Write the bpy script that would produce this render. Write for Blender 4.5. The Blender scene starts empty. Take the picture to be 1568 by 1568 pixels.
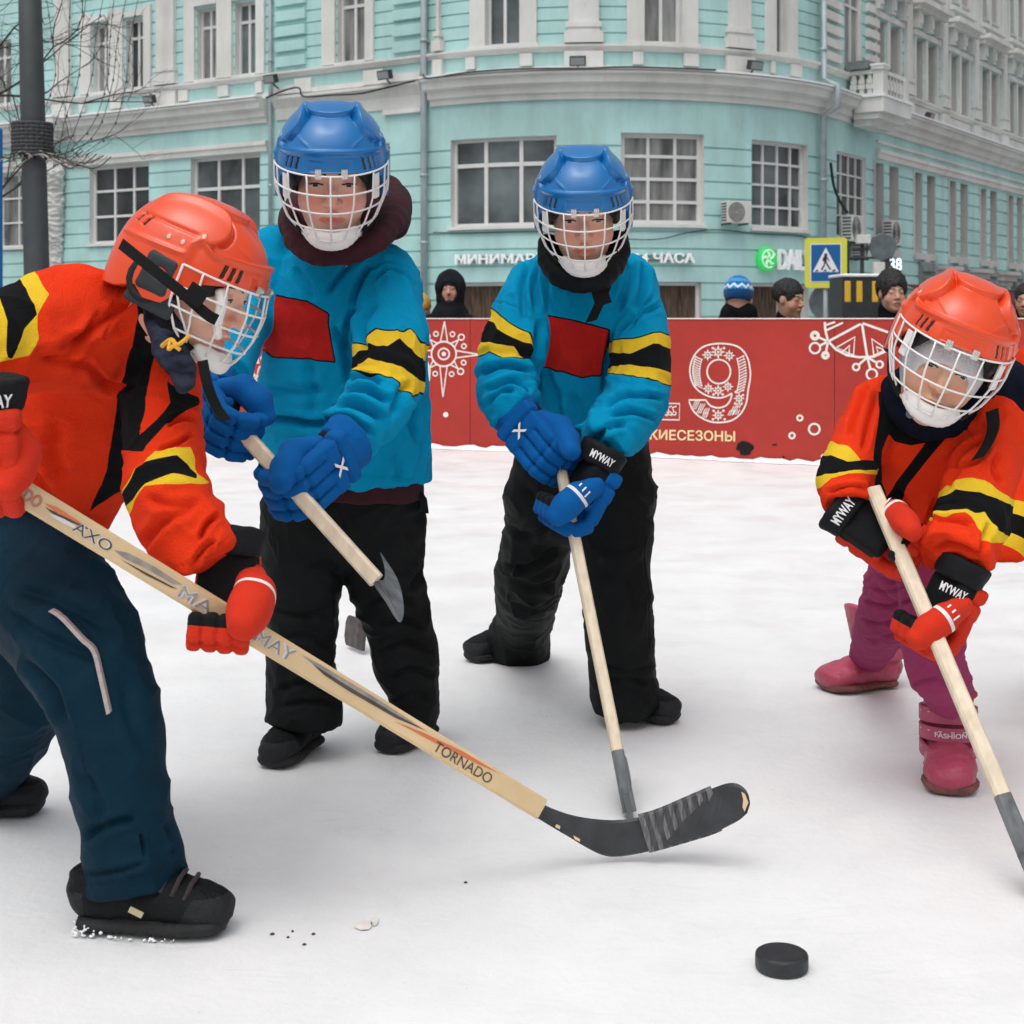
import bpy, math, random
import numpy as np
from mathutils import Vector, Matrix

# ------------------------------------------------------------------ camera, light, exposure
F, HZ, CX, CAMZ = 2352.0, 488.0, 784.0, 0.95      # focal length and horizon of the 1568 px photograph, eye height
scene = bpy.context.scene
COL = scene.collection
cam_d = bpy.data.cameras.new("camera")
cam = bpy.data.objects.new("camera", cam_d)
COL.objects.link(cam)
cam.location = (0, 0, CAMZ)
cam.rotation_euler = (math.radians(90), 0, 0)
cam_d.sensor_width = 24.0
cam_d.lens = 36.0
cam_d.shift_y = -296.0 / 1568.0
cam_d.clip_start, cam_d.clip_end = 0.05, 600
cam_d.dof.use_dof = True
cam_d.dof.focus_distance = 3.1
cam_d.dof.aperture_fstop = 9.0
scene.camera = cam

SUN_EL, SUN_ROT = math.radians(66), math.radians(205)
world = bpy.data.worlds.new("World")
scene.world = world
world.use_nodes = True
wn, wl = world.node_tree.nodes, world.node_tree.links
sky = wn.new("ShaderNodeTexSky")
sky.sky_type = 'NISHITA'
sky.sun_disc = False
sky.sun_elevation = SUN_EL
sky.sun_rotation = SUN_ROT
sky.air_density, sky.dust_density, sky.ozone_density = 1.0, 6.0, 1.0
hs = wn.new("ShaderNodeHueSaturation")
hs.inputs["Saturation"].default_value = 0.22
wl.new(sky.outputs[0], hs.inputs["Color"])
wl.new(hs.outputs[0], wn["Background"].inputs[0])
wn["Background"].inputs[1].default_value = 0.14
sun_d = bpy.data.lights.new("sun", 'SUN')
sun_d.energy = 0.7
sun_d.angle = math.radians(80)
sun_d.color = (1.0, 0.97, 0.93)
sun = bpy.data.objects.new("sun", sun_d)
COL.objects.link(sun)
# sun azimuth: rotation 0 = +Y, clockwise; the lamp's -Z points away from the sun
_az = SUN_ROT
_sd = Vector((math.sin(_az) * math.cos(SUN_EL), math.cos(_az) * math.cos(SUN_EL), math.sin(SUN_EL)))
sun.rotation_euler = _sd.to_track_quat('Z', 'Y').to_euler()
scene.view_settings.view_transform = 'Standard'
scene.view_settings.look = 'None'
scene.view_settings.exposure = 0.10
scene.view_settings.gamma = 1.0
try:
    scene.cycles.max_bounces = 6
    scene.cycles.use_denoising = True
except Exception:
    pass

# ------------------------------------------------------------------ helpers
RNG = random.Random(7)


def P(px, py, Y):
    return np.array([(px - CX) / F * Y, Y, CAMZ - (py - HZ) / F * Y])


def ground_y(py, z=0.0):
    """depth of a point on the level z that the photograph shows at row py"""
    return F * (CAMZ - z) / (py - HZ)


def V3(a):
    return np.asarray(a, dtype=float)


def unit(a):
    a = V3(a)
    return a / max(1e-9, np.linalg.norm(a))


def tag(o, label=None, cat=None, group=None, kind=None):
    if label:
        o["label"] = label
    if cat:
        o["category"] = cat
    if group:
        o["group"] = group
    if kind:
        o["kind"] = kind
    return o


def empty(name, loc, label, cat, group=None):
    o = bpy.data.objects.new(name, None)
    o.empty_display_size = 0.1
    COL.objects.link(o)
    o.location = [float(v) for v in loc]
    return tag(o, label, cat, group)


def link_mesh(name, verts, faces, mats, parent=None, smooth=False, attrs=None, midx=None):
    """one mesh object in world coordinates, parented without moving"""
    me = bpy.data.meshes.new(name)
    if isinstance(verts, np.ndarray) and isinstance(faces, np.ndarray):
        nv, nf, k = len(verts), len(faces), faces.shape[1]
        me.vertices.add(nv)
        me.vertices.foreach_set("co", np.ascontiguousarray(verts, dtype=np.float32).ravel())
        me.loops.add(nf * k)
        me.loops.foreach_set("vertex_index", np.ascontiguousarray(faces, dtype=np.int32).ravel())
        me.polygons.add(nf)
        me.polygons.foreach_set("loop_start", np.arange(0, nf * k, k, dtype=np.int32))
        me.update(calc_edges=True)
        me.validate()
    else:
        me.from_pydata([tuple(map(float, v)) for v in verts], [], [tuple(f) for f in faces])
        me.update()
    if attrs:
        for k_, a in attrs.items():
            at = me.attributes.new(k_, 'FLOAT', 'POINT')
            at.data.foreach_set("value", np.ascontiguousarray(a, dtype=np.float32))
    if not isinstance(mats, (list, tuple)):
        mats = [mats]
    for m in mats:
        me.materials.append(m)
    if midx is not None:
        me.polygons.foreach_set("material_index", np.asarray(midx, dtype=np.int32))
    if smooth:
        me.polygons.foreach_set("use_smooth", np.ones(len(me.polygons), dtype=bool))
    o = bpy.data.objects.new(name, me)
    COL.objects.link(o)
    if parent is not None:
        set_parent(o, parent)
    return o


def world_of(o):
    m = Matrix.Translation(o.location) @ o.rotation_euler.to_matrix().to_4x4()
    return (world_of(o.parent) @ o.matrix_parent_inverse @ m) if o.parent else m


def set_parent(o, parent):
    o.parent = parent
    o.matrix_parent_inverse = world_of(parent).inverted()


class MB:
    """collects boxes, tubes and quads; build() links them as one mesh object"""

    def __init__(self):
        self.v, self.f, self.m = [], [], []

    def add(self, verts, faces, mi=0):
        b = len(self.v)
        self.v += [tuple(map(float, p)) for p in verts]
        self.f += [tuple(b + i for i in f) for f in faces]
        self.m += [mi] * len(faces)

    def quad(self, a, b, c, d, mi=0):
        self.add([a, b, c, d], [(0, 1, 2, 3)], mi)

    def box(self, c, ax, ay, az, mi=0):
        """box with centre c and half-axis vectors"""
        c, ax, ay, az = map(V3, (c, ax, ay, az))
        vs = [c + sx * ax + sy * ay + sz * az for sz in (-1, 1) for sy in (-1, 1) for sx in (-1, 1)]
        self.add(vs, [(0, 2, 3, 1), (4, 5, 7, 6), (0, 1, 5, 4), (2, 6, 7, 3), (0, 4, 6, 2), (1, 3, 7, 5)], mi)

    def bbox(self, x0, x1, y0, y1, z0, z1, mi=0):
        self.box(((x0 + x1) / 2, (y0 + y1) / 2, (z0 + z1) / 2), ((x1 - x0) / 2, 0, 0), (0, (y1 - y0) / 2, 0), (0, 0, (z1 - z0) / 2), mi)

    def tube(self, pts, r, n=8, mi=0, cap=True, closed=False):
        pts = [V3(p) for p in pts]
        rs = r if isinstance(r, (list, tuple, np.ndarray)) else [r] * len(pts)
        N = len(pts)
        ref = None
        rings = []
        for i in range(N):
            a = pts[i - 1] if (i > 0 or closed) else pts[i]
            b = pts[(i + 1) % N] if (i < N - 1 or closed) else pts[i]
            t = unit(b - a)
            if ref is None:
                ref = unit(np.cross(t, (0, 0, 1) if abs(t[2]) < .9 else (1, 0, 0)))
            ref = unit(ref - t * np.dot(ref, t))
            o = np.cross(t, ref)
            rings.append([pts[i] + rs[i] * (math.cos(2 * math.pi * k / n) * ref + math.sin(2 * math.pi * k / n) * o) for k in range(n)])
        vs = [p for ring in rings for p in ring]
        fs = []
        for i in range(N if closed else N - 1):
            j = (i + 1) % N
            for k in range(n):
                fs.append((i * n + k, i * n + (k + 1) % n, j * n + (k + 1) % n, j * n + k))
        if cap and not closed:
            fs.append(tuple(range(n - 1, -1, -1)))
            fs.append(tuple((N - 1) * n + k for k in range(n)))
        self.add(vs, fs, mi)

    def strip(self, pts, wvec, tvec, w, t, mi=0):
        """flat strap along pts: width vector(s) wvec, thickness vector(s) tvec"""
        pts = [V3(p) for p in pts]
        N = len(pts)
        W = wvec if isinstance(wvec, list) else [wvec] * N
        T = tvec if isinstance(tvec, list) else [tvec] * N
        ws = w if isinstance(w, (list, tuple)) else [w] * N
        vs, fs = [], []
        for i in range(N):
            a, b = unit(W[i]) * ws[i] / 2, unit(T[i]) * t / 2
            vs += [pts[i] - a - b, pts[i] + a - b, pts[i] + a + b, pts[i] - a + b]
        for i in range(N - 1):
            for k in range(4):
                fs.append((i * 4 + k, i * 4 + (k + 1) % 4, i * 4 + 4 + (k + 1) % 4, i * 4 + 4 + k))
        fs += [(3, 2, 1, 0), tuple(4 * (N - 1) + k for k in range(4))]
        self.add(vs, fs, mi)

    def lathe(self, c, axis, prof, n=24, mi=0):
        """prof: (radius, height along axis) pairs"""
        c, az = V3(c), unit(axis)
        ax = unit(np.cross(az, (0, 1, 0) if abs(az[1]) < .9 else (1, 0, 0)))
        ay = np.cross(az, ax)
        vs, fs = [], []
        for r, h in prof:
            vs += [c + az * h + r * (math.cos(2 * math.pi * k / n) * ax + math.sin(2 * math.pi * k / n) * ay) for k in range(n)]
        for i in range(len(prof) - 1):
            for k in range(n):
                fs.append((i * n + k, i * n + (k + 1) % n, (i + 1) * n + (k + 1) % n, (i + 1) * n + k))
        fs += [tuple(range(n - 1, -1, -1)), tuple((len(prof) - 1) * n + k for k in range(n))]
        self.add(vs, fs, mi)

    def build(self, name, mats, parent=None, smooth=False, bevel=0.0):
        o = link_mesh(name, self.v, self.f, mats, parent, smooth, midx=self.m)
        if bevel:
            md = o.modifiers.new("bevel", 'BEVEL')
            md.width, md.segments, md.limit_method = bevel, 2, 'ANGLE'
        return o


# ------------------------------------------------------------------ materials
MATS = {}


def mat(name, col, rough=0.6, metal=0.0, var=0.0, vscale=8.0, bump=0.0, bscale=60.0, col2=None, spec=0.5, coat=0.0, sheen=0.0,
        emit=None, stretch=None, sss=0.0, dirt=None):
    if name in MATS:
        return MATS[name]
    m = bpy.data.materials.new(name)
    m.use_nodes = True
    nt = m.node_tree
    b = nt.nodes["Principled BSDF"]
    b.inputs["Roughness"].default_value = rough
    b.inputs["Metallic"].default_value = metal
    b.inputs["Specular IOR Level"].default_value = spec
    b.inputs["Coat Weight"].default_value = coat
    b.inputs["Coat Roughness"].default_value = 0.15
    b.inputs["Sheen Weight"].default_value = sheen
    if sss:
        b.inputs["Subsurface Weight"].default_value = sss
        b.inputs["Subsurface Radius"].default_value = (0.012, 0.005, 0.003)
        b.inputs["Subsurface Scale"].default_value = 1.0
    b.inputs["Base Color"].default_value = (*col, 1)
    tc = nt.nodes.new("ShaderNodeTexCoord")
    src = tc.outputs["Object"]
    if stretch:
        mp = nt.nodes.new("ShaderNodeMapping")
        mp.inputs["Scale"].default_value = stretch
        nt.links.new(src, mp.inputs[0])
        src = mp.outputs[0]
    m["src"] = 1
    if var or col2:
        n = nt.nodes.new("ShaderNodeTexNoise")
        n.inputs["Scale"].default_value = vscale
        n.inputs["Detail"].default_value = 5
        nt.links.new(src, n.inputs["Vector"])
        r = nt.nodes.new("ShaderNodeValToRGB")
        c2 = col2 or tuple(min(1, c * (1 + var)) for c in col)
        c1 = col if col2 else tuple(c * (1 - var) for c in col)
        r.color_ramp.elements[0].position, r.color_ramp.elements[1].position = 0.32, 0.68
        r.color_ramp.elements[0].color, r.color_ramp.elements[1].color = (*c1, 1), (*c2, 1)
        nt.links.new(n.outputs["Fac"], r.inputs[0])
        nt.links.new(r.outputs[0], b.inputs["Base Color"])
    if bump:
        n2 = nt.nodes.new("ShaderNodeTexNoise")
        n2.inputs["Scale"].default_value = bscale
        n2.inputs["Detail"].default_value = 4
        nt.links.new(src, n2.inputs["Vector"])
        bp = nt.nodes.new("ShaderNodeBump")
        bp.inputs["Strength"].default_value = bump
        bp.inputs["Distance"].default_value = 0.01
        nt.links.new(n2.outputs["Fac"], bp.inputs["Height"])
        nt.links.new(bp.outputs[0], b.inputs["Normal"])
    if emit:
        b.inputs["Emission Color"].default_value = (*emit[:3], 1)
        b.inputs["Emission Strength"].default_value = emit[3]
    MATS[name] = m
    return m


def layer_mat(name, base, layers, rough=0.85, sheen=0.15, bump=0.25, bscale=900.0, var=0.06, coat=0.0, spec=0.3, sss=0.0, soft=0.0, big=0.0):
    """cloth or plastic whose printed colours follow per-vertex distance attributes: (attribute, colour) painted where attribute > 0"""
    m = mat(name, base, rough, var=var, vscale=14, bump=bump, bscale=bscale, sheen=sheen, coat=coat, spec=spec, sss=sss)
    nt = m.node_tree
    b = nt.nodes["Principled BSDF"]
    src = b.inputs["Base Color"].links[0].from_socket if b.inputs["Base Color"].links else None
    for at, col in layers:
        an = nt.nodes.new("ShaderNodeAttribute")
        an.attribute_name = at
        if soft:
            g = nt.nodes.new("ShaderNodeMapRange")
            g.inputs["From Min"].default_value, g.inputs["From Max"].default_value = 0.0, 1.0
            nt.links.new(an.outputs["Fac"], g.inputs[0])
        else:
            g = nt.nodes.new("ShaderNodeMath")
            g.operation = 'GREATER_THAN'
            g.inputs[1].default_value = 0.0
            nt.links.new(an.outputs["Fac"], g.inputs[0])
        mx = nt.nodes.new("ShaderNodeMix")
        mx.data_type = 'RGBA'
        nt.links.new(g.outputs[0], mx.inputs["Factor"])
        if src is not None:
            nt.links.new(src, mx.inputs["A"])
        else:
            mx.inputs["A"].default_value = (*base, 1)
        mx.inputs["B"].default_value = (*col, 1)
        src = mx.outputs["Result"]
    nt.links.new(src, b.inputs["Base Color"])
    return m


def text2d(s, bold=0.0, size=1.0, spacing=1.0):
    """2-D outline mesh of a word: (verts Nx2, triangles), left aligned on the baseline"""
    cu = bpy.data.curves.new("lettering", 'FONT')
    cu.body = s
    cu.size = size
    cu.offset = bold
    cu.space_character = spacing
    cu.resolution_u = 4
    ob = bpy.data.objects.new("lettering", cu)
    COL.objects.link(ob)
    dg = bpy.context.evaluated_depsgraph_get()
    me = bpy.data.meshes.new_from_object(ob.evaluated_get(dg))
    vs = np.array([v.co[:2] for v in me.vertices]).reshape(-1, 2)
    fs = [tuple(p.vertices) for p in me.polygons]
    bpy.data.objects.remove(ob)
    bpy.data.curves.remove(cu)
    bpy.data.meshes.remove(me)
    return vs, fs


def text_on(mb, s, fn, width=None, height=None, bold=0.0, mi=0, thick=0.0, fnt=None):
    """write s with fn(u, v) -> 3-D point; u in [0,width], v in [0,height]; thick: fn(u,v,d) extruded"""
    vs, fs = text2d(s, bold)
    lo, hi = vs.min(0), vs.max(0)
    q = (vs - lo) / (hi - lo)
    q[:, 0] *= width
    q[:, 1] *= height
    if not thick:
        mb.add([fn(u, v) for u, v in q], fs, mi)
        return
    front = [fn(u, v, thick) for u, v in q]
    back = [fn(u, v, 0.0) for u, v in q]
    n = len(q)
    ec = {}
    for f in fs:
        for i in range(len(f)):
            e = (f[i], f[(i + 1) % len(f)])
            ec[e] = ec.get(e, 0) + 1
    side = [(a, b, b + n, a + n) for (a, b) in ec if (b, a) not in ec]
    mb.add(front + back, fs + side, mi)
# ------------------------------------------------------------------ ground
STREET_Z = -0.55
ice_m = mat("ice", (.80, .815, .83), rough=0.5, var=0.0, spec=0.35)
nt = ice_m.node_tree
b = nt.nodes["Principled BSDF"]
tc = nt.nodes.new("ShaderNodeTexCoord")


def _noise(scale, detail=6, rough=0.6, vec=None):
    n = nt.nodes.new("ShaderNodeTexNoise")
    n.inputs["Scale"].default_value, n.inputs["Detail"].default_value = scale, detail
    n.inputs["Roughness"].default_value = rough
    nt.links.new(vec or tc.outputs["Object"], n.inputs["Vector"])
    return n


def _ramp(fac, p0, c0, p1, c1):
    r = nt.nodes.new("ShaderNodeValToRGB")
    r.color_ramp.elements[0].position, r.color_ramp.elements[1].position = p0, p1
    r.color_ramp.elements[0].color, r.color_ramp.elements[1].color = (*c0, 1), (*c1, 1)
    nt.links.new(fac, r.inputs[0])
    return r


def _mul(a, c):
    x = nt.nodes.new("ShaderNodeMix")
    x.data_type, x.blend_type = 'RGBA', 'MULTIPLY'
    x.inputs["Factor"].default_value = 1
    nt.links.new(a, x.inputs["A"])
    nt.links.new(c, x.inputs["B"])
    return x.outputs["Result"]


big = _ramp(_noise(0.9, 4).outputs["Fac"], .3, (.765, .782, .79), .7, (.805, .81, .81))
mid = _ramp(_noise(9, 7, .7).outputs["Fac"], .28, (.945, .95, .957), .55, (1, 1, 1))
spk = _ramp(_noise(120, 3, .6).outputs["Fac"], .255, (.78, .76, .72), .30, (1, 1, 1))
mp = nt.nodes.new("ShaderNodeMapping")
mp.inputs["Scale"].default_value = (3.0, 30.0, 1)
mp.inputs["Rotation"].default_value = (0, 0, .6)
nt.links.new(tc.outputs["Object"], mp.inputs[0])
scr = _ramp(_noise(2.2, 9, .75, mp.outputs[0]).outputs["Fac"], .30, (.86, .875, .89), .38, (1, 1, 1))
mp2 = nt.nodes.new("ShaderNodeMapping")
mp2.inputs["Scale"].default_value = (26.0, 2.6, 1)
mp2.inputs["Rotation"].default_value = (0, 0, -.5)
nt.links.new(tc.outputs["Object"], mp2.inputs[0])
scr2 = _ramp(_noise(2.0, 9, .75, mp2.outputs[0]).outputs["Fac"], .29, (.87, .88, .89), .36, (1, 1, 1))
# scrape lines: thin curved marks left by boots and blades
def scrapes(rot, sc, wid, dark):
    m_ = nt.nodes.new("ShaderNodeMapping")
    m_.inputs["Scale"].default_value = sc
    m_.inputs["Rotation"].default_value = (0, 0, rot)
    nt.links.new(tc.outputs["Object"], m_.inputs[0])
    n1 = _noise(1.0, 2, .45, m_.outputs[0])
    a_ = nt.nodes.new("ShaderNodeMath")
    a_.operation = 'SUBTRACT'
    a_.inputs[1].default_value = .5
    nt.links.new(n1.outputs["Fac"], a_.inputs[0])
    c_ = nt.nodes.new("ShaderNodeMath")
    c_.operation = 'ABSOLUTE'
    nt.links.new(a_.outputs[0], c_.inputs[0])
    gate = _ramp(_noise(2.3, 3, .5).outputs["Fac"], .48, (0,) * 3, .58, (1,) * 3)
    line = _ramp(c_.outputs[0], wid * .3, (dark, dark * 1.01, dark * 1.02), wid, (1, 1, 1))
    x_ = nt.nodes.new("ShaderNodeMix")
    x_.data_type = 'RGBA'
    nt.links.new(gate.outputs[0], x_.inputs["Factor"])
    x_.inputs["A"].default_value = (1, 1, 1, 1)
    nt.links.new(line.outputs[0], x_.inputs["B"])
    return x_.outputs["Result"]


_sc = _mul(_mul(scrapes(.5, (1.4, 7.0, 1), .006, .955), scrapes(-.8, (1.1, 9.0, 1), .005, .96)), scrapes(1.9, (2.2, 12.0, 1), .006, .96))
dirt = _ramp(_noise(1.3, 8, .8).outputs["Fac"], .30, (.93, .925, .91), .40, (1, 1, 1))
_sc = _mul(_sc, dirt.outputs[0])
nt.links.new(_mul(_sc, _mul(_mul(_mul(_mul(big.outputs[0], mid.outputs[0]), spk.outputs[0]), scr.outputs[0]), scr2.outputs[0])), b.inputs["Base Color"])
bn = nt.nodes.new("ShaderNodeBump")
bn.inputs["Strength"].default_value, bn.inputs["Distance"].default_value = 0.22, 0.01
nt.links.new(_noise(45, 8, .7).outputs["Fac"], bn.inputs["Height"])
nt.links.new(bn.outputs[0], b.inputs["Normal"])
rr = _ramp(_noise(3.5, 5).outputs["Fac"], .35, (.32,) * 3, .65, (.62,) * 3)
nt.links.new(rr.outputs[0], b.inputs["Roughness"])

asphalt = mat("asphalt", (.055, .056, .058), .85, var=.25, vscale=3, bump=.3, bscale=80)
pale_street = mat("street_snow_bounce", (.24, .245, .25), .8, col2=(.36, .365, .37), vscale=.4, bump=.3, bscale=20)  # unseen street, snow cover kept pale to bounce light onto the building
snow_m = mat("snow", (.82, .84, .86), .7, var=.06, vscale=20, bump=.6, bscale=30)

g = MB()
g.quad((-220, -220, STREET_Z), (220, -220, STREET_Z), (220, 260, STREET_Z), (-220, 260, STREET_Z))
tag(g.build("street", pale_street), kind="structure")

# ------------------------------------------------------------------ board plan (depth of the rink board along the picture)
_bp = [(-6.2, 12.45), (-4.4, 11.55), (-2.62, 10.60), (-.62, 9.52), (.97, 8.86), (2.0, 8.42), (3.19, 8.18), (4.4, 8.12), (5.6, 8.15)]
BPTS = np.array([(x * 1.2, y * 1.2) if False else (x, y) for x, y in _bp])
# depths follow the focal length: rescale so that the foot of the board lands on the photographed rows
_rows = {-1: (301, 664), 0: (660, 685.5), 1: (1000, 699.5), 2: (1255, 711.5), 3: (1555, 716.5)}
_q = []
for k in sorted(_rows):
    px, py = _rows[k]
    Y = ground_y(py)
    _q.append(((px - CX) / F * Y, Y))
q0, q1, q2, q3, q4 = [np.array(v) for v in _q]
BPTS = np.array([q0 + (q0 - q1) * 1.6, q0 + (q0 - q1) * .8, q0, q1, q2, q3, q4, q4 + (q4 - q3) * .9 + (0, .1), q4 + (q4 - q3) * 1.9 + (0, .35)])


def smooth_poly(pts, n=6):
    out = []
    pts = np.asarray(pts, float)
    N = len(pts)
    for i in range(N - 1):
        p0, p1, p2, p3 = pts[max(i - 1, 0)], pts[i], pts[i + 1], pts[min(i + 2, N - 1)]
        for t in np.linspace(0, 1, n, endpoint=False):
            out.append(.5 * ((2 * p1) + (-p0 + p2) * t + (2 * p0 - 5 * p1 + 4 * p2 - p3) * t * t + (-p0 + 3 * p1 - 3 * p2 + p3) * t ** 3))
    out.append(pts[-1])
    return np.array(out)


BLINE = smooth_poly(BPTS, 8)
BS = np.concatenate([[0], np.cumsum(np.linalg.norm(np.diff(BLINE, axis=0), axis=1))])
BH = 0.947


def bpt(s, z, d=0.0):
    x, y = np.interp(s, BS, BLINE[:, 0]), np.interp(s, BS, BLINE[:, 1])
    x1, y1 = np.interp(s + .02, BS, BLINE[:, 0]), np.interp(s + .02, BS, BLINE[:, 1])
    x0, y0 = np.interp(s - .02, BS, BLINE[:, 0]), np.interp(s - .02, BS, BLINE[:, 1])
    t = unit((x1 - x0, y1 - y0, 0))
    n = np.array((t[1], -t[0], 0))
    return np.array((x, y, z)) + n * d


_bpx = CX + BLINE[:, 0] / BLINE[:, 1] * F


def px2b(px, py):
    """picture point -> (s, z) on the board face"""
    s = np.interp(px, _bpx, BS)
    Y = np.interp(s, BS, BLINE[:, 1])
    return s, CAMZ - (py - HZ) / F * Y


# the ice sheet ends at the board
ice = MB()
front = [(-9, -3.5), (9, -3.5)]
edge = [tuple(bpt(s, 0, -.06)[:2]) for s in np.linspace(0, BS[-1], 40)]
poly = [(-9, -3.5, 0)] + [(9, -3.5, 0)] + [(9, 7.6, 0)] + [(x, y, 0) for x, y in reversed(edge)] + [(-9, edge[0][1], 0)]
ice.add(poly, [tuple(range(len(poly)))])
low = [(x, y, STREET_Z + .001) for x, y, z in poly]
n_ = len(poly)
ice.add(poly + low, [(i, i + n_, (i + 1) % n_ + n_, (i + 1) % n_) for i in range(n_)])
tag(ice.build("ice_rink", ice_m), kind="structure")

red_m = mat("board_red", (.365, .021, .0125), .45, var=.08, vscale=1.6, bump=.04, bscale=10)
nt = red_m.node_tree
b = nt.nodes["Principled BSDF"]
tc = nt.nodes.new("ShaderNodeTexCoord")
grime = _ramp(_noise(7, 8, .75).outputs["Fac"], .38, (1, 1, 1), .62, (1.10, 1.18, 1.2))
nt.links.new(_mul(b.inputs["Base Color"].links[0].from_socket, grime.outputs[0]), b.inputs["Base Color"])
white_print = mat("printed_white", (.80, .74, .70), .5, var=.06, vscale=30)
cream_print = mat("printed_cream", (.83, .66, .36), .5, var=.05, vscale=30)
hole_m = mat("torn_hole", (.004, .004, .004), .95)
board = empty("rink_board", bpt(BS[-1] / 2, 0), "long red rink board printed with white snowflakes, a large 9 and cream lettering", "rink board")
SEAMS = [0, px2b(250, 600)[0], px2b(660 + 60, 600)[0], px2b(1278, 600)[0], px2b(1640, 600)[0], BS[-1]]


def along(s0, s1, step=.12):
    return np.linspace(s0, s1, max(2, int((s1 - s0) / step) + 1))


for i in range(len(SEAMS) - 1):
    mb = MB()
    ss = along(SEAMS[i] + .002, SEAMS[i + 1] - .002)
    for a, c in zip(ss[:-1], ss[1:]):
        mb.quad(bpt(a, 0), bpt(c, 0), bpt(c, BH), bpt(a, BH))
        mb.quad(bpt(a, BH), bpt(c, BH), bpt(c, BH, -.035), bpt(a, BH, -.035))
        mb.quad(bpt(c, 0, -.035), bpt(a, 0, -.035), bpt(a, BH, -.035), bpt(c, BH, -.035))
    for a in (ss[0], ss[-1]):
        mb.quad(bpt(a, 0), bpt(a, BH), bpt(a, BH, -.035), bpt(a, 0, -.035))
    mb.build("panel", red_m, board)
cap = MB()
ss = along(0, BS[-1])
for a, c in zip(ss[:-1], ss[1:]):
    cap.quad(bpt(a, BH + .001, .008), bpt(c, BH + .001, .008), bpt(c, BH + .007, .004), bpt(a, BH + .007, .004))
    cap.quad(bpt(a, BH + .007, .004), bpt(c, BH + .007, .004), bpt(c, BH + .007, -.042), bpt(a, BH + .007, -.042))
    cap.quad(bpt(c, BH + .001, -.042), bpt(a, BH + .001, -.042), bpt(a, BH + .007, -.042), bpt(c, BH + .007, -.042))
cap.build("top_trim", mat("board_trim", (.74, .66, .64), .5), board)


class Print:
    """white artwork drawn on the board in picture coordinates of the panel"""

    def __init__(self, d=.003):
        self.mb, self.d = MB(), d

    def line(self, pts, w=3.0, closed=False):
        q = [np.array(px2b(*p)) for p in pts]
        if closed:
            q.append(q[0])
        q = [p for i, p in enumerate(q) if i == 0 or np.linalg.norm(p - q[i - 1]) > 1e-5]
        ww = w / 240.0 / 2
        L, R = [], []
        for i, p in enumerate(q):
            if closed:
                a, c = (q[i - 1] if i > 0 else q[-2]), (q[i + 1] if i < len(q) - 1 else q[1])
            else:
                a, c = q[max(i - 1, 0)], q[min(i + 1, len(q) - 1)]
            t = (c - a) / max(1e-9, np.linalg.norm(c - a))
            n = np.array((-t[1], t[0]))
            L.append(p + n * ww)
            R.append(p - n * ww)
        vs = [bpt(s, min(z, BH - .004), self.d) for s, z in L + R]
        k = len(q)
        self.mb.add(vs, [(i, i + k, i + 1 + k, i + 1) for i in range(k - 1)])

    def ring(self, cx, cy, r, w=3.0, ry=None):
        ry = ry or r
        self.line([(cx + r * math.cos(a), cy + ry * math.sin(a)) for a in np.linspace(0, 2 * math.pi, 25)[:-1]], w, True)

    def dot(self, cx, cy, r, n=14):
        self.fill([(cx + r * math.cos(a), cy + r * math.sin(a)) for a in np.linspace(0, 2 * math.pi, n + 1)[:-1]])

    def fill(self, pts):
        vs = [bpt(s, min(z, BH - .004), self.d) for s, z in (px2b(*p) for p in pts)]
        self.mb.add(vs, [tuple(range(len(vs)))[::-1]])

    def word(self, s, x, y, w, h, bold=.02, skew=0.0, slope=0.0):
        text_on(self.mb, s, lambda u, v: bpt(*px2b(x + u + skew * v, y - v + slope * u), self.d), w, h, bold)


pr = Print()
# the sun-like star
sx, sy = 680, 542
pr.ring(sx, sy, 19, 3.2)
pr.ring(sx, sy, 8.5, 3)
pr.dot(sx, sy, 3.5)
for k in range(8):
    a = k * math.pi / 4 + .02
    big_ = k % 2 == 0
    L = 56 if k in (0,) else (66 if k == 2 else 50)
    c_, s_ = math.cos(a), math.sin(a)
    if big_:
        for sg in (-1, 1):
            pr.line([(sx + 19 * math.cos(a + sg * .3), sy + 19 * math.sin(a + sg * .3)), (sx + L * c_, sy + L * s_)], 2.4)
    else:
        for sg in (-1, 1):
            pr.line([(sx + 19 * math.cos(a + sg * .22), sy + 19 * math.sin(a + sg * .22)), (sx + 31 * c_, sy + 31 * s_)], 2.4)
        pr.ring(sx + 37 * c_, sy + 37 * s_, 4.5, 2.6)
    a2 = a + math.pi / 8
    pr.ring(sx + 33 * math.cos(a2), sy + 33 * math.sin(a2), 3.5, 2.4)
pr.mb.build("printed_star", white_print, board)
pr = Print()
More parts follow.
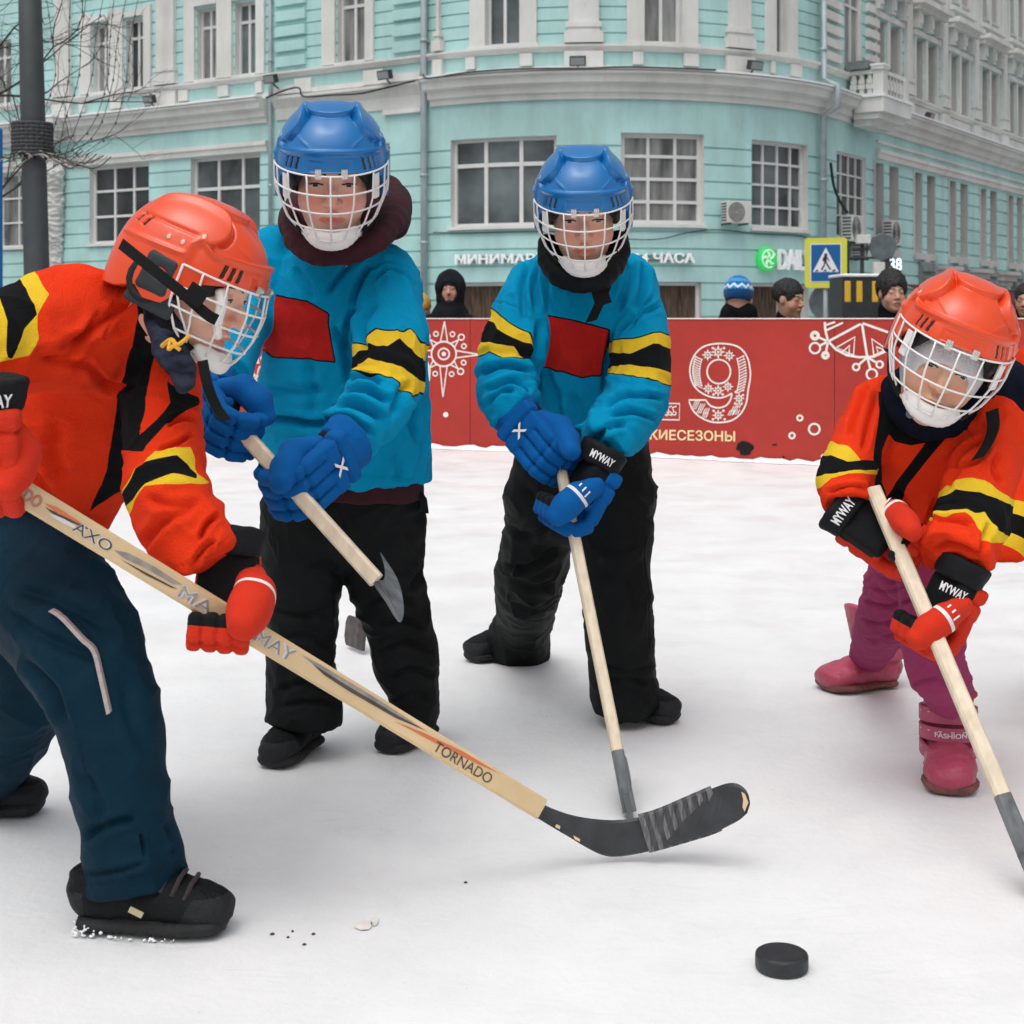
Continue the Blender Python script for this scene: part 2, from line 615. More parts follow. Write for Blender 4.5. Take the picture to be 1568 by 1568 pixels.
# half snowflake at the right
ox, oy = 1319, 494
pr.line([(1263, 493), (1264, 506), (1268, 522), (1280, 535), (1297, 544), (1316, 547), (1338, 546), (1356, 538), (1366, 524), (1370, 508), (1371, 494)], 3.6)
pr.line([(1318, 496), (1268, 523)], 3.6)
pr.line([(1320, 496), (1328, 547)], 3.6)
pr.line([(1321, 495), (1386, 518)], 3.6)
pr.line([(1265, 506), (1291, 494)], 3)
pr.line([(1264, 498), (1279, 493)], 3)
for tri in ([(1281, 532), (1309, 516), (1307, 544)], [(1290, 539), (1301, 529), (1300, 543)], [(1357, 534), (1335, 519), (1338, 544)], [(1355, 536), (1342, 531), (1345, 541)]):
    pr.line(tri, 3.2, True)
for (x0, y0), (x1, y1), r, fill_ in (((1268, 523), (1248, 514), 7, 1), ((1268, 523), (1248, 533), 9, 0), ((1268, 523), (1264, 544), 6, 1),
                                     ((1328, 547), (1311, 562), 6, 1), ((1328, 547), (1335, 573), 9, 0), ((1328, 547), (1347, 558), 6, 1), ((1388, 519), (1398, 540), 8, 0)):
    d = np.array((x1 - x0, y1 - y0), float)
    L = np.linalg.norm(d)
    e = np.array((x0, y0)) + d * (L - r) / L
    pr.line([(x0, y0), tuple(e)], 3.4)
    pr.ring(x1, y1, r - 1, 3)
    if fill_ and r > 5.5 and (x1 == 1264 or x1 == 1248):
        pr.ring(x1, y1, r - 3.2, 3)
pr.mb.build("printed_snowflake", white_print, board)
for x, y, r in ((1225, 640, 4), (1213, 667, 4.2), (1247, 657, 8.2), (1261, 699, 0), (683, 635, 0)):
    pr = Print()
    if r:
        pr.ring(x, y, r, 3)
    else:
        pr.dot(x, y, 4.1)
    pr.mb.build("printed_dot", white_print, board)
pr = Print()
# the ornate 9
cx9, cy9 = 1100, 570
out9 = [(1146, 596), (1149, 580), (1149, 566), (1145, 548), (1136, 535), (1124, 528.5), (1106, 526), (1088, 527.5), (1074, 533), (1063, 545), (1057, 562), (1058, 578), (1064, 592), (1076, 602.5), (1092, 608.5), (1108, 608.5), (1121, 602)]
tail9 = [(1121, 602), (1119, 612), (1112, 621), (1100, 624.5), (1088, 621), (1081, 612.5), (1055, 612.5), (1060, 626), (1070, 637), (1086, 645), (1102, 647), (1120, 644), (1134, 634), (1143, 617), (1146, 596)]
pr.line(smooth_poly(out9, 3), 2.6)
pr.line(tail9[:1] + list(smooth_poly(tail9[:6], 3)) + tail9[6:7] + list(smooth_poly(tail9[6:], 3)), 2.6)
pr.ring(1101, 569, 18, 2.6, 18.5)


def flower(x, y, r, a0=0.0):
    pr.ring(x, y, r * .42, 1.7)
    pr.dot(x, y, r * .18, 8)
    for k in range(8):
        a = a0 + k * math.pi / 4
        rr_ = r if k % 2 == 0 else r * .8
        p = [(x + .55 * r * math.cos(a - .3), y + .55 * r * math.sin(a - .3)), (x + rr_ * math.cos(a), y + rr_ * math.sin(a)), (x + .55 * r * math.cos(a + .3), y + .55 * r * math.sin(a + .3))]
        pr.fill(p)


for x, y, r in ((1100, 539, 11), (1084, 543.5, 9.5), (1117, 544.5, 9.5), (1085, 595, 9.5), (1100, 598, 9.5), (1115, 592, 9), (1132, 610, 9), (1100, 636, 9.5)):
    flower(x, y, r)
for sgn, xc, y0, y1 in ((-1, 1070, 549, 592), (1, 1134, 548, 600)):
    n9 = 13
    for k in range(n9):
        y = y0 + (y1 - y0) * k / (n9 - 1)
        bul = 4.0 * math.sin(math.pi * k / (n9 - 1))
        x = xc + sgn * (bul - 1)
        pr.line([(x - sgn * 4.5, y + 2), (x, y), (x + sgn * 4.5, y - 2.5)], 1.7)
        pr.dot(x + sgn * 5.5, y - 2.5, 1.7, 7)
    pr.line([(xc + sgn * (4 * math.sin(math.pi * t) - 5.5), y0 + (y1 - y0) * t) for t in np.linspace(0, 1, 9)], 1.6)
for x0, y0 in ((1066, 617), (1074, 622), (1081, 629), (1071, 629), (1124, 626), (1130, 621), (1119, 632), (1127, 631), (1079, 636), (1063, 623)):
    for k in range(3):
        pr.line([(x0 - 4 + k * 3, y0 + 4), (x0 + k * 3, y0 - 4)], 1.5)
for x, y in ((1092, 533), (1109, 533), (1093, 604), (1107, 604), (1127, 600), (1138, 605), (1136, 618), (1126, 618), (1093, 629), (1108, 629), (1092, 642), (1110, 642)):
    pr.dot(x, y, 2, 8)
pr.mb.build("printed_numeral", white_print, board)
pr = Print()
# small framed emblem beside the 9
pr.line([(998, 617), (1041, 618), (1040.5, 643), (998, 642)], 2.2, True)
for x in (1006, 1012, 1019, 1025, 1032):
    pr.line([(x - 4, 637), (x, 630 + (x % 3)), (x - 2, 624), (x + 4, 622)], 2.0)
    pr.ring(x + 1, 633, 2.6, 1.6)
pr.line([(1018, 617), (1019, 610), (1024, 612)], 2)
pr.mb.build("printed_emblem", white_print, board)
pr = Print()
# script at the left, partly hidden by the players
pr.word("решес", 360, 560, 62, 17, .015, skew=-.1, slope=.03)
for lp in ([(365, 590), (368, 575), (380, 570), (392, 575), (385, 588), (374, 586), (384, 576), (400, 577), (412, 582)], [(392, 590), (396, 566), (400, 563), (398, 584), (405, 590), (410, 582), (402, 578)],
           [(376, 622), (394, 632), (388, 645), (400, 640)], [(382, 650), (394, 655), (386, 668)], [(388, 610), (398, 640), (402, 625)]):
    pr.line(smooth_poly(lp, 4), 3)
pr.word("едел", 366, 612, 48, 14, .015, skew=-.1, slope=.03)
pr.mb.build("script_lettering", white_print, board)
pr = Print()
for x, y, r in ((320, 560, 22), (300, 520, 8)):
    pr.ring(x, y, r, 3)
pr.mb.build("printed_ring", white_print, board)
pr = Print()
pr.fill([(648, 552), (656, 554), (660, 566), (659, 582), (655, 588), (649, 580)])
pr.mb.build("printed_blot", white_print, board)
pr = Print()
# continuing artwork at the frame's right edge
pr.ring(1590, 600, 16, 3.4)
for k in range(6):
    a = k * math.pi / 3
    pr.line([(1590 + 16 * math.cos(a), 600 + 16 * math.sin(a)), (1590 + 38 * math.cos(a), 600 + 38 * math.sin(a))], 3)
pr.mb.build("printed_sun", white_print, board)
pw = Print(.0035)
pw.word("РУССКИЕСЕЗОНЫ", 938, 672, 188, 16, .018, slope=.022)
pw.mb.build("lettering", cream_print, board)
ph = Print(.0045)
ph.fill([(1127, 688), (1130, 679), (1137, 675), (1146, 677), (1154, 682), (1155, 687), (1149, 692), (1150, 695), (1141, 697.5), (1134, 696), (1133, 691)])
ph.fill([(1182, 681), (1190, 679), (1189, 682), (1183, 682.5)])
ph.fill([(1134, 704), (1139, 704), (1136, 706)])
ph.dot(1200, 700, 2, 8)
ph.mb.build("tear", hole_m, board)
# ridge of scraped snow along the foot of the board
sn = MB()
ss = along(0, BS[-1], .05)
rnd = random.Random(3)
prof = []
for s in ss:
    h, w = .018 + .022 * rnd.random() * (rnd.random() < .7), .05 + .06 * rnd.random()
    prof.append([bpt(s, .003, w), bpt(s, h * .8, w * .55), bpt(s, h, .012)])
for a, c in zip(prof[:-1], prof[1:]):
    for k in range(2):
        sn.quad(a[k], c[k], c[k + 1], a[k + 1])
o = sn.build("scraped_snow", snow_m, None, True)
tag(o, "thin ridge of scraped snow along the foot of the red board", "snow", kind="stuff")
# crumbs of dirt on the ice near the front left player
for px, py, r in ((417, 1431, .0035), (466, 1447, .003), (480, 1431, .0028), (441, 1436, .0022), (713, 1352, .003), (448, 1427, .002)):
    mb = MB()
    c = P(px, py, ground_y(py))
    rn = random.Random(int(px))
    mb.lathe((c[0], c[1], .0), (0, 0, 1), [(r * 1.2, 0.0003), (r, .0015), (r * .4, .0028)], 7)
    o = mb.build("dirt_crumb", mat("dirt", (.05, .045, .035), .9))
    tag(o, "small dark crumb of dirt lying on the white ice", "dirt crumb", "crumbs of dirt on the ice")
for px, py, wx in ((557, 1419, 32), (574, 1413, 14)):
    mb = MB()
    Y = ground_y(py)
    c = P(px, py, Y)
    rn = random.Random(px)
    n = 22
    vs = [(c[0] + wx / F * Y * (.7 + .3 * rn.random()) * math.cos(a) * .5, c[1] + .022 * (.6 + .5 * rn.random()) * math.sin(a), .0025) for a in np.linspace(0, 2 * math.pi, n + 1)[:-1]]
    mb.add(vs, [tuple(range(n))])
    o = mb.build("ice_stain", mat("stain", (.70, .68, .63), .6, var=.15, vscale=40))
    tag(o, "faint brownish wet stain on the ice, %s" % ("the wider of two" if wx > 20 else "the smaller of two"), "stain")
# ------------------------------------------------------------------ the turquoise corner building
A0 = np.array((-2.35, 43.45))
ARC0, ARC1 = math.radians(-37), math.radians(52)
RAD = 11.4 / (2 * math.sin((ARC1 - ARC0) / 2))
ARCL = RAD * (ARC1 - ARC0)
DL = np.array((math.cos(math.radians(-34.0)), math.sin(math.radians(-34.0))))
DR = np.array((math.cos(math.radians(57.0)), math.sin(math.radians(57.0))))
CEN = A0 + RAD * np.array((-math.sin(ARC0), math.cos(ARC0)))
A1 = CEN - RAD * np.array((-math.sin(ARC1), math.cos(ARC1)))


def plan(s):
    """plan point and outward normal at distance s along the facade (0 = left drainpipe)"""
    if s < 0:
        p, t = A0 + DL * s, DL
    elif s <= ARCL:
        f = ARC0 + s / RAD
        p, t = CEN - RAD * np.array((-math.sin(f), math.cos(f))), np.array((math.cos(f), math.sin(f)))
    else:
        p, t = A1 + DR * (s - ARCL), DR
    return p, np.array((t[1], -t[0]))


def wp(s, z, d=0.0):
    p, n = plan(s)
    return np.array((p[0] + n[0] * d, p[1] + n[1] * d, z))


_ss = np.arange(-24, ARCL + 45, .02)
_pl = np.array([plan(s)[0] for s in _ss])
_spx = CX + _pl[:, 0] / _pl[:, 1] * F


def sx_(px):
    return float(np.interp(px, _spx, _ss))


def zf(px, py):
    p, _ = plan(sx_(px))
    return CAMZ - (py - HZ) / F * p[1]


def cuts(s0, s1):
    c = [s0, s1]
    if s1 > 0 and s0 < ARCL:
        c += [s for s in np.arange(.0, ARCL + .01, .45) if s0 < s < s1] + [s for s in (0, ARCL) if s0 < s < s1]
    return sorted(set(round(x, 4) for x in c))


def bent(mb, s0, s1, z0, z1, d0, d1, mi=0):
    """box following the facade, from depth d0 to d1 (outward)"""
    cs = cuts(s0, s1)
    for a, c in zip(cs[:-1], cs[1:]):
        mb.quad(wp(a, z0, d1), wp(c, z0, d1), wp(c, z1, d1), wp(a, z1, d1), mi)
        mb.quad(wp(a, z1, d1), wp(c, z1, d1), wp(c, z1, d0), wp(a, z1, d0), mi)
        mb.quad(wp(c, z0, d1), wp(a, z0, d1), wp(a, z0, d0), wp(c, z0, d0), mi)
    mb.quad(wp(s0, z0, d0), wp(s0, z0, d1), wp(s0, z1, d1), wp(s0, z1, d0), mi)
    mb.quad(wp(s1, z0, d1), wp(s1, z0, d0), wp(s1, z1, d0), wp(s1, z1, d1), mi)


def paint(name, c, var, dark):
    m = mat(name, c, .8, var=var, vscale=.7, bump=.15, bscale=25)
    t_ = m.node_tree
    b_ = t_.nodes["Principled BSDF"]
    src = b_.inputs["Base Color"].links[0].from_socket
    co = t_.nodes.new("ShaderNodeTexCoord")
    for sc, p0, p1, dk in (((1.6, 1.6, .16), .30, .55, .88), ((.25, .25, .25), .35, .65, .93), ((7, 7, 3.0), .28, .48, .94)):
        mp_ = t_.nodes.new("ShaderNodeMapping")
        mp_.inputs["Scale"].default_value = sc
        t_.links.new(co.outputs["Object"], mp_.inputs[0])
        n_ = t_.nodes.new("ShaderNodeTexNoise")
        n_.inputs["Scale"].default_value, n_.inputs["Detail"].default_value, n_.inputs["Roughness"].default_value = 1.0, 7, .65
        t_.links.new(mp_.outputs[0], n_.inputs["Vector"])
        r_ = t_.nodes.new("ShaderNodeValToRGB")
        r_.color_ramp.elements[0].position, r_.color_ramp.elements[1].position = p0, p1
        r_.color_ramp.elements[0].color, r_.color_ramp.elements[1].color = (dk, dk * .99, dk * .97, 1), (1, 1, 1, 1)
        t_.links.new(n_.outputs["Fac"], r_.inputs[0])
        x_ = t_.nodes.new("ShaderNodeMix")
        x_.data_type, x_.blend_type = 'RGBA', 'MULTIPLY'
        x_.inputs["Factor"].default_value = 1
        t_.links.new(src, x_.inputs["A"])
        t_.links.new(r_.outputs[0], x_.inputs["B"])
        src = x_.outputs["Result"]
    t_.links.new(src, b_.inputs["Base Color"])
    return m


teal = paint("wall_teal", (.44, .70, .685), .10, 0)
stucco = paint("white_stucco", (.70, .705, .69), .08, 0)
stucco_g = paint("grey_stucco", (.55, .55, .54), .08, 0)
ledge_snow = mat("ledge_snow", (.83, .85, .87), .7)
frame_w = mat("window_white", (.66, .67, .66), .5, var=.05, vscale=3)
glass_d = mat("glass_dark", (.030, .037, .040), .05, var=.85, vscale=.7, spec=.7)  # strong noise paints uneven reflections into the pane colour
glass_g = mat("glass_grey", (.10, .12, .125), .06, var=.7, vscale=.6, spec=.6)  # lighter panes, their patchy reflections also painted as noise
glass_c = mat("glass_curtain", (.19, .195, .19), .10, var=.6, vscale=1.1, spec=.6, stretch=(3, 3, .6))
pipe_m = mat("drainpipe_grey", (.36, .42, .44), .45, metal=.2, var=.12, vscale=3)
dark_m = mat("dark_metal", (.03, .033, .036), .5, var=.2)
cable_m = mat("cable_black", (.012, .013, .014), .6)

bld = empty("corner_building", (3.5, 46, STREET_Z), "turquoise and white corner building with rounded facade, tall windows and a shop front", "building")
Z = lambda h: CAMZ + h           # heights below are given above the eye
BELT, CORN0, LEDGE, SILL, UP = 5.12, 5.98, 6.70, 7.30, 7.48
S_PIPE1, S_PIPE2 = sx_(419), sx_(1250)
S_BREAK = ARCL + 4.84
S_L, S_R = -23.0, ARCL + 42.0
wall_mb = MB()


def wall(s0, s1, z0, z1, holes=(), grooves=(), d=0.0, gd=.045, gw=.028):
    sc = cuts(s0, s1)
    for h in holes:
        sc += [h[0], h[1]]
    sc = sorted(set(round(x, 4) for x in sc if s0 - 1e-6 <= x <= s1 + 1e-6))
    zc = [z0, z1]
    for h in holes:
        zc += [h[2], h[3]]
    for g_ in grooves:
        if z0 < g_ - gw and g_ + gw < z1:
            zc += [g_ - gw, g_ + gw]
    zc = sorted(set(round(x, 4) for x in zc if z0 - 1e-6 <= x <= z1 + 1e-6))
    gset = [(g_ - gw - 1e-3, g_ + gw + 1e-3) for g_ in grooves]
    for a, c in zip(sc[:-1], sc[1:]):
        if c - a < 1e-4:
            continue
        sm = (a + c) / 2
        prev = None
        for lo, hi in zip(zc[:-1], zc[1:]):
            if hi - lo < 1e-4:
                continue
            zm = (lo + hi) / 2
            if any(h[0] < sm < h[1] and h[2] < zm < h[3] for h in holes):
                prev = None
                continue
            dd = d - (gd if any(l <= zm <= u for l, u in gset) else 0)
            wall_mb.quad(wp(a, lo, dd), wp(c, lo, dd), wp(c, hi, dd), wp(a, hi, dd))
            if prev is not None and abs(prev - dd) > 1e-6:
                wall_mb.quad(wp(a, lo, prev), wp(c, lo, prev), wp(c, lo, dd), wp(a, lo, dd))
            prev = dd


WINS = []


def window(s0, s1, z0, z1, cols, rows, d=0.0, rec=.22, bar=.07, sur=0.0, glass=None, reveal=None, vs=None, hs=None, edge=.09, sill=True, head=0.0):
    """glazed opening: frame with bars (part) and its pane (sub-part)"""
    mb = MB()
    f0, f1 = d - rec - .05, d - rec + .03
    rv = reveal or stucco
    for a, c in zip(cuts(s0, s1)[:-1], cuts(s0, s1)[1:]):
        mb.quad(wp(a, z0, d), wp(c, z0, d), wp(c, z0, f0), wp(a, z0, f0), 1)
        mb.quad(wp(a, z1, f0), wp(c, z1, f0), wp(c, z1, d), wp(a, z1, d), 1)
    mb.quad(wp(s0, z0, d), wp(s0, z0, f0), wp(s0, z1, f0), wp(s0, z1, d), 1)
    mb.quad(wp(s1, z0, f0), wp(s1, z0, d), wp(s1, z1, d), wp(s1, z1, f0), 1)
    bent(mb, s0 + .002, s0 + edge, z0 + .002, z1 - .002, f0, f1)
    bent(mb, s1 - edge, s1 - .002, z0 + .002, z1 - .002, f0, f1)
    bent(mb, s0 + edge, s1 - edge, z0 + .002, z0 + edge, f0, f1)
    bent(mb, s0 + edge, s1 - edge, z1 - edge, z1 - .002, f0, f1)
    for v in (vs if vs is not None else [i / cols for i in range(1, cols)]):
        c = s0 + (s1 - s0) * v
        bent(mb, c - bar / 2, c + bar / 2, z0 + edge, z1 - edge, f0, f1 - .008)
    for h in (hs if hs is not None else [i / rows for i in range(1, rows)]):
        c = z0 + (z1 - z0) * h
        bent(mb, s0 + edge, s1 - edge, c - bar / 2, c + bar / 2, f0, f1 - .012)
    if sur:
        bent(mb, s0 - sur, s0 - .003, z0 - .0, z1 + sur * .8, d, d + .07, 1)
        bent(mb, s1 + .003, s1 + sur, z0 - .0, z1 + sur * .8, d, d + .07, 1)
        bent(mb, s0 - .003, s1 + .003, z1 + .003, z1 + sur * .8, d, d + .067, 1)
    if sill:
        bent(mb, s0 - sur - .06, s1 + sur + .06, z0 - .09, z0 - .003, d - .02, d + .1, 1)
    w = mb.build("window", [frame_w, rv], bld)
    pm = MB()
    cs = cuts(s0 + .02, s1 - .02)
    for a, c in zip(cs[:-1], cs[1:]):
        pm.quad(wp(a, z0 + .02, f0 + .015), wp(c, z0 + .02, f0 + .015), wp(c, z1 - .02, f0 + .015), wp(a, z1 - .02, f0 + .015))
    pm.build("pane", glass or glass_d, w)
    return (s0, s1, z0, z1)


# --- lower storeys: openings
low, upp = [], []
BAYS = [ARCL + 5.9 + 3.87 * k for k in range(9)]
mz0, mz1 = Z(2.5), Z(5.07)


def lowwin(px0, px1, cols, rows, y0=None, y1=None, **k):
    a, c = sx_(px0), sx_(px1)
    low.append(window(a, c, y0 or mz0, y1 or mz1, cols, rows, **k))


lowwin(-52, 74, 5, 3, glass=glass_c, edge=.07, bar=.06)
lowwin(137, 228, 3, 3, vs=[.36, .68], hs=[.35, .68], glass=glass_d, bar=.08)
lowwin(292, 398, 3, 2, vs=[.35, .70], hs=[.62], glass=glass_g, bar=.1)
lowwin(470, 597, 3, 2, hs=[.6], glass=glass_d)
lowwin(690, 852, 3, 2, vs=[.33, .67], hs=[.70], glass=glass_g, bar=.11, y0=Z(2.56), y1=Z(5.0))
lowwin(951, 1078, 3, 4, glass=glass_c, bar=.085, edge=.12, y0=Z(2.58), y1=Z(5.07))
lowwin(1151, 1237, 4, 4, glass=glass_g, bar=.065, edge=.1, y0=Z(2.55), y1=Z(5.02))
t1, t2 = sx_(1281), sx_(1326)
low.append(window(t1, t2, Z(2.5), Z(5.05), 4, 4, bar=.05, glass=glass_d, edge=.06, rec=.12))
for bc in BAYS:
    for sg in (-1, 1):
        low.append(window(bc + sg * .72 - .46, bc + sg * .72 + .46, Z(2.25), Z(5.0), 2, 3, rec=.42, reveal=stucco_g, glass=glass_d, edge=.06, bar=.05))
# shop front openings at street level
shop = []
for px0, px1 in ((437, 640), (700, 868), (900, 1074), (1150, 1238)):
    a, c = sx_(px0), sx_(px1)
    shop.append(window(a, c, STREET_Z + .35, Z(1.0), 2, 1, glass=mat("shop_glass", (.085, .06, .045), .07, var=.6, vscale=3.5, spec=.6, stretch=(6, 6, .5)), bar=.05, reveal=stucco_g, rec=.18, sill=False))
# --- upper storey openings
uz1 = Z(9.78)


def upwin(px0, px1, sur=.0, **k):
    upp.append(window(sx_(px0), sx_(px1), Z(UP) + .06, k.pop("top", uz1), 2, 1, sur=sur, bar=.09, hs=[.74], edge=.07, **k))


for x0, x1, g_ in ((-16, 17, glass_c), (143, 166, glass_c), (193, 219, glass_d), (302, 331, glass_c), (360, 391, glass_g), (517, 559, glass_c)):
    upwin(x0, x1, glass=g_, sur=.0)
for x0, x1, g_ in ((744, 796, glass_g), (986, 1043, glass_c)):
    upp.append(window(sx_(x0), sx_(x1), Z(UP) + .06, Z(10.3), 2, 1, bar=.09, hs=[.8], edge=.07, glass=g_, sur=.48))
upp.append(window(sx_(1186), sx_(1206), Z(UP) + .06, Z(10.3), 2, 1, bar=.09, hs=[.8], edge=.07, glass=glass_g, sur=.4))
upp.append(window(sx_(1293), sx_(1319), Z(UP - .2), Z(10.2), 2, 1, bar=.08, hs=[.8], edge=.1, glass=glass_c, sill=False, rec=.1))
for bc in BAYS:
    for sg in (-1, 1):
        upp.append(window(bc + sg * .66 - .45, bc + sg * .66 + .45, Z(UP) + .06, Z(9.55), 2, 1, rec=.38, reveal=stucco_g, hs=[.75], edge=.06, bar=.05, sill=False))
        upp.append(window(bc + sg * .66 - .45, bc + sg * .66 + .45, Z(11.55), Z(13.4), 2, 1, rec=.38, reveal=stucco_g, hs=[.75], edge=.06, bar=.05))
TOP = Z(14.6)
gl = [Z(h) for h in np.arange(-1.35, 5.3, .466)]
gu = [Z(h) for h in np.arange(UP + .3, 14.4, .36)]
wall(S_L, S_R, STREET_Z, Z(5.2), low + shop, gl)
wall(S_L, S_R, Z(5.2), Z(UP), [], [])
wall(S_L, S_R, Z(UP), TOP, upp, gu, gd=.04, gw=.022)
# back and roof close the volume
pts = [wp(s, TOP) for s in [S_L] + list(np.linspace(0, ARCL, 12)) + [S_R]]
bl, br = pts[0] + np.array((8, 12, 0)), pts[-1] + np.array((-14, 4, 0))
wall_mb.add(pts + [br, bl], [tuple(range(len(pts) + 2))])
for a, c in ((bl, pts[0]), (pts[-1], br), (br, bl)):
    wall_mb.quad((a[0], a[1], STREET_Z), (c[0], c[1], STREET_Z), (c[0], c[1], TOP), (a[0], a[1], TOP))
wall_mb.build("wall", teal, bld)


def corn_d(s):
    return .0


# --- mouldings
def band(name, s0, s1, prof, m, parent=bld, caps=True):
    """running moulding; prof: list of (depth, height) from the bottom outwards to the top"""
    mb = MB()
    cs = cuts(s0, s1)
    k = len(prof)
    for a, c in zip(cs[:-1], cs[1:]):
        for (d0, h0), (d1, h1) in zip(prof[:-1], prof[1:]):
            mb.quad(wp(a, Z(h0), d0), wp(c, Z(h0), d0), wp(c, Z(h1), d1), wp(a, Z(h1), d1))
    for s in (s0, s1):
        mb.add([wp(s, Z(h), d) for d, h in prof], [tuple(range(k))])
    return mb.build(name, m, parent)


CP = [(0, 5.98), (.10, 5.98), (.12, 6.12), (.22, 6.16), (.24, 6.34), (.42, 6.40), (.46, 6.58), (.56, 6.62), (.58, 6.68), (0, 6.72)]
band("cornice", S_L, S_PIPE1 - .2, CP, stucco)
band("cornice", S_PIPE1 + .15, -.18, [(0, 6.02), (.05, 6.02), (.10, 6.35), (.20, 6.5), (.30, 6.62), (.30, 6.7), (0, 6.74)], stucco)
band("cornice", .12, ARCL + .02, CP, stucco)
band("cornice", ARCL + .05, S_R, CP, stucco)
sm = MB()
for s0, s1 in ((S_L, S_PIPE1 - .2), (.12, S_R)):
    bent(sm, s0, s1, Z(6.705), Z(6.755), .30, .60)
sm.build("ledge_snow", ledge_snow, bld)
for s0, s1 in ((S_L, S_PIPE1 - .2), (S_BREAK, S_R)):
    band("belt_course", s0, s1, [(0, BELT - .02), (.10, BELT), (.12, BELT + .16), (.17, BELT + .18), (.17, BELT + .30), (0, BELT + .33)], stucco)
band("belt_course", S_BREAK + .02, S_R, [(0, 5.60), (.07, 5.62), (.07, 5.70), (0, 5.72)], stucco)
band("sill_course", S_L, S_R, [(0, 7.28), (.06, 7.28), (.12, 7.36), (.18, 7.40), (.18, 7.46), (0, 7.49)], stucco)
band("plinth_band", S_L, S_R, [(0, 6.73), (.05, 6.73), (.05, 6.88), (0, 6.90)], stucco)


def pilaster(px0, px1, plinth=True, s=None):
    a, c = s or (sx_(px0), sx_(px1))
    mb = MB()
    w = c - a
    bent(mb, a, c, Z(8.06), TOP - .3, 0, .14)
    bent(mb, a - .07, c + .07, Z(7.92), Z(8.06), 0, .2)
    bent(mb, a - .03, c + .03, Z(7.80), Z(7.92), 0, .16)
    bent(mb, a - .11, c + .11, Z(7.50), Z(7.80), 0, .22)
    if plinth:
        bent(mb, a - .11, c + .11, Z(6.76), Z(7.27), 0, .17)
    return mb.build("pilaster", stucco, bld)


for x0, x1 in ((88, 110), (243, 270), (871, 917), (1114, 1146), (672, 676)):
    pilaster(x0, x1)
pilaster(0, 0, s=(S_L + 1, S_L + 1.9))
for bc in BAYS:
    pilaster(0, 0, s=(bc + 1.935 - .28, bc + 1.935 + .28))
# surrounds and panels of the parapet zone
def trim(name, m, *boxes):
    mb = MB()
    for x0, x1, h0, h1, dd in boxes:
        bent(mb, sx_(x0), sx_(x1), Z(h0), Z(h1), 0, dd)
    return mb.build(name, m, bld)


for x0, x1 in ((124, 141), (169, 190), (222, 233), (284, 300), (334, 357), (394, 407), (495, 515), (561, 574)):
    trim("window_surround", stucco, (x0, x1, UP + .02, 10.2, .09))
for x0, x1 in ((141, 169), (190, 222), (300, 334), (357, 394)):
    trim("lintel", stucco, (x0, x1, 9.86, 10.05, .12))
for x0, x1 in ((124, 132), (172, 188), (222, 232), (276, 290), (336, 352), (394, 404), (715, 729), (797, 816), (968, 984), (1046, 1068), (1178, 1184), (1208, 1224)):
    trim("plinth_block", stucco, (x0, x1, 6.92, 7.27, .1))
# rusticated blocks of the pavilion
for h in np.arange(7.62, 12, .46):
    for x0, x1 in ((424, 470), (604, 650)):
        trim("quoin", teal, (x0, x1, h, h + .30, .11))
for h in np.arange(7.66, 13, .40):
    for x0, x1 in ((1258, 1284), (1325, 1341)):
        trim("quoin", stucco, (x0, x1, h, h + .25, .14))
# plaster apron of the pavilion
for (x0, x1, h0, h1, dd) in ((425, 455, 6.78, 7.0, .16), (455, 480, 6.78, 7.2, .13), (560, 590, 6.78, 7.2, .13), (590, 648, 6.78, 7.0, .16), (480, 560, 6.76, 6.9, .1), (590, 648, 5.86, 6.0, .14)):
    trim("plaster_apron", stucco, (x0, x1, h0, h1, dd))
# pediments and brackets of the right wing
for bc in BAYS:
    pm = MB()
    bent(pm, bc - 1.55, bc + 1.55, Z(10.45), Z(10.62), 0, .34)
    bent(pm, bc - 1.62, bc + 1.62, Z(10.62), Z(10.80), 0, .55)
    bent(pm, bc - 1.4, bc + 1.4, Z(9.63), Z(9.80), 0, .14)
    for sg in (-1, 0, 1):
        bent(pm, bc + sg * 1.2 - .15, bc + sg * 1.2 + .15, Z(9.85), Z(10.45), 0, .26)
        bent(pm, bc + sg * 1.2 - .10, bc + sg * 1.2 + .10, Z(9.98), Z(10.3), .26, .32)
    for e in (-1.25, -.13, 1.12):
        bent(pm, bc + e, bc + e + (.26 if e == -.13 else .13), Z(UP + .05), Z(9.63), 0, .09)
    for e in (-1.35, -.13, 1.09):
        bent(pm, bc + e, bc + e + .26, Z(11.2), Z(13.6), 0, .1)
    bent(pm, bc - 1.5, bc + 1.5, Z(11.1), Z(11.25), 0, .3)
    bent(pm, bc - 1.3, bc + 1.3, Z(6.95), Z(7.25), 0, .06)
    pm.build("pediment", stucco, bld)
    lb = MB()
    bent(lb, bc - 1.25, bc - 1.19, Z(2.1), Z(5.05), 0, .06)
    bent(lb, bc - .25, bc + .25, Z(1.95), Z(2.2), 0, .12)
    bent(lb, bc - 1.2, bc + 1.2, Z(2.02), Z(2.16), 0, .1)
    lb.build("window_apron", stucco_g, bld)
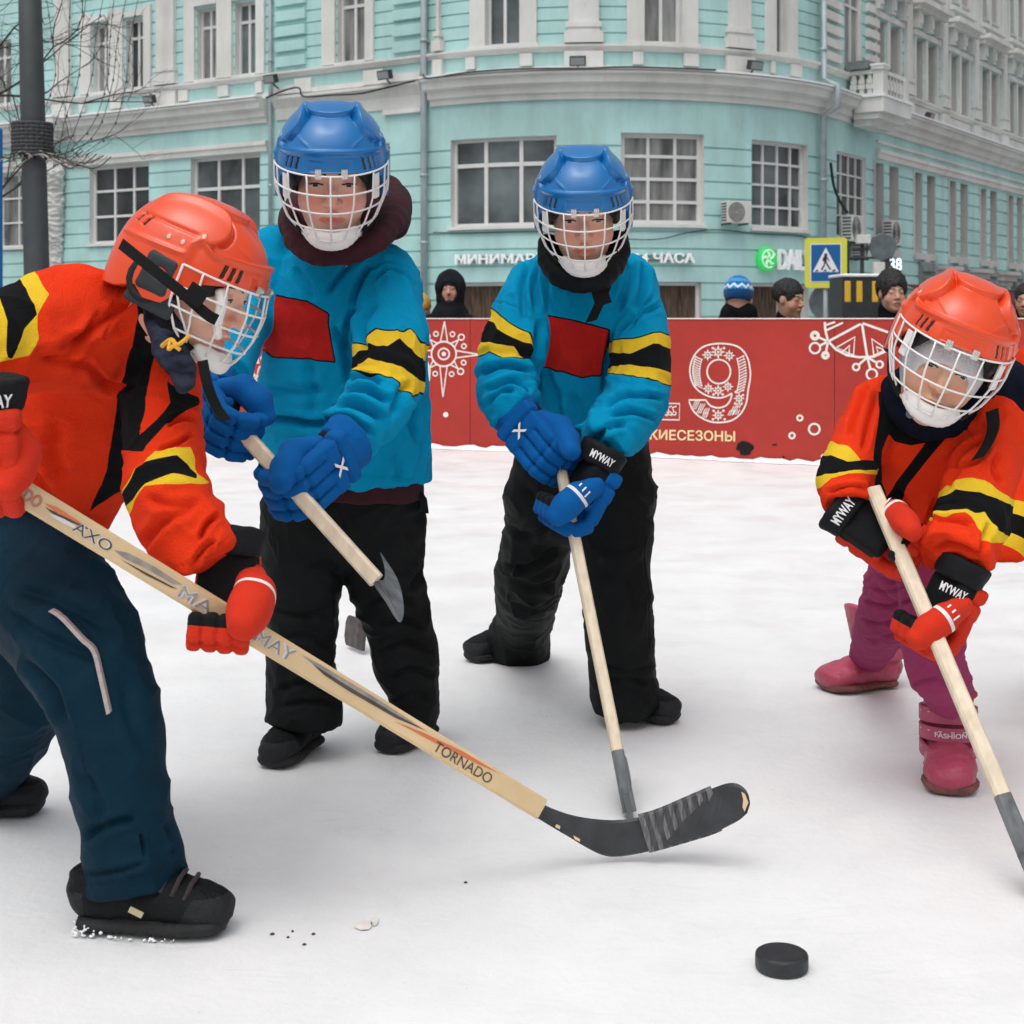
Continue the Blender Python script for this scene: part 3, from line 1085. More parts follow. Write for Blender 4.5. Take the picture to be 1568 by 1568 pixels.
for k, bc in enumerate(BAYS[1:]):
    kb = MB()
    bent(kb, bc - .65, bc + .65, Z(.55), Z(1.95), 0, .16)
    for j in range(4):
        bent(kb, bc - .7, bc + .7, Z(.6 + j * .34), Z(.8 + j * .34), .16, .24)
    kb.build("keystone", mat("grey_stone", (.22, .25, .25), .85, var=.25, vscale=3, bump=.4, bscale=12), bld)
    cb = MB()
    bent(cb, bc + .95, bc + 2.9, Z(1.72), Z(1.86), 0, .5)
    bent(cb, bc + 1.0, bc + 2.85, Z(1.5), Z(1.72), 0, .35)
    bent(cb, bc + 1.1, bc + 2.75, Z(1.3), Z(1.5), 0, .2)
    cb.build("door_canopy", stucco_g, bld)
# balcony at the start of the right wing
bal = MB()
T = ARCL
bent(bal, T + 2.15, T + 4.7, Z(6.24), Z(6.68), .30, 1.22)
bent(bal, T + 2.25, T + 4.6, Z(6.05), Z(6.24), .25, 1.05)
bent(bal, T + 2.4, T + 4.4, Z(5.86), Z(6.05), .2, .75)
balc = bal.build("balcony", stucco, bld)
pb = MB()
bent(pb, T + 2.22, T + 2.62, Z(6.70), Z(7.52), .86, 1.18)
bent(pb, T + 2.16, T + 2.68, Z(7.52), Z(7.62), .82, 1.22)
bent(pb, T + 4.2, T + 4.6, Z(6.70), Z(7.52), .86, 1.18)
bent(pb, T + 2.62, T + 4.2, Z(6.70), Z(6.82), .98, 1.12)
bent(pb, T + 2.62, T + 4.2, Z(7.40), Z(7.52), .95, 1.15)
bent(pb, T + 2.24, T + 2.36, Z(6.70), Z(6.82), .1, .86)
bent(pb, T + 2.22, T + 2.40, Z(7.40), Z(7.52), .1, .86)
for i in range(5):
    s = T + 2.78 + i * .3
    for h, r in ((6.88, .07), (7.02, .11), (7.18, .09), (7.32, .06)):
        bent(pb, s - r, s + r, Z(h - .07), Z(h + .075), 1.05 - r, 1.05 + r)
for i in range(3):
    for h, r in ((6.88, .07), (7.02, .11), (7.18, .09), (7.32, .06)):
        bent(pb, T + 2.30 - r * .7, T + 2.30 + r * .7, Z(h - .07), Z(h + .075), .25 + i * .25 - r, .25 + i * .25 + r)
pb.build("balustrade", stucco, balc)
sb = MB()
bent(sb, T + 2.12, T + 4.74, Z(6.685), Z(6.75), 1.18, 1.26)
bent(sb, T + 2.08, T + 2.2, Z(6.685), Z(6.75), .3, 1.18)
bent(sb, T + 2.14, T + 2.70, Z(7.625), Z(7.68), .80, 1.24)
sb.build("ledge_snow", ledge_snow, balc)
db = MB()
bent(db, T + 2.12, T + 4.3, Z(7.55), Z(7.80), .1, .75)
db.build("balcony_box", mat("box_grey", (.16, .19, .18), .7, var=.2), balc)
# drainpipes
for s, d, top, r in ((-.06, .16, TOP, .095), (S_PIPE2 + .05, .2, TOP, .10), (S_PIPE1 - .03, .12, TOP, .06)):
    mb = MB()
    zs = [STREET_Z + .1, Z(5.9), Z(6.15), Z(6.75), Z(7.0), top] if r > .08 else [Z(2.4), Z(5.9), Z(6.15), Z(6.75), Z(7.0), top]
    ds = [d, d, .66 if r > .08 and s > 1 else d, .66 if r > .08 and s > 1 else d, d, d]
    mb.tube([wp(s, z, q) for z, q in zip(zs, ds)], r, 10)
    for h in np.arange(0.2, 13, 1.9):
        if not 5.7 < h < 7.2:
            mb.tube([wp(s, Z(h), d), wp(s, Z(h + .09), d)], r * 1.25, 10)
    mb.build("drainpipe", pipe_m, bld, True)
# draped plaster figure and the ledge block above it, at the left edge
# (built after the surface tools, in the players' section)
# ------------------------------------------------------------------ shop lettering, fixtures and street things
sign_white = mat("sign_white", (.82, .84, .85), .4, emit=(.9, .93, .95, .12))
sign_side = mat("sign_side", (.10, .14, .14), .6)


def shop_sign(text, px0, px1, hc, hh, label, name="shop_sign"):
    s0, s1 = sx_(px0), sx_(px1)
    c = wp((s0 + s1) / 2, Z(hc), .1)
    root = empty(name, c, label, "shop sign")
    mb = MB()
    text_on(mb, text, lambda u, v, d: wp(s0 + u, Z(hc - hh / 2) + v, .07 + d), s1 - s0, hh, .02, 0, thick=.09)
    mb.build("letter", sign_white, root)
    rl = MB()
    for h in (.28, .72):
        bent(rl, s0 + .02, s1 - .02, Z(hc - hh / 2 + hh * h) - .012, Z(hc - hh / 2 + hh * h) + .012, 0, .068)
    rl.build("mounting_rail", sign_side, root)
    return root


shop_sign("МИНИМАРКЕТ", 701, 868, 1.65, .27, "white raised shop lettering beginning МИНИМАР above the hooded man")
shop_sign("24 ЧАСА", 968, 1061, 1.66, .28, "white raised lettering ending ЧАСА under the gridded window")
dl = shop_sign("DAILY", 1187, 1236, 1.68, .58, "tall white DAILY lettering beside the round green emblem")
gs = empty("shop_emblem", wp(sx_(1170), Z(1.68), .1), "round glowing green emblem left of the DAILY lettering", "shop sign")
gm = MB()
sc_ = sx_(1170)
n_ = plan(sc_)[1]
gm.lathe(wp(sc_, Z(1.68), .02), (n_[0], n_[1], 0), [(.335, 0), (.335, .15), (.31, .17)], 28)
gm.build("disc", mat("emblem_green", (.02, .40, .09), .4, emit=(.03, .55, .13, .6)), gs, True)
gm = MB()
tdir = np.array((-n_[1], n_[0], 0))


def emb(u, v):
    return wp(sc_, Z(1.68), .195) + tdir * u + np.array((0, 0, v))


for k in range(5):
    a = k * 1.25
    gm.tube([emb(.05 * math.cos(a), .05 * math.sin(a)), emb(.16 * math.cos(a + .3), .16 * math.sin(a + .3)), emb(.24 * math.cos(a + .7), .24 * math.sin(a + .7))], [.03, .034, .012], 6)
gm.tube([emb(.25 * math.cos(a), .25 * math.sin(a)) for a in np.linspace(.4, 5.2, 16)], .02, 6)
gm.build("leaf_mark", mat("emblem_pale", (.72, .85, .72), .5, emit=(.7, .85, .7, .3)), gs)

ac_m = mat("ac_white", (.60, .60, .57), .5, var=.08)


def ac_unit(px, hc, w, h, d, label, s=None):
    s0 = s if s is not None else sx_(px)
    n = np.array((*plan(s0)[1], 0))
    t = np.array((-n[1], n[0], 0))
    c = wp(s0, Z(hc), .12 + d / 2)
    root = empty("air_conditioner", c, label, "air conditioner", "air conditioners on the facade")
    mb = MB()
    mb.box(c, t * w / 2, n * d / 2, (0, 0, h / 2))
    mb.build("casing", ac_m, root, bevel=.02)
    g_ = MB()
    cf = c + n * (d / 2 + .004) - t * w * .12
    for k in range(1, 6):
        g_.tube([cf + (math.cos(a) * t + math.sin(a) * np.array((0, 0, 1))) * h * .085 * k for a in np.linspace(0, 2 * math.pi, 19)[:-1]], .012, 5, closed=True)
    g_.build("fan_grille", dark_m, root)
    v = MB()
    for k in range(7):
        v.box(c - t * (w / 2 + .003) + np.array((0, 0, -h * .38 + k * h * .127)), t * .004, n * d * .36, (0, 0, h * .03))
    v.build("vent", dark_m, root)
    for sg in (-1, 1):
        br_ = MB()
        br_.box(c + t * sg * w * .35 - n * (.06) - np.array((0, 0, h / 2 + .025)), t * .02, n * (d / 2 + .06), (0, 0, .02))
        br_.build("bracket", dark_m, root)


ac_unit(1118, 2.93, .78, .60, .34, "boxy grey air conditioner between the gridded window and the four-column window")
ac_unit(1290, 2.72, .85, .80, .36, "pale air conditioner above the crossing sign beside the drainpipe")
ac_unit(1304, 2.15, .75, .62, .34, "lower pale air conditioner under the one beside the drainpipe")
ac_unit(1352, 2.75, .85, .80, .36, "air conditioner with dark fan at the first bay of the right wing")


def floodlight(px, py, label, big_=1.0, d0=.2):
    s0 = sx_(px)
    n = np.array((*plan(s0)[1], 0))
    t = np.array((-n[1], n[0], 0))
    z = zf(px, py)
    c = wp(s0, z, d0 + .3)
    root = empty("floodlight", c, label, "floodlight", "floodlights on the facade ledge")
    mb = MB()
    dn = unit(n * .9 + np.array((0, 0, -.25)))
    up = unit(np.cross(t, dn))
    mb.box(c, t * .22 * big_, dn * .09, up * .13 * big_)
    for k in range(4):
        mb.box(c - dn * .11 + t * (-.15 + .1 * k) * big_, t * .012, dn * .03, up * .11 * big_)
    mb.build("housing", dark_m, root, bevel=.012)
    gl_ = MB()
    gl_.box(c + dn * .093, t * .19 * big_, dn * .004, up * .10 * big_)
    gl_.build("lens", mat("lens_grey", (.28, .30, .31), .15), root)
    ar = MB()
    ar.tube([c - dn * .05, c - dn * .12 - np.array((0, 0, .18)), wp(s0, z - .30, .05)], .025, 6)
    ar.build("bracket", dark_m, root)


for px, py, lab in ((247, 155, "floodlight on the ledge below the twin windows at the left"), (432, 124, "dark floodlight on the ledge above the taller blue helmet's left side"),
                    (606, 118, "dark floodlight beside the left drainpipe"), (886, 98, "square floodlight under the pilaster above the shorter blue player"),
                    (1139, 104, "floodlight on the ledge near the right end of the rounded facade"), (1402, 180, "floodlight on the ledge of the right wing past the balcony")):
    floodlight(px, py, lab)


def cable(pts, r, label, dd=.15):
    """black cable along the facade; picture points"""
    q = smooth_poly(np.array(pts, float), 6)
    mb = MB()
    mb.tube([wp(sx_(x), zf(x, y), dd) for x, y in q], r, 6)
    tag(mb.build("facade_cable", cable_m), label, "cable", "cables on the facade")


cable([(420, 152), (450, 140), (470, 137), (478, 150), (520, 148), (560, 146), (590, 140), (648, 126)], .028, "black cable sagging along the ledge above the taller blue player's helmet", .36)
cable([(668, 118), (678, 124), (730, 116), (800, 111), (900, 110), (960, 108), (1080, 112)], .022, "black cable on the ledge of the rounded facade", .62)
cable([(665, 356), (720, 357), (850, 355), (960, 366), (1010, 366), (1050, 357), (1095, 352), (1160, 358), (1215, 360), (1234, 366)], .016, "thin dark cable under the lower windows of the rounded facade", .06)
cable([(1257, 250), (1262, 285), (1272, 310), (1283, 326)], .045, "thick black cable curving from the right drainpipe to the air conditioner", .3)

# wrapped plaster figure under the cornice at the left edge
# ------------------------------------------------------------------ lamp post with a basket collar
LP = 13.4
lp = P(54, 488, LP)
lamp = empty("lamp_post", (lp[0], lp[1], STREET_Z), "thick dark grey lamp post at the left with a woven basket collar", "lamp post")
mb = MB()
post_m = mat("post_grey", (.040, .047, .050), .55, var=.15, vscale=6, bump=.1, bscale=40)
x0 = P(56.5, 430, LP)[0]
x1 = P(46, 0, LP)[0]
dx = (x1 - x0) / (430 / F * LP)
pz = lambda z: (x0 + dx * (z - P(0, 430, LP)[2]), LP, z)
mb.tube([pz(STREET_Z), pz(.2), pz(3.0), pz(5.5)], [.14, .112, .104, .085], 20)
mb.tube([pz(STREET_Z), pz(STREET_Z + .5)], [.18, .15], 20)
mb.build("pole", post_m, lamp, True)
am = MB()
am.tube([pz(5.4), pz(5.6), (pz(5.7)[0] - .5, LP - .1, 5.95), (pz(5.7)[0] - 1.1, LP - .2, 6.0)], .04, 8)
am.lathe((pz(5.7)[0] - 1.2, LP - .22, 5.92), (0, 0, 1), [(.05, 0), (.16, .03), (.12, .1), (.03, .14)], 14)
am.build("lamp_arm", post_m, lamp, True)
bk = MB()
zb0, zb1 = P(0, 236, LP)[2], P(0, 190, LP)[2]
zc_ = (zb0 + zb1) / 2
cxk = pz(zc_)[0] - .01
for j in range(9):
    z = zb0 + (zb1 - zb0) * j / 8
    bk.tube([(cxk + (.165 + .006 * ((k + j) % 2)) * math.cos(a), LP + (.165 + .006 * ((k + j) % 2)) * math.sin(a), z) for k, a in enumerate(np.linspace(0, 2 * math.pi, 33)[:-1])], .013, 5, closed=True)
for a in np.linspace(0, 2 * math.pi, 25)[:-1]:
    bk.tube([(cxk + .167 * math.cos(a), LP + .167 * math.sin(a), zb0 - .01), (cxk + .169 * math.cos(a), LP + .169 * math.sin(a), zb1 + .012)], .009, 5)
bk.lathe((cxk, LP, zb0), (0, 0, 1), [(.11, 0), (.159, .002), (.159, zb1 - zb0), (.11, zb1 - zb0 + .002)], 24)
bk.build("basket_collar", mat("wicker_grey", (.045, .048, .052), .8, var=.3, vscale=30), lamp)

# strings of lights from the collar
cd = mat("light_string", (.03, .03, .03), .6)
bulb = mat("string_bulb", (.09, .085, .08), .35)
rs = random.Random(11)
for k, (tx, ty, mx_, my_) in enumerate(((108, -10, 104, 130), (133, -10, 120, 120), (160, -12, 140, 120), (176, -12, 165, 118), (196, -14, 172, 128), (214, -14, 192, 130), (70, -12, 84, 120))):
    bx = 84 + k * 5 if k < 6 else 74
    by = 240 + 4 * (k % 3)
    Y1 = LP + .5 + .25 * k
    pts2 = smooth_poly(np.array([(tx, ty), (mx_ + (tx - mx_) * .35, my_ * .45), (mx_, my_), (mx_ - 22, my_ + 70), (bx, by)]), 9)
    q = [P(x, y, Y1 + (LP + .17 - Y1) * i / (len(pts2) - 1)) for i, (x, y) in enumerate(pts2)]
    rt = empty("string_light", q[0], "dark string of tiny bulbs hanging to the basket collar, %s from the post" % ("second nearest", "third", "fourth", "fifth", "sixth", "farthest", "nearest")[k], "string light", "strings of lights on the lamp post")
    mb = MB()
    mb.tube(q, .0035, 5)
    mb.build("wire", cd, rt)
    for i in range(1, len(q) - 1, 4):
        bb = MB()
        bb.lathe(q[i] - np.array((0, 0, .03)), (rs.uniform(-.2, .2), 0, 1), [(.002, 0), (.009, .006), (.009, .022), (.004, .033)], 6)
        bb.build("bulb", bulb, rt)
# tangle of wire ends and foil under the collar
tg = MB()
for k in range(46):
    a = rs.uniform(-.4, math.pi + .6) * -1
    r0 = .15
    p0 = np.array((cxk + r0 * math.cos(a), LP + r0 * math.sin(a), zb0 - .0))
    pts = [p0]
    for j in range(5):
        pts.append(pts[-1] + np.array((rs.uniform(-.05, .05) + .02 * math.cos(a), rs.uniform(-.04, .04), rs.uniform(-.035, .012))))
    tg.tube(smooth_poly(np.array(pts), 3), rs.uniform(.003, .0065), 4, rs.choice((0, 0, 1)))
for k in range(9):
    px = 98 + k * 5.5
    q = smooth_poly(np.array([P(74 + k * 2, 240, LP + .1), P(px, 250 + (k % 3) * 4, LP + .2), P(px + 28, 232 + k, LP + .3)]), 4)
    tg.tube(q, .006, 4, k % 2)
tag(tg.build("wire_tangle", [cd, mat("wire_pale", (.34, .31, .27), .5)]), "tangle of wires and pale ties under the basket collar of the lamp post", "wires")


# ------------------------------------------------------------------ bare tree at the left edge
def tree(base, height, label, seed, lean=(0, 0)):
    r_ = random.Random(seed)
    root = empty("bare_tree", base, label, "tree")
    tr = MB()
    tp = [np.array(base) + np.array((lean[0] * t + .05 * math.sin(4 * t), lean[1] * t, height * .55 * t)) for t in np.linspace(0, 1, 7)]
    tr.tube(tp, list(np.linspace(.085, .045, 7)), 9)
    bark = mat("bark_dark", (.035, .03, .027), .9, var=.3, vscale=20, bump=.5, bscale=50)
    tr.build("trunk", bark, root, True)
    cr = MB()

    def grow(p, d, L, r, depth):
        n = 5
        pts, dirs = [p], d
        for i in range(n):
            dirs = unit(dirs + np.array([r_.gauss(0, .16) for _ in range(3)]) + np.array((0, 0, .03)))
            pts.append(pts[-1] + dirs * L / n)
        cr.tube(pts, list(np.linspace(r, r * .45, n + 1)), 5)
        if depth <= 0:
            return
        for k in range(r_.choice((3, 4))):
            j = r_.randint(2, n)
            nd = unit(dirs + np.array([r_.gauss(0, .62) for _ in range(3)]) + np.array((0, 0, -.05)))
            grow(pts[j], nd, L * r_.uniform(.5, .72), max(.0022, r * .5), depth - 1)

    for k in range(10):
        p = tp[4 + k % 3] if k < 7 else tp[6]
        a = k * 2.399
        grow(p, unit((math.cos(a) + (.5 if k % 3 else 0), math.sin(a) * .5, .5 if k < 7 else .9)), height * .17, .016, 3)
    cr.build("crown", bark, root)
    return root


tb = P(-95, 488, 15.2)
tree((tb[0], tb[1], STREET_Z), 6.6, "bare dark tree at the left edge behind the lamp post, its twigs crossing the facade", 5, (.35, 0))

# blue pole at the very left edge
bp_ = P(-3, 300, 13.6)
bpo = empty("flag_pole", (bp_[0], 13.6, STREET_Z), "bright blue round pole at the left edge of the picture", "pole")
mb = MB()
zt = P(0, 196, 13.6)[2]
zt -= STREET_Z
mb.lathe((bp_[0], 13.6, STREET_Z + .002), (0, 0, 1), [(.040, 0), (.040, zt - .03), (.036, zt - .008), (.02, zt)], 16)
mb.build("pole", mat("blue_paint", (.0, .14, .45), .4), bpo, True)
mb = MB()
mb.lathe((bp_[0], 13.6, STREET_Z + .001), (0, 0, 1), [(.10, 0), (.10, .012), (.05, .03)], 16)
mb.build("base", dark_m, bpo, True)

# ------------------------------------------------------------------ pedestrian crossing sign
SY = 27.0
cs_ = P(1264.5, 402.5, SY)
sg = empty("crossing_sign", (cs_[0], SY, STREET_Z), "square pedestrian crossing sign with broad yellow border on a grey post", "traffic sign")
yaw = math.radians(-14)
tx_ = np.array((math.cos(yaw), math.sin(yaw), 0))
tn_ = np.array((math.sin(yaw), -math.cos(yaw), 0))
hw, hh_ = .365, .44


def sp(u, v, d=0.0):
    return cs_ + tx_ * u + np.array((0, 0, v)) + tn_ * d


def rrect(w, h, r, n=5):
    out = []
    for cx_, cy_, a0 in ((w - r, h - r, 0), (-w + r, h - r, 90), (-w + r, -h + r, 180), (w - r, -h + r, 270)):
        out += [(cx_ + r * math.cos(math.radians(a0 + 90 * k / n)), cy_ + r * math.sin(math.radians(a0 + 90 * k / n))) for k in range(n + 1)]
    return out


def plate(mb, pts, d0, d1, mi=0, fn=sp):
    k = len(pts)
    mb.add([fn(u, v, d1) for u, v in pts] + [fn(u, v, d0) for u, v in pts], [tuple(range(k)), tuple(range(2 * k - 1, k - 1, -1))] + [(i, i + k, (i + 1) % k + k, (i + 1) % k) for i in range(k)], mi)


m_y = mat("sign_yellow", (.62, .62, .06), .5)
m_b = mat("sign_blue", (.0, .10, .30), .4)
m_w = mat("sign_face_white", (.74, .76, .80), .45)
mb = MB()
plate(mb, rrect(hw, hh_, .05), -.02, 0)
mb.build("border_panel", m_y, sg)
mb = MB()
plate(mb, rrect(hw * .74, hh_ * .77, .03), .001, .006)
mb.build("white_rim", m_w, sg)
mb = MB()
plate(mb, rrect(hw * .69, hh_ * .73, .012), .0065, .010)
mb.build("blue_field", m_b, sg)
mb = MB()
plate(mb, [(-.225, -.16), (.225, -.16), (0, .27)], .0105, .013)
mb.build("triangle", m_w, sg)
mb = MB()
fig = [(0.0, .135, .026)]
mb.lathe(sp(0, .138, .0135), tn_, [(.030, 0), (.030, .003)], 12)
for pts, w in (([(-.005, .112), (-.012, .02)], .055), ([(-.03, .10), (-.052, .06), (-.04, .03)], .016), ([(.02, .10), (.045, .055), (.062, .03)], .016),
               ([(.0, .02), (.03, -.04), (.075, -.11)], .024), ([(-.012, .02), (-.028, -.045), (-.07, -.115)], .024), ([(.06, -.112), (.09, -.112)], .014), ([(-.08, -.118), (-.05, -.118)], .014)):
    for (u0, v0), (u1, v1) in zip(pts[:-1], pts[1:]):
        d_ = np.array((u1 - u0, v1 - v0))
        nn = np.array((-d_[1], d_[0])) / np.linalg.norm(d_) * w / 2
        plate(mb, [(u0 + nn[0], v0 + nn[1]), (u0 - nn[0], v0 - nn[1]), (u1 - nn[0], v1 - nn[1]), (u1 + nn[0], v1 + nn[1])], .0135, .0165)
for u in (-.15, -.005, .14):
    plate(mb, [(u - .035, -.15), (u + .02, -.15), (u + .032 * (1 if u > 0 else .5), -.118), (u - .01, -.118)], .0135, .0155)
mb.build("walking_figure", mat("sign_black", (.012, .012, .014), .5), sg)
mb = MB()
mb.bbox(-.02, .02, -.02, .02, 0, 1)
mb.v = []
mb.f = []
mb.m = []
mb.tube([(cs_[0] + .01, SY + .08, STREET_Z), (cs_[0] + .01, SY + .08, cs_[2] + .4)], .04, 12)
mb.build("post", mat("post_pale", (.34, .38, .40), .4, metal=.3), sg, True)
mb = MB()
plate(mb, rrect(.30, .40, .02), -.25, -.10, fn=lambda u, v, d: sp(u + .10, v, d))
mb.build("back_box", dark_m, sg)
# round sign seen from behind, lower on a second post
rc_ = P(1266, 463, SY + .4)
rsn = empty("round_sign", (rc_[0], rc_[1], STREET_Z), "round grey back of a traffic sign under the crossing sign", "traffic sign")
mb = MB()
mb.lathe((rc_[0], rc_[1], rc_[2]), (.05, -1, 0), [(.30, -.01), (.325, -.008), (.325, .008), (.30, .012)], 32)
mb.build("disc", mat("sign_back", (.17, .19, .20), .45, metal=.4, var=.35, vscale=4), rsn, True)
mb = MB()
mb.tube([(rc_[0] + .1, rc_[1] + .08, STREET_Z), (rc_[0] + .1, rc_[1] + .08, rc_[2] + .3)], .035, 10)
mb.build("post", pipe_m, rsn, True)

# ------------------------------------------------------------------ traffic signal cluster behind the sign
TY = 30.0
tl = P(1351, 400, TY)
ts = empty("traffic_signal", (tl[0], TY, STREET_Z), "grey sign backs and lit white countdown on dark rails above the thick-haired man", "traffic signal")
mb = MB()
oc = P(1351, 378, TY)
mb.lathe(oc, (0, -1, 0), [(.26, 0), (.28, .01), (.28, .03), (.26, .04)], 8)
mb.build("sign_back", mat("sign_back_dark", (.10, .125, .135), .5, var=.2), ts)
mb = MB()
for py in (381, 394):
    a, c = P(1296, py, TY), P(1366, py + 1, TY)
    mb.tube([a, c], .022, 8)
a, c = P(1321, 372, TY), P(1321, 488, TY)
mb.tube([(a[0], TY + .06, STREET_Z), (a[0], TY + .06, a[2])], .04, 10)
mb.tube([(oc[0] + .05, TY + .06, STREET_Z), (oc[0] + .05, TY + .06, oc[2])], .05, 10)
mb.build("rail", dark_m, ts)
mb = MB()
q = P(1344, 411, TY)
mb.bbox(q[0] - .11, q[0] + .11, TY - .14, TY + .05, q[2] - .14, q[2] + .12)
mb.build("control_box", ac_m, ts, bevel=.01)
mb = MB()
q2 = P(1321, 366, TY)
mb.bbox(q2[0] - .13, q2[0] + .13, TY - .12, TY + .05, q2[2] - .09, q2[2] + .08)
mb.build("control_box", ac_m, ts, bevel=.01)
mb = MB()
q = P(1360, 417, TY)
mb.bbox(q[0] - .10, q[0] + .26, TY + .0, TY + .2, q[2] - .22, q[2] + .26)
mb.build("signal_housing", dark_m, ts, bevel=.015)
mb = MB()
q = P(1371.5, 405, TY)
text_on(mb, "38", lambda u, v: (q[0] - .12 + u, TY - .006, q[2] - .13 + v), .24, .26, .03)
mb.build("countdown", mat("countdown_lit", (.8, .9, .95), .4, emit=(.75, .9, 1.0, .7)), ts)

# striped barrier box behind the man
by_ = 24.0
bx0, bx1 = P(1290, 0, by_)[0], P(1356, 0, by_)[0]
bz0, bz1 = P(0, 500, by_)[2], P(0, 424, by_)[2]
bar = empty("striped_booth", ((bx0 + bx1) / 2, by_, STREET_Z), "black booth with upright yellow stripes and snow on its top", "booth")
mb = MB()
mb.bbox(bx0, bx1, by_, by_ + 1.0, STREET_Z, bz1)
mb.build("body", mat("booth_black", (.016, .017, .018), .5, var=.3), bar, bevel=.02)
mb = MB()
for px in (1299, 1317, 1341):
    a = P(px - 6, 0, by_)[0]
    c = P(px + 4, 0, by_)[0]
    for z0, z1 in ((P(0, 463, by_)[2], P(0, 430, by_)[2]),):
        mb.bbox(a, c, by_ - .012, by_ + .05, z0, z1)
mb.build("yellow_stripe", mat("stripe_yellow", (.62, .38, .02), .5), bar, bevel=.02)
mb = MB()
mb.bbox(bx0 - .02, bx1 + .02, by_ - .03, by_ + 1.0, bz1 + .002, bz1 + .05)
mb.build("snow_cap", snow_m, bar, bevel=.02)
# dark red awning on the right wing, low
aw = empty("awning", wp(ARCL + 14, Z(.9), .8), "dark red awning along the right wing behind the red helmet", "awning")
mb = MB()
for k in range(3):
    s0 = ARCL + 7.0 + k * 4.6
    for a, c in zip(np.linspace(s0, s0 + 4.2, 9)[:-1], np.linspace(s0, s0 + 4.2, 9)[1:]):
        mb.quad(wp(a, Z(.62), 1.3), wp(c, Z(.62), 1.3), wp(c, Z(1.15), .2), wp(a, Z(1.15), .2))
        mb.quad(wp(a, Z(.35), 1.3), wp(c, Z(.35), 1.3), wp(c, Z(.62), 1.3), wp(a, Z(.62), 1.3))
mb.build("canvas", mat("awning_red", (.10, .018, .022), .8, var=.2), aw)
mb = MB()
for k in range(3):
    for e in (0.05, 4.15):
        s0 = ARCL + 7.0 + k * 4.6 + e
        mb.tube([wp(s0, Z(.62), 1.28), wp(s0, Z(.7), .05)], .025, 6)
mb.build("frame", dark_m, aw)
# ------------------------------------------------------------------ smooth-surface modelling
_rs = np.random.RandomState(5)
_PERM = _rs.permutation(256).astype(np.int64)
_PERM = np.concatenate([_PERM, _PERM, _PERM])
_GR = _rs.normal(size=(256, 3))
_GR /= np.linalg.norm(_GR, axis=1)[:, None]


def pnoise(p):
    p = np.asarray(p, dtype=np.float64)
    i = np.floor(p).astype(np.int64)
    f = p - i
    u = f * f * f * (f * (f * 6 - 15) + 10)
    i &= 255

    def g_(a, b_, c):
        h = _PERM[_PERM[_PERM[(i[:, 0] + a) & 255] + ((i[:, 1] + b_) & 255)] + ((i[:, 2] + c) & 255)]
        return ((f - (a, b_, c)) * _GR[h & 255]).sum(1)

    def lerp(t, a, b_):
        return a + t * (b_ - a)
    x = lerp(u[:, 0], g_(0, 0, 0), g_(1, 0, 0))
    y = lerp(u[:, 0], g_(0, 1, 0), g_(1, 1, 0))
    z = lerp(u[:, 0], g_(0, 0, 1), g_(1, 0, 1))
    w = lerp(u[:, 0], g_(0, 1, 1), g_(1, 1, 1))
    return 1.6 * lerp(u[:, 2], lerp(u[:, 1], x, y), lerp(u[:, 1], z, w))


def smin(a, b_, k):
    if k <= 0:
        return np.minimum(a, b_)
    h = np.clip(.5 + .5 * (b_ - a) / k, 0, 1)
    return b_ * (1 - h) + a * h - k * h * (1 - h)


def ell_d(p, c, r, R=None):
    q = p - V3(c)
    if R is not None:
        q = q @ R
    r = V3(r)
    e = np.sqrt(((q / r) ** 2).sum(1))
    return (e - 1) * r.min()


def rbox_d(p, c, h, rd, R=None):
    q = p - V3(c)
    if R is not None:
        q = q @ R
    q = np.abs(q) - (V3(h) - rd)
    return np.sqrt((np.maximum(q, 0) ** 2).sum(1)) + np.minimum(q.max(1), 0) - rd


def chain_d(p, nodes, ref, ks=.012, pw=2, flat=False):
    """lofted limb: nodes (centre, radius along ref, radius across)"""
    ref = V3(ref)
    best = None
    for (c0, a0, b0), (c1, a1, b1) in zip(nodes[:-1], nodes[1:]):
        ax = c1 - c0
        L = np.linalg.norm(ax)
        a = ax / L
        side = unit(ref - a * np.dot(ref, a))
        oth = np.cross(a, side)
        q = p - c0
        w = q @ a
        t = np.clip(w / L, 0, 1)
        w = w - t * L
        ra, rb = a0 + t * (a1 - a0), b0 + t * (b1 - b0)
        rm = np.minimum(ra, rb)
        if pw == 2:
            e = np.sqrt((q @ side / ra) ** 2 + (q @ oth / rb) ** 2 + (w / rm) ** 2)
        else:
            e = (np.abs(q @ side / ra) ** pw + np.abs(q @ oth / rb) ** pw + np.abs(w / rm) ** pw) ** (1 / pw)
        d = (e - 1) * rm
        best = d if best is None else smin(best, d, ks)
    if flat:
        a = unit(nodes[-1][0] - nodes[-2][0])
        best = -smin(-best, -((p - nodes[-1][0]) @ a), .006)
    return best


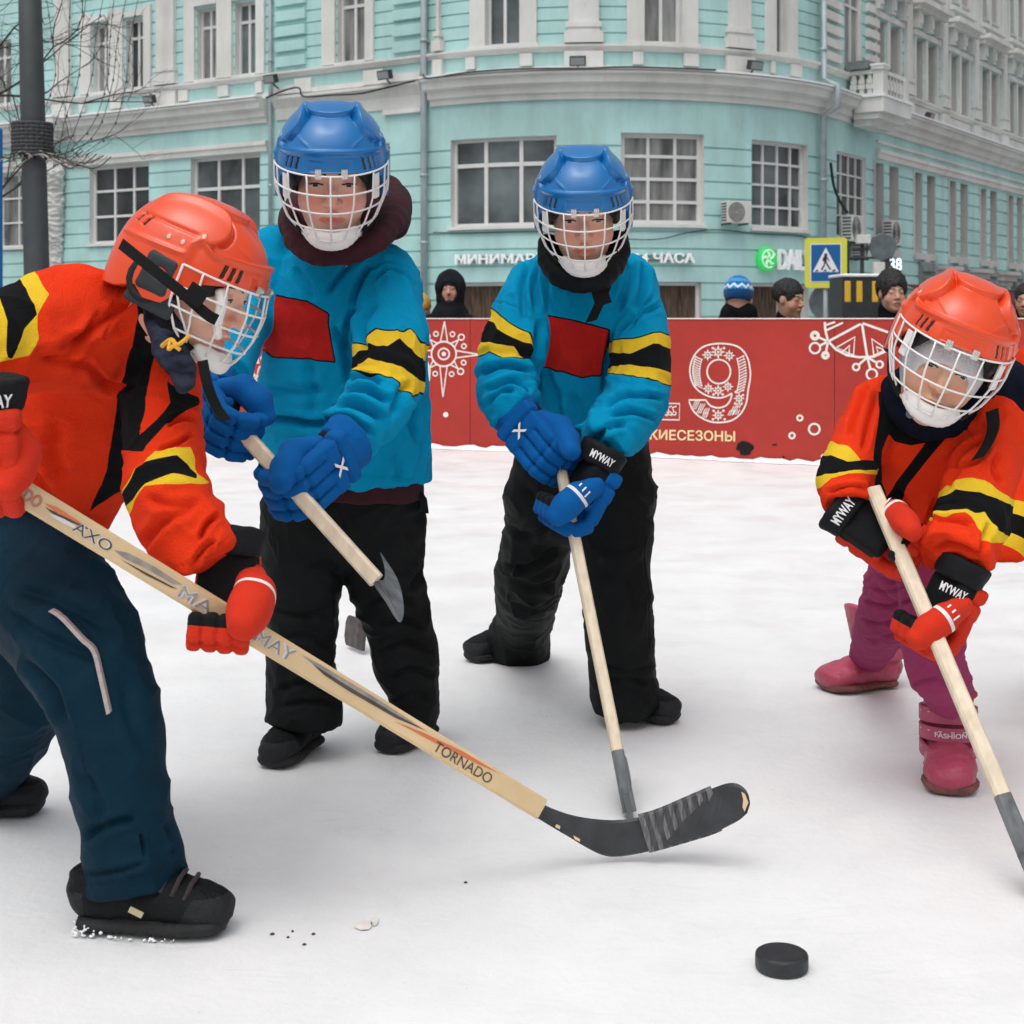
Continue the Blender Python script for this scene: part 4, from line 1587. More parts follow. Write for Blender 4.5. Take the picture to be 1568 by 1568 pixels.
class Sdf:
    def __init__(self):
        self.ops, self.lo, self.hi = [], np.full(3, 1e9), np.full(3, -1e9)

    def grow(self, c, r):
        self.lo, self.hi = np.minimum(self.lo, V3(c) - r), np.maximum(self.hi, V3(c) + r)

    def fn(self, f, c, r, k=.02, op='add'):
        if op == 'add':
            self.grow(c, r)
        self.ops.append((op, k, f))
        return self

    def chain(self, nodes, k=.02, ref=(0, 1, 0), ks=.012, op='add', sc=1.0, pw=2, flat=False):
        nodes = [(V3(c), a * sc, b_ * sc) for c, a, b_ in nodes]
        if len(nodes) >= 3 and pw == 2:
            q_ = smooth_poly(np.array([[*c, a, b_] for c, a, b_ in nodes]), 4 if len(nodes) < 5 else 3)
            nodes = [(r_[:3], r_[3], r_[4]) for r_ in q_]
            ks = min(ks, .003)
        if op == 'add':
            for c, a, b_ in nodes:
                self.grow(c, max(a, b_))
        lo_ = np.min([c - max(a, b_) for c, a, b_ in nodes], axis=0)
        hi_ = np.max([c + max(a, b_) for c, a, b_ in nodes], axis=0)

        def boxed(p):
            e = np.maximum(np.maximum(lo_ - p, p - hi_), 0)
            d = np.sqrt((e * e).sum(1))
            m = d < .06
            if m.any():
                d[m] = chain_d(p[m], nodes, ref, ks, pw, flat)
            return d
        self.ops.append((op, k, boxed))
        return self

    def ell(self, c, r, k=.02, R=None, op='add'):
        if op == 'add':
            self.grow(c, max(r))
        self.ops.append((op, k, lambda p: ell_d(p, c, r, R)))
        return self

    def rbox(self, c, h, rd, k=.01, R=None, op='add'):
        if op == 'add':
            self.grow(c, np.linalg.norm(h))
        self.ops.append((op, k, lambda p: rbox_d(p, c, h, rd, R)))
        return self

    def cut(self, c, n, k=.008):
        """remove what lies on the side the normal points to"""
        c, n = V3(c), unit(n)
        self.ops.append(('int', k, lambda p: (p - c) @ n))
        return self

    def __call__(self, p):
        d = None
        for op, k, f in self.ops:
            v = f(p)
            if d is None:
                d = v
            elif op == 'add':
                d = smin(d, v, k)
            elif op == 'sub':
                d = -smin(-d, v, k)
            else:
                d = -smin(-d, -v, k)
        return d


def mesh_sdf(sd, h):
    """block-sparse surface nets -> (verts, quads)"""
    B = 8
    H = B * h
    lo = sd.lo - 2 * H
    n = np.ceil((sd.hi + 2 * H - lo) / H).astype(int)
    gx = np.stack(np.meshgrid(*[np.arange(k) for k in n], indexing='ij'), -1).reshape(-1, 3)
    keep = []
    for i in range(0, len(gx), 60000):
        c = lo + (gx[i:i + 60000] + .5) * H
        keep.append(gx[i:i + 60000][np.abs(sd(c)) < H * 1.35])
    blk = np.concatenate(keep)
    gi = np.stack(np.meshgrid(*[np.arange(B + 1)] * 3, indexing='ij'), -1).reshape(-1, 3)
    verts, keys = [], []
    signs = {}
    corner = np.array([(a, b_, c) for a in (0, 1) for b_ in (0, 1) for c in (0, 1)])
    edges = [(0, 4), (1, 5), (2, 6), (3, 7), (0, 2), (1, 3), (4, 6), (5, 7), (0, 1), (2, 3), (4, 5), (6, 7)]
    quads_x = []
    BIG = np.int64(1 << 20)

    def key(ijk):
        return (ijk[:, 0].astype(np.int64) * BIG + ijk[:, 1]) * BIG + ijk[:, 2]
    cell_l = np.stack(np.meshgrid(*[np.arange(B)] * 3, indexing='ij'), -1).reshape(-1, 3)
    e_cells = {0: [], 1: [], 2: []}
    for i in range(0, len(blk), 400):
        bb = blk[i:i + 400]
        ijk = bb[:, None, :] * B + gi[None]
        d = sd((lo + ijk.reshape(-1, 3) * h)).reshape(len(bb), B + 1, B + 1, B + 1)
        vals = np.stack([d[:, a:a + B, b_:b_ + B, c:c + B] for a, b_, c in corner], -1).reshape(-1, 8)
        cell = (bb[:, None, :] * B + cell_l[None]).reshape(-1, 3)
        neg = vals < 0
        act = neg.any(1) & ~neg.all(1)
        if not act.any():
            continue
        vals, cell, neg = vals[act], cell[act], neg[act]
        acc, cnt = np.zeros((len(cell), 3)), np.zeros(len(cell))
        for a, b_ in edges:
            m = neg[:, a] != neg[:, b_]
            va, vb = vals[m, a], vals[m, b_]
            t = (va / (va - vb))[:, None]
            acc[m] += corner[a] * (1 - t) + corner[b_] * t
            cnt[m] += 1
        verts.append(lo + (cell + acc / cnt[:, None]) * h)
        keys.append(key(cell))
        for ax, j in ((0, 4), (1, 2), (2, 1)):
            m = neg[:, 0] != neg[:, j]
            e_cells[ax].append(np.concatenate([cell[m], neg[m, 0][:, None].astype(int)], 1))
    V = np.concatenate(verts)
    K = np.concatenate(keys)
    o = np.argsort(K)
    Ks = K[o]
    out = []
    for ax in range(3):
        e = np.concatenate(e_cells[ax])
        c, fl = e[:, :3], e[:, 3].astype(bool)
        u, v = np.zeros(3, int), np.zeros(3, int)
        u[(ax + 1) % 3], v[(ax + 2) % 3] = 1, 1
        idx, ok = [], np.ones(len(c), bool)
        for off in (u * 0, u, u + v, v):
            kk = key(c - off)
            j = np.clip(np.searchsorted(Ks, kk), 0, len(Ks) - 1)
            ok &= Ks[j] == kk
            idx.append(o[j])
        q = np.stack(idx, 1)
        q[~fl] = q[~fl][:, ::-1]
        out.append(q[ok])
    return V, np.concatenate(out)[:, ::-1] if False else np.concatenate(out)


def vnormals(V, Q):
    n = np.zeros_like(V)
    fn_ = np.cross(V[Q[:, 2]] - V[Q[:, 0]], V[Q[:, 3]] - V[Q[:, 1]])
    for k in range(4):
        for ax in range(3):
            n[:, ax] += np.bincount(Q[:, k], fn_[:, ax], len(V))
    return n / np.maximum(1e-12, np.linalg.norm(n, axis=1))[:, None]


def proj(V):
    return np.stack([CX + V[:, 0] / V[:, 1] * F, HZ + (CAMZ - V[:, 2]) / V[:, 1] * F], 1)


def poly_sd(q, poly):
    """signed distance (positive inside) of 2-D points to a polygon"""
    poly = np.asarray(poly, float)
    d = np.full(len(q), 1e9)
    ins = np.zeros(len(q), bool)
    for a, c in zip(poly, np.roll(poly, -1, axis=0)):
        e = c - a
        w = q - a
        t = np.clip((w @ e) / max(1e-9, e @ e), 0, 1)
        d = np.minimum(d, np.linalg.norm(w - t[:, None] * e, axis=1))
        cond = (a[1] > q[:, 1]) != (c[1] > q[:, 1])
        with np.errstate(divide='ignore', invalid='ignore'):
            x = a[0] + (q[:, 1] - a[1]) / (e[1] if e[1] else 1e-9) * e[0]
        ins ^= cond & (q[:, 0] < x)
    return np.where(ins, d, -d)


def line_d(q, pts):
    pts = np.asarray(pts, float)
    d = np.full(len(q), 1e9)
    tt = np.zeros(len(q))
    n = len(pts) - 1
    for i in range(n):
        e = pts[i + 1] - pts[i]
        w = q - pts[i]
        t = np.clip((w @ e) / max(1e-9, e @ e), 0, 1)
        dd = np.linalg.norm(w - t[:, None] * e, axis=1)
        m = dd < d
        d[m] = dd[m]
        tt[m] = (i + t[m]) / n
    return d, tt


def folds_disp(V, N, folds):
    """modelled folds: (picture polyline, half width px, depth m); a groove with a soft roll beside it, on the side turned to the viewer"""
    q = proj(V)
    view = V - np.array((0, 0, CAMZ))
    facing = np.clip(-(N * view).sum(1) / np.linalg.norm(view, axis=1) * 3, 0, 1)
    out = np.zeros(len(V))
    for pts, w, a in folds:
        p_ = smooth_poly(np.array(pts, float), 5) if len(pts) > 2 else np.array(pts, float)
        d, t = line_d(q, p_)
        tap = np.clip(np.minimum(t, 1 - t) * 5, 0, 1) if len(pts) > 1 else 1
        out += a * (np.exp(-(d / w) ** 2) - .35 * np.exp(-((d - 2.0 * w) / (1.2 * w)) ** 2)) * tap * facing
    return out


def garment(name, sd, h, m, parent, folds=(), noise=(), attrs=None, disp=None, post=None):
    V, Q = mesh_sdf(sd, h)
    N = vnormals(V, Q)
    D = np.zeros(len(V))
    for amp, fr, seed in noise:
        D += amp * pnoise(V * V3(fr) + seed)
    if disp is not None:
        D += disp(V, N)
    if folds:
        D += folds_disp(V, N, folds)
    at = attrs(V, N) if attrs else {}
    V = V + N * D[:, None]
    if post is not None:
        V = post(V, N)
    return link_mesh(name, V, Q, m, parent, True, at)


class Frame:
    def __init__(self, c, fwd, up, s=1.0):
        self.c = V3(c)
        f = unit(fwd)
        r = unit(np.cross(f, up))
        self.R = np.stack([r, f, np.cross(r, f)], 1)       # columns: right, forward, up
        self.s = s

    def w(self, p):
        return self.c + (np.asarray(p, float) @ self.R.T) * self.s

    def l(self, p):
        return (p - self.c) @ self.R / self.s

    def d(self, v):
        return self.R @ V3(v)


def N_(px, py, Y, r, dr=.85):
    """limb node from the picture: half width r px, depth ratio dr"""
    rm = r / F * Y
    return (P(px, py, Y), rm * dr, rm)


def drape(amp, fr, seed, sharp=3.0, cover=.0):
    """patches of sharp-ridged soft folds, stretched along the low-frequency axis of fr"""
    def f(V, N):
        w = V * V3(fr) + .9 * np.stack([pnoise(V * 5 + seed), pnoise(V * 5 + seed + 9), pnoise(V * 5 + seed + 17)], 1)
        r = (1 - np.clip(np.abs(pnoise(w + seed)) * 1.35, 0, 1)) ** sharp
        m = np.clip(.55 + cover + 1.1 * pnoise(V * 4.2 + seed + 31), 0, 1)
        return amp * (r - .25) * m
    return f


# ------------------------------------------------------------------ heads
def head_sdf(fr, sex=0, chin=1.0):
    def f(pw):
        p = fr.l(pw)
        d = ell_d(p, (0, -.012, .035), (.070, .088, .078))
        d = smin(d, ell_d(p, (0, .013, -.02), (.063, .068, .078)), .03)
        d = smin(d, ell_d(p, (0, .032, -.072), (.047, .046, .042)), .03)
        d = smin(d, ell_d(p, (0, .062, -.097), (.020, .018, .017)), .022)
        ap = p.copy()
        ap[:, 0] = np.abs(ap[:, 0])
        d = smin(d, ell_d(ap, (.036, .052, -.036), (.025, .024, .025)), .022)
        d = smin(d, chain_d(p, [(V3((-.034, .071, .024)), .009, .009), (V3((0, .078, .022)), .009, .009), (V3((.034, .071, .024)), .009, .009)], (0, 0, 1)), .016)
        d = -smin(-d, ell_d(ap, (.031, .090, .006), (.017, .012, .0095)), .012)
        d = smin(d, chain_d(p, [(V3((0, .079, .012)), .006, .006), (V3((0, .093, -.012)), .008, .008), (V3((0, .103, -.027)), .011, .010)], (1, 0, 0)), .010)
        d = smin(d, ell_d(ap, (.012, .090, -.031), (.008, .010, .007)), .006)
        d = -smin(-d, ell_d(ap, (.006, .098, -.039), (.0035, .005, .003)), .003)
        d = smin(d, ell_d(ap, (.031, .0705, .005), (.0140, .014, .0105)), .006)
        d = smin(d, chain_d(p, [(V3((-.021, .078, -.0615)), .005, .005), (V3((-.006, .086, -.057)), .006, .006), (V3((.006, .086, -.057)), .006, .006), (V3((.021, .078, -.0615)), .005, .005)], (0, 0, 1)), .006)
        d = smin(d, chain_d(p, [(V3((-.017, .077, -.068)), .005, .005), (V3((0, .084, -.070)), .0068, .0068), (V3((.017, .077, -.068)), .005, .005)], (0, 0, 1)), .006)
        d = -smin(-d, chain_d(p, [(V3((-.021, .085, -.0635)), .0014, .002), (V3((0, .094, -.0638)), .0014, .002), (V3((.021, .085, -.0635)), .0014, .002)], (0, 0, 1)), .002)
        d = smin(d, ell_d(ap, (.073, -.004, -.004), (.010, .019, .029)), .008)
        return d * fr.s
    return f


def face_attrs(V, fr):
    p = fr.l(V)
    ax = np.abs(p[:, 0])
    frontal = p[:, 1] > .04
    lips = .0085 - np.sqrt(((ax / 2.9) ** 2) + (p[:, 2] + .0635) ** 2)
    lips = np.where(frontal & (p[:, 1] > .07), lips, -1)
    bz = .0285 - ((ax - .030) / .022) ** 2 * .006
    brow = np.where(frontal, np.minimum(np.minimum(ax - .011, .052 - ax), .0030 - np.abs(p[:, 2] - bz)), -1)
    ez = .0045 + .0045 * (1 - ((ax - .031) / .0145) ** 2)
    lash = np.where(frontal & (p[:, 1] > .06), np.minimum(.0150 - np.abs(ax - .031), .0018 - np.abs(p[:, 2] - ez + .0025)), -1)
    eye = np.where(frontal, .0048 - np.sqrt((ax - .031) ** 2 + (p[:, 2] - .002) ** 2), -1)
    white = np.where(frontal & (p[:, 1] > .06), 1 - ((ax - .031) / .0125) ** 2 - ((p[:, 2] - .002) / .0036) ** 2, -1)
    blush = np.clip(1.15 - np.sqrt(((ax - .036) / .030) ** 2 + ((p[:, 2] + .030) / .026) ** 2), 0, 1) * frontal * .75
    nose = np.clip(1.1 - np.sqrt((p[:, 0] / .018) ** 2 + ((p[:, 2] + .026) / .018) ** 2), 0, 1) * frontal * .5
    below = p[:, 2] > -.14
    return {"lips": np.where(below, lips, -1), "brow": brow, "lash": lash, "eye": np.minimum(eye, white), "eyewhite": white, "blush": np.maximum(blush, nose)}


def skin_mat(name, col, brow=(.03, .018, .012), lip=None, beard=None):
    if name in MATS:
        return MATS[name]
    lip = lip or (col[0] * .80, col[1] * .50, col[2] * .48)
    m = layer_mat(name, col, [], rough=.5, sheen=0.0, bump=.05, bscale=220, var=.05, spec=.35, sss=.10)
    nt = m.node_tree
    b_ = nt.nodes["Principled BSDF"]
    src = b_.inputs["Base Color"].links[0].from_socket
    for at, c, soft in (("blush", (col[0] * 1.0, col[1] * .62, col[2] * .60), 1), ("lips", lip, 0), ("eyewhite", (.55, .50, .47), 0), ("eye", (.03, .018, .012), 0), ("lash", (.02, .012, .01), 0), ("brow", brow, 0)):
        an = nt.nodes.new("ShaderNodeAttribute")
        an.attribute_name = at
        if soft:
            fac = an.outputs["Fac"]
        else:
            g_ = nt.nodes.new("ShaderNodeMath")
            g_.operation = 'GREATER_THAN'
            g_.inputs[1].default_value = 0
            nt.links.new(an.outputs["Fac"], g_.inputs[0])
            fac = g_.outputs[0]
        mx = nt.nodes.new("ShaderNodeMix")
        mx.data_type = 'RGBA'
        nt.links.new(fac, mx.inputs["Factor"])
        nt.links.new(src, mx.inputs["A"])
        mx.inputs["B"].default_value = (*c, 1)
        src = mx.outputs["Result"]
    nt.links.new(src, b_.inputs["Base Color"])
    return m


# ------------------------------------------------------------------ helmet with wire cage
def sgn_pow(x, e):
    return np.sign(x) * np.abs(x) ** e


def smooth(x, a, b_):
    t = np.clip((x - a) / (b_ - a), 0, 1)
    return t * t * (3 - 2 * t)


def helmet(fr, mcol, mvent, parent, white, pad_m, strap_m, side_pad=True):
    """hard shell: front band with vents and lip, raised rear shell over a trapezoid front panel; cage, chin cup, clips, straps"""
    na, nv = 420, 150
    a = np.linspace(0, 2 * np.pi, na, endpoint=False)          # 0 = front, towards the wearer's right
    fa = np.abs(np.where(a > np.pi, a - 2 * np.pi, a))           # 0 front .. pi back
    # lower rim height around the head
    rim = np.interp(fa, [0, .6, 1.0, 1.30, 1.45, 1.75, 1.95, 2.3, np.pi], [.032, .027, .010, -.024, -.048, -.054, -.040, -.060, -.078])
    ex = 2.25

    def surf(ang, z):
        """horizontal section radii at height z"""
        zz = np.clip(z / .132, -1, 1)
        k = np.where(zz > 0, np.maximum(0, 1 - np.abs(zz) ** ex) ** (1 / ex), 1 - .16 * zz * zz)
        sx_r, sy_r = .106, np.where(np.cos(ang) > 0, .128, .132)
        c_, s_ = np.cos(ang), np.sin(ang)
        rr = 1 / ((np.abs(s_ / sx_r) ** 2.3 + np.abs(c_ / sy_r) ** 2.3) ** (1 / 2.3))
        return s_ * rr * k, c_ * rr * k
    v = np.linspace(0, 1, nv)
    pts = np.zeros((nv, na, 3))
    for i, vv in enumerate(v):
        th = vv * np.pi / 2
        z = rim + (.132 - rim) * np.sin(th) ** (1.0) if True else 0
        # sample evenly: height follows a sine so that rows stay even over the crown
        x, y = surf(a, z)
        pts[i, :, 0], pts[i, :, 1], pts[i, :, 2] = x, y, z
    x, y, z = pts[..., 0], pts[..., 1], pts[..., 2]
    ang = np.broadcast_to(a, x.shape)
    af = np.broadcast_to(fa, x.shape)
    # features as a radial lift
    lift = np.zeros_like(x)
    lipz = .068 - .010 * np.clip(af / 1.2, 0, 1) ** 2 + .012 * np.exp(-((af - 1.25) / .12) ** 2)
    frontm = 1 - smooth(af, 1.25, 1.45)
    lift += .0075 * np.exp(-((z - lipz) / .0042) ** 2) * frontm
    lift += .004 * (1 - smooth(z, lipz - .004, lipz + .004)) * frontm            # lower band stands proud
    # front panel trapezoid (set back), rear shell stands over it
    hx = .090 - .046 * np.clip((z - .070) / (.122 - .070), 0, 1)
    inside = smooth(hx - np.abs(x), -.0022, .0022) * smooth(.1235 - z + .05 * np.clip(y - .02, 0, .1), -.0015, .0015) * (y > .0) * smooth(z, lipz + .001, lipz + .004)
    upper = smooth(z, lipz + .0, lipz + .004) + (1 - frontm)
    lift += .0100 * np.clip(upper, 0, 1) * (1 - inside)
    edge = np.exp(-((hx - np.abs(x) - .0015) / .0030) ** 2) * (y > .0) * smooth(z, .074, .080) * smooth(.128 - z, 0, .003)
    lift -= .0060 * edge * inside
    # twin ridges over the crown
    lift += .0075 * np.exp(-((np.abs(x) - .047) / .009) ** 2) * smooth(z, .085, .11) * (1 - inside)
    lift -= .002 * np.exp(-(x / .02) ** 2) * smooth(z, .10, .12)
    # small brow panel on the band and creases of the front panel
    bp = smooth(.040 - np.abs(x), -.002, .002) * smooth(.010 - np.abs(z - .043), -.0015, .0015) * (y > 0)
    lift -= .0022 * bp
    lift += .0012 * np.exp(-((z - .082 - (np.abs(x) - .05) * .6) / .0035) ** 2) * smooth(np.abs(x), .035, .05) * inside * (1 - smooth(np.abs(x), .066, .074))
    # long side rib behind the temple, rear ridge
    lift += .004 * np.exp(-((z - .040 + (af - 1.5) * .010) / .004) ** 2) * smooth(af, 1.35, 1.5) * (1 - smooth(af, 2.5, 2.7))
    lift -= .003 * np.exp(-((z - .075 + (af - 1.5) * .006) / .003) ** 2) * smooth(af, 1.3, 1.45) * (1 - smooth(af, 2.6, 2.8))
    # vents: dark slots sunk into the shell
    vent = np.full_like(x, -1.0)
    for ca, cz, w_, h_ in ((.56, .045, .0034, .0115), (.68, .044, .0034, .0115), (.80, .043, .0034, .0115), (2.30, .060, .004, .009), (2.48, .060, .004, .009)):
        rad = .115
        dd = np.minimum(w_ - np.abs((af - ca) * rad + (z - cz) * .15), h_ - np.abs(z - cz))
        vent = np.maximum(vent, dd)
    rivet = np.full_like(x, -1.0)
    for ca, cz in ((1.55, .056), (1.80, .054), (.16, .016), (1.28, .078)):
        rivet = np.maximum(rivet, .0040 - np.sqrt(((af - ca) * .115) ** 2 + (z - cz) ** 2))
    lift -= .006 * smooth(vent, -.0012, .0008)
    lift += .0015 * smooth(rivet, -.001, .001)
    nrm = np.stack([x / .106 ** 2, y / .13 ** 2, np.maximum(z, 0) / .132 ** 2], -1)
    nrm /= np.linalg.norm(nrm, axis=-1)[..., None]
    out = pts + nrm * lift[..., None]
    Vv = out.reshape(-1, 3)
    idx = np.arange(nv * na).reshape(nv, na)
    q = np.stack([idx[:-1], np.roll(idx[:-1], -1, 1), np.roll(idx[1:], -1, 1), idx[1:]], -1).reshape(-1, 4)[:, ::-1]
    # rolled inner edge
    inner = (pts[0] * (.93, .93, 1) + (0, 0, .002))
    inner2 = (pts[12] * (.92, .92, .97))
    base = len(Vv)
    Vv = np.concatenate([Vv, inner, inner2])
    r0, r1, r2 = idx[0], base + np.arange(na), base + na + np.arange(na)
    for ra, rb in ((r1, r0), (r2, r1)):
        q = np.concatenate([q, np.stack([ra, np.roll(ra, -1), np.roll(rb, -1), rb], -1)[:, ::-1]])
    ext = np.zeros(2 * na) - 1
    o = link_mesh("helmet", fr.w(Vv), q.astype(np.int64), mcol, parent, True,
                  {"vent": np.concatenate([vent.ravel(), ext]), "rivet": np.concatenate([rivet.ravel(), ext])})
    # padded liner filling the inside
    ln = Sdf()
    ln.fn(lambda p: (ell_d(fr.l(p), (0, .0, .02), (.098, .120, .098))) * fr.s, fr.c, .14 * fr.s)
    ln.fn(lambda p: ell_d(fr.l(p), (0, .06, -.045), (.074, .13, .082)) * fr.s, fr.c, 0, .01, 'sub')
    ln.fn(lambda p: (-(fr.l(p)[:, 2] + .062)) * fr.s, fr.c, 0, .01, 'int')
    ln.fn(lambda p: ((fr.l(p)[:, 1] - .085)) * fr.s, fr.c, 0, .01, 'int')
    V, Q = mesh_sdf(ln, .005)
    link_mesh("liner", V, Q, pad_m, o, True)
    # ear loops
    for sg in (-1, 1):
        eb = MB()
        pts_e = [(sg * .104, -.028 + .030 * math.cos(t), -.022 + .034 * math.sin(t)) for t in np.linspace(0, 2 * math.pi, 17)[:-1]]
        eb.tube([fr.w(p) for p in pts_e], .0085 * fr.s, 8, closed=True)
        eb.box(fr.w((sg * .1015, -.028, -.022)), fr.d((.004, 0, 0)) * fr.s, fr.d((0, .026, 0)) * fr.s, fr.d((0, 0, .030)) * fr.s)
        eb.build("ear_guard", pad_m, o, True)
    # cage
    ctop, cbot = .028, -.120

    def cg(u, vv):
        W = np.interp(vv, [0, .35, .7, .9, 1.0], [.113, .113, .094, .070, .052])
        Dp = np.interp(vv, [0, .3, .6, .85, 1.0], [.137, .150, .150, .138, .122])
        A = np.interp(vv, [0, .5, .8, 1.0], [86, 82, 74, 66]) * math.pi / 180
        aa = u * A
        yc = .018
        return (W * math.sin(aa) / math.sin(A), yc + (Dp - yc) * (math.cos(aa) - math.cos(A) * .6) / (1 - math.cos(A) * .6), ctop + (cbot - ctop) * vv)
    cage = MB()
    wr = .0020 * fr.s
    U = np.linspace(-1, 1, 25)
    for vv, lim in ((0, 1), (.24, 1), (.48, 1), (.72, .93), (.90, .80), (1.0, .55)):
        cage.tube([fr.w(cg(u * lim, vv)) for u in U], wr, 7)
    for u in (-.80, -.55, -.28, 0, .28, .55, .80):
        top = 0.0
        bot = 1.03 if abs(u) < .5 else (.93 if abs(u) < .7 else .82)
        cage.tube([fr.w(cg(u, t)) for t in np.linspace(top, bot, 12)], wr, 7)
    for sg in (-1, 1):
        side = [cg(sg, t) for t in np.linspace(0, .48, 6)] + [cg(sg * .93, .72), cg(sg * .80, .90), cg(sg * .55, 1.0)]
        cage.tube([fr.w(p) for p in side], wr * 1.15, 7)
        # slanting braces at the cheek
        cage.tube([fr.w(cg(sg, .24)), fr.w(cg(sg * .9, .5)), fr.w(cg(sg * .80, .72))], wr, 6)
    cage.build("cage", white, o, True)
    # chin cup
    cc = Sdf()
    nodes = [(fr.w((-.046, .085, -.101)), .011 * fr.s, .013 * fr.s), (fr.w((-.026, .112, -.108)), .010 * fr.s, .017 * fr.s), (fr.w((0, .120, -.110)), .010 * fr.s, .018 * fr.s),
             (fr.w((.026, .112, -.108)), .010 * fr.s, .017 * fr.s), (fr.w((.046, .085, -.101)), .011 * fr.s, .013 * fr.s)]
    cc.chain(nodes, .01, ref=fr.d((0, 1, 0)), ks=.006)
    V, Q = mesh_sdf(cc, .0028)
    link_mesh("chin_cup", V, Q, mat("cup_white", (.76, .75, .72), .45, sss=0), o, True)
    # side buckles
    if side_pad:
        for sg in (-1, 1):
            sb_ = MB()
            c0 = np.array(cg(sg * .66, .22)) * (.94, .94, 1)
            nn = unit((c0[0], c0[1] * .6, 0))
            tt_ = np.cross(nn, (0, 0, 1))
            sb_.box(fr.w(c0), fr.d(tt_) * .0095 * fr.s, fr.d(nn) * .004 * fr.s, fr.d((0, 0, 1)) * .026 * fr.s)
            sb_.build("cage_pad", mat("cup_white", (.76, .75, .72), .45), o, bevel=.003)
    cl = MB()
    for u in (-.16, .14):
        p0 = np.array(cg(u, 0.0))
        cl.box(fr.w(p0 + (0, -.002, .004)), fr.d((1, 0, 0)) * .006 * fr.s, fr.d((0, 1, 0)) * .004 * fr.s, fr.d((0, 0, 1)) * .009 * fr.s)
        cl.lathe(fr.w(p0 + (0, .002, .008)), fr.d((0, 1, 0)), [(.0035 * fr.s, 0), (.002 * fr.s, .003 * fr.s)], 8)
    cl.build("cage_clip", mat("clip_steel", (.55, .54, .50), .3, metal=.7), o)
    # chin straps
    for sg in (-1, 1):
        st = MB()
        path = [(sg * .108, -.06, -.02), (sg * .100, -.01, -.055), (sg * .088, .035, -.085), (sg * .062, .080, -.104)]
        q_ = smooth_poly(np.array(path), 4)
        st.strip([fr.w(p) for p in q_], fr.d((0, .5, 1)), fr.d((sg, .3, 0)), .016 * fr.s, .003 * fr.s)
        st.build("chin_strap", strap_m, o)
    return o


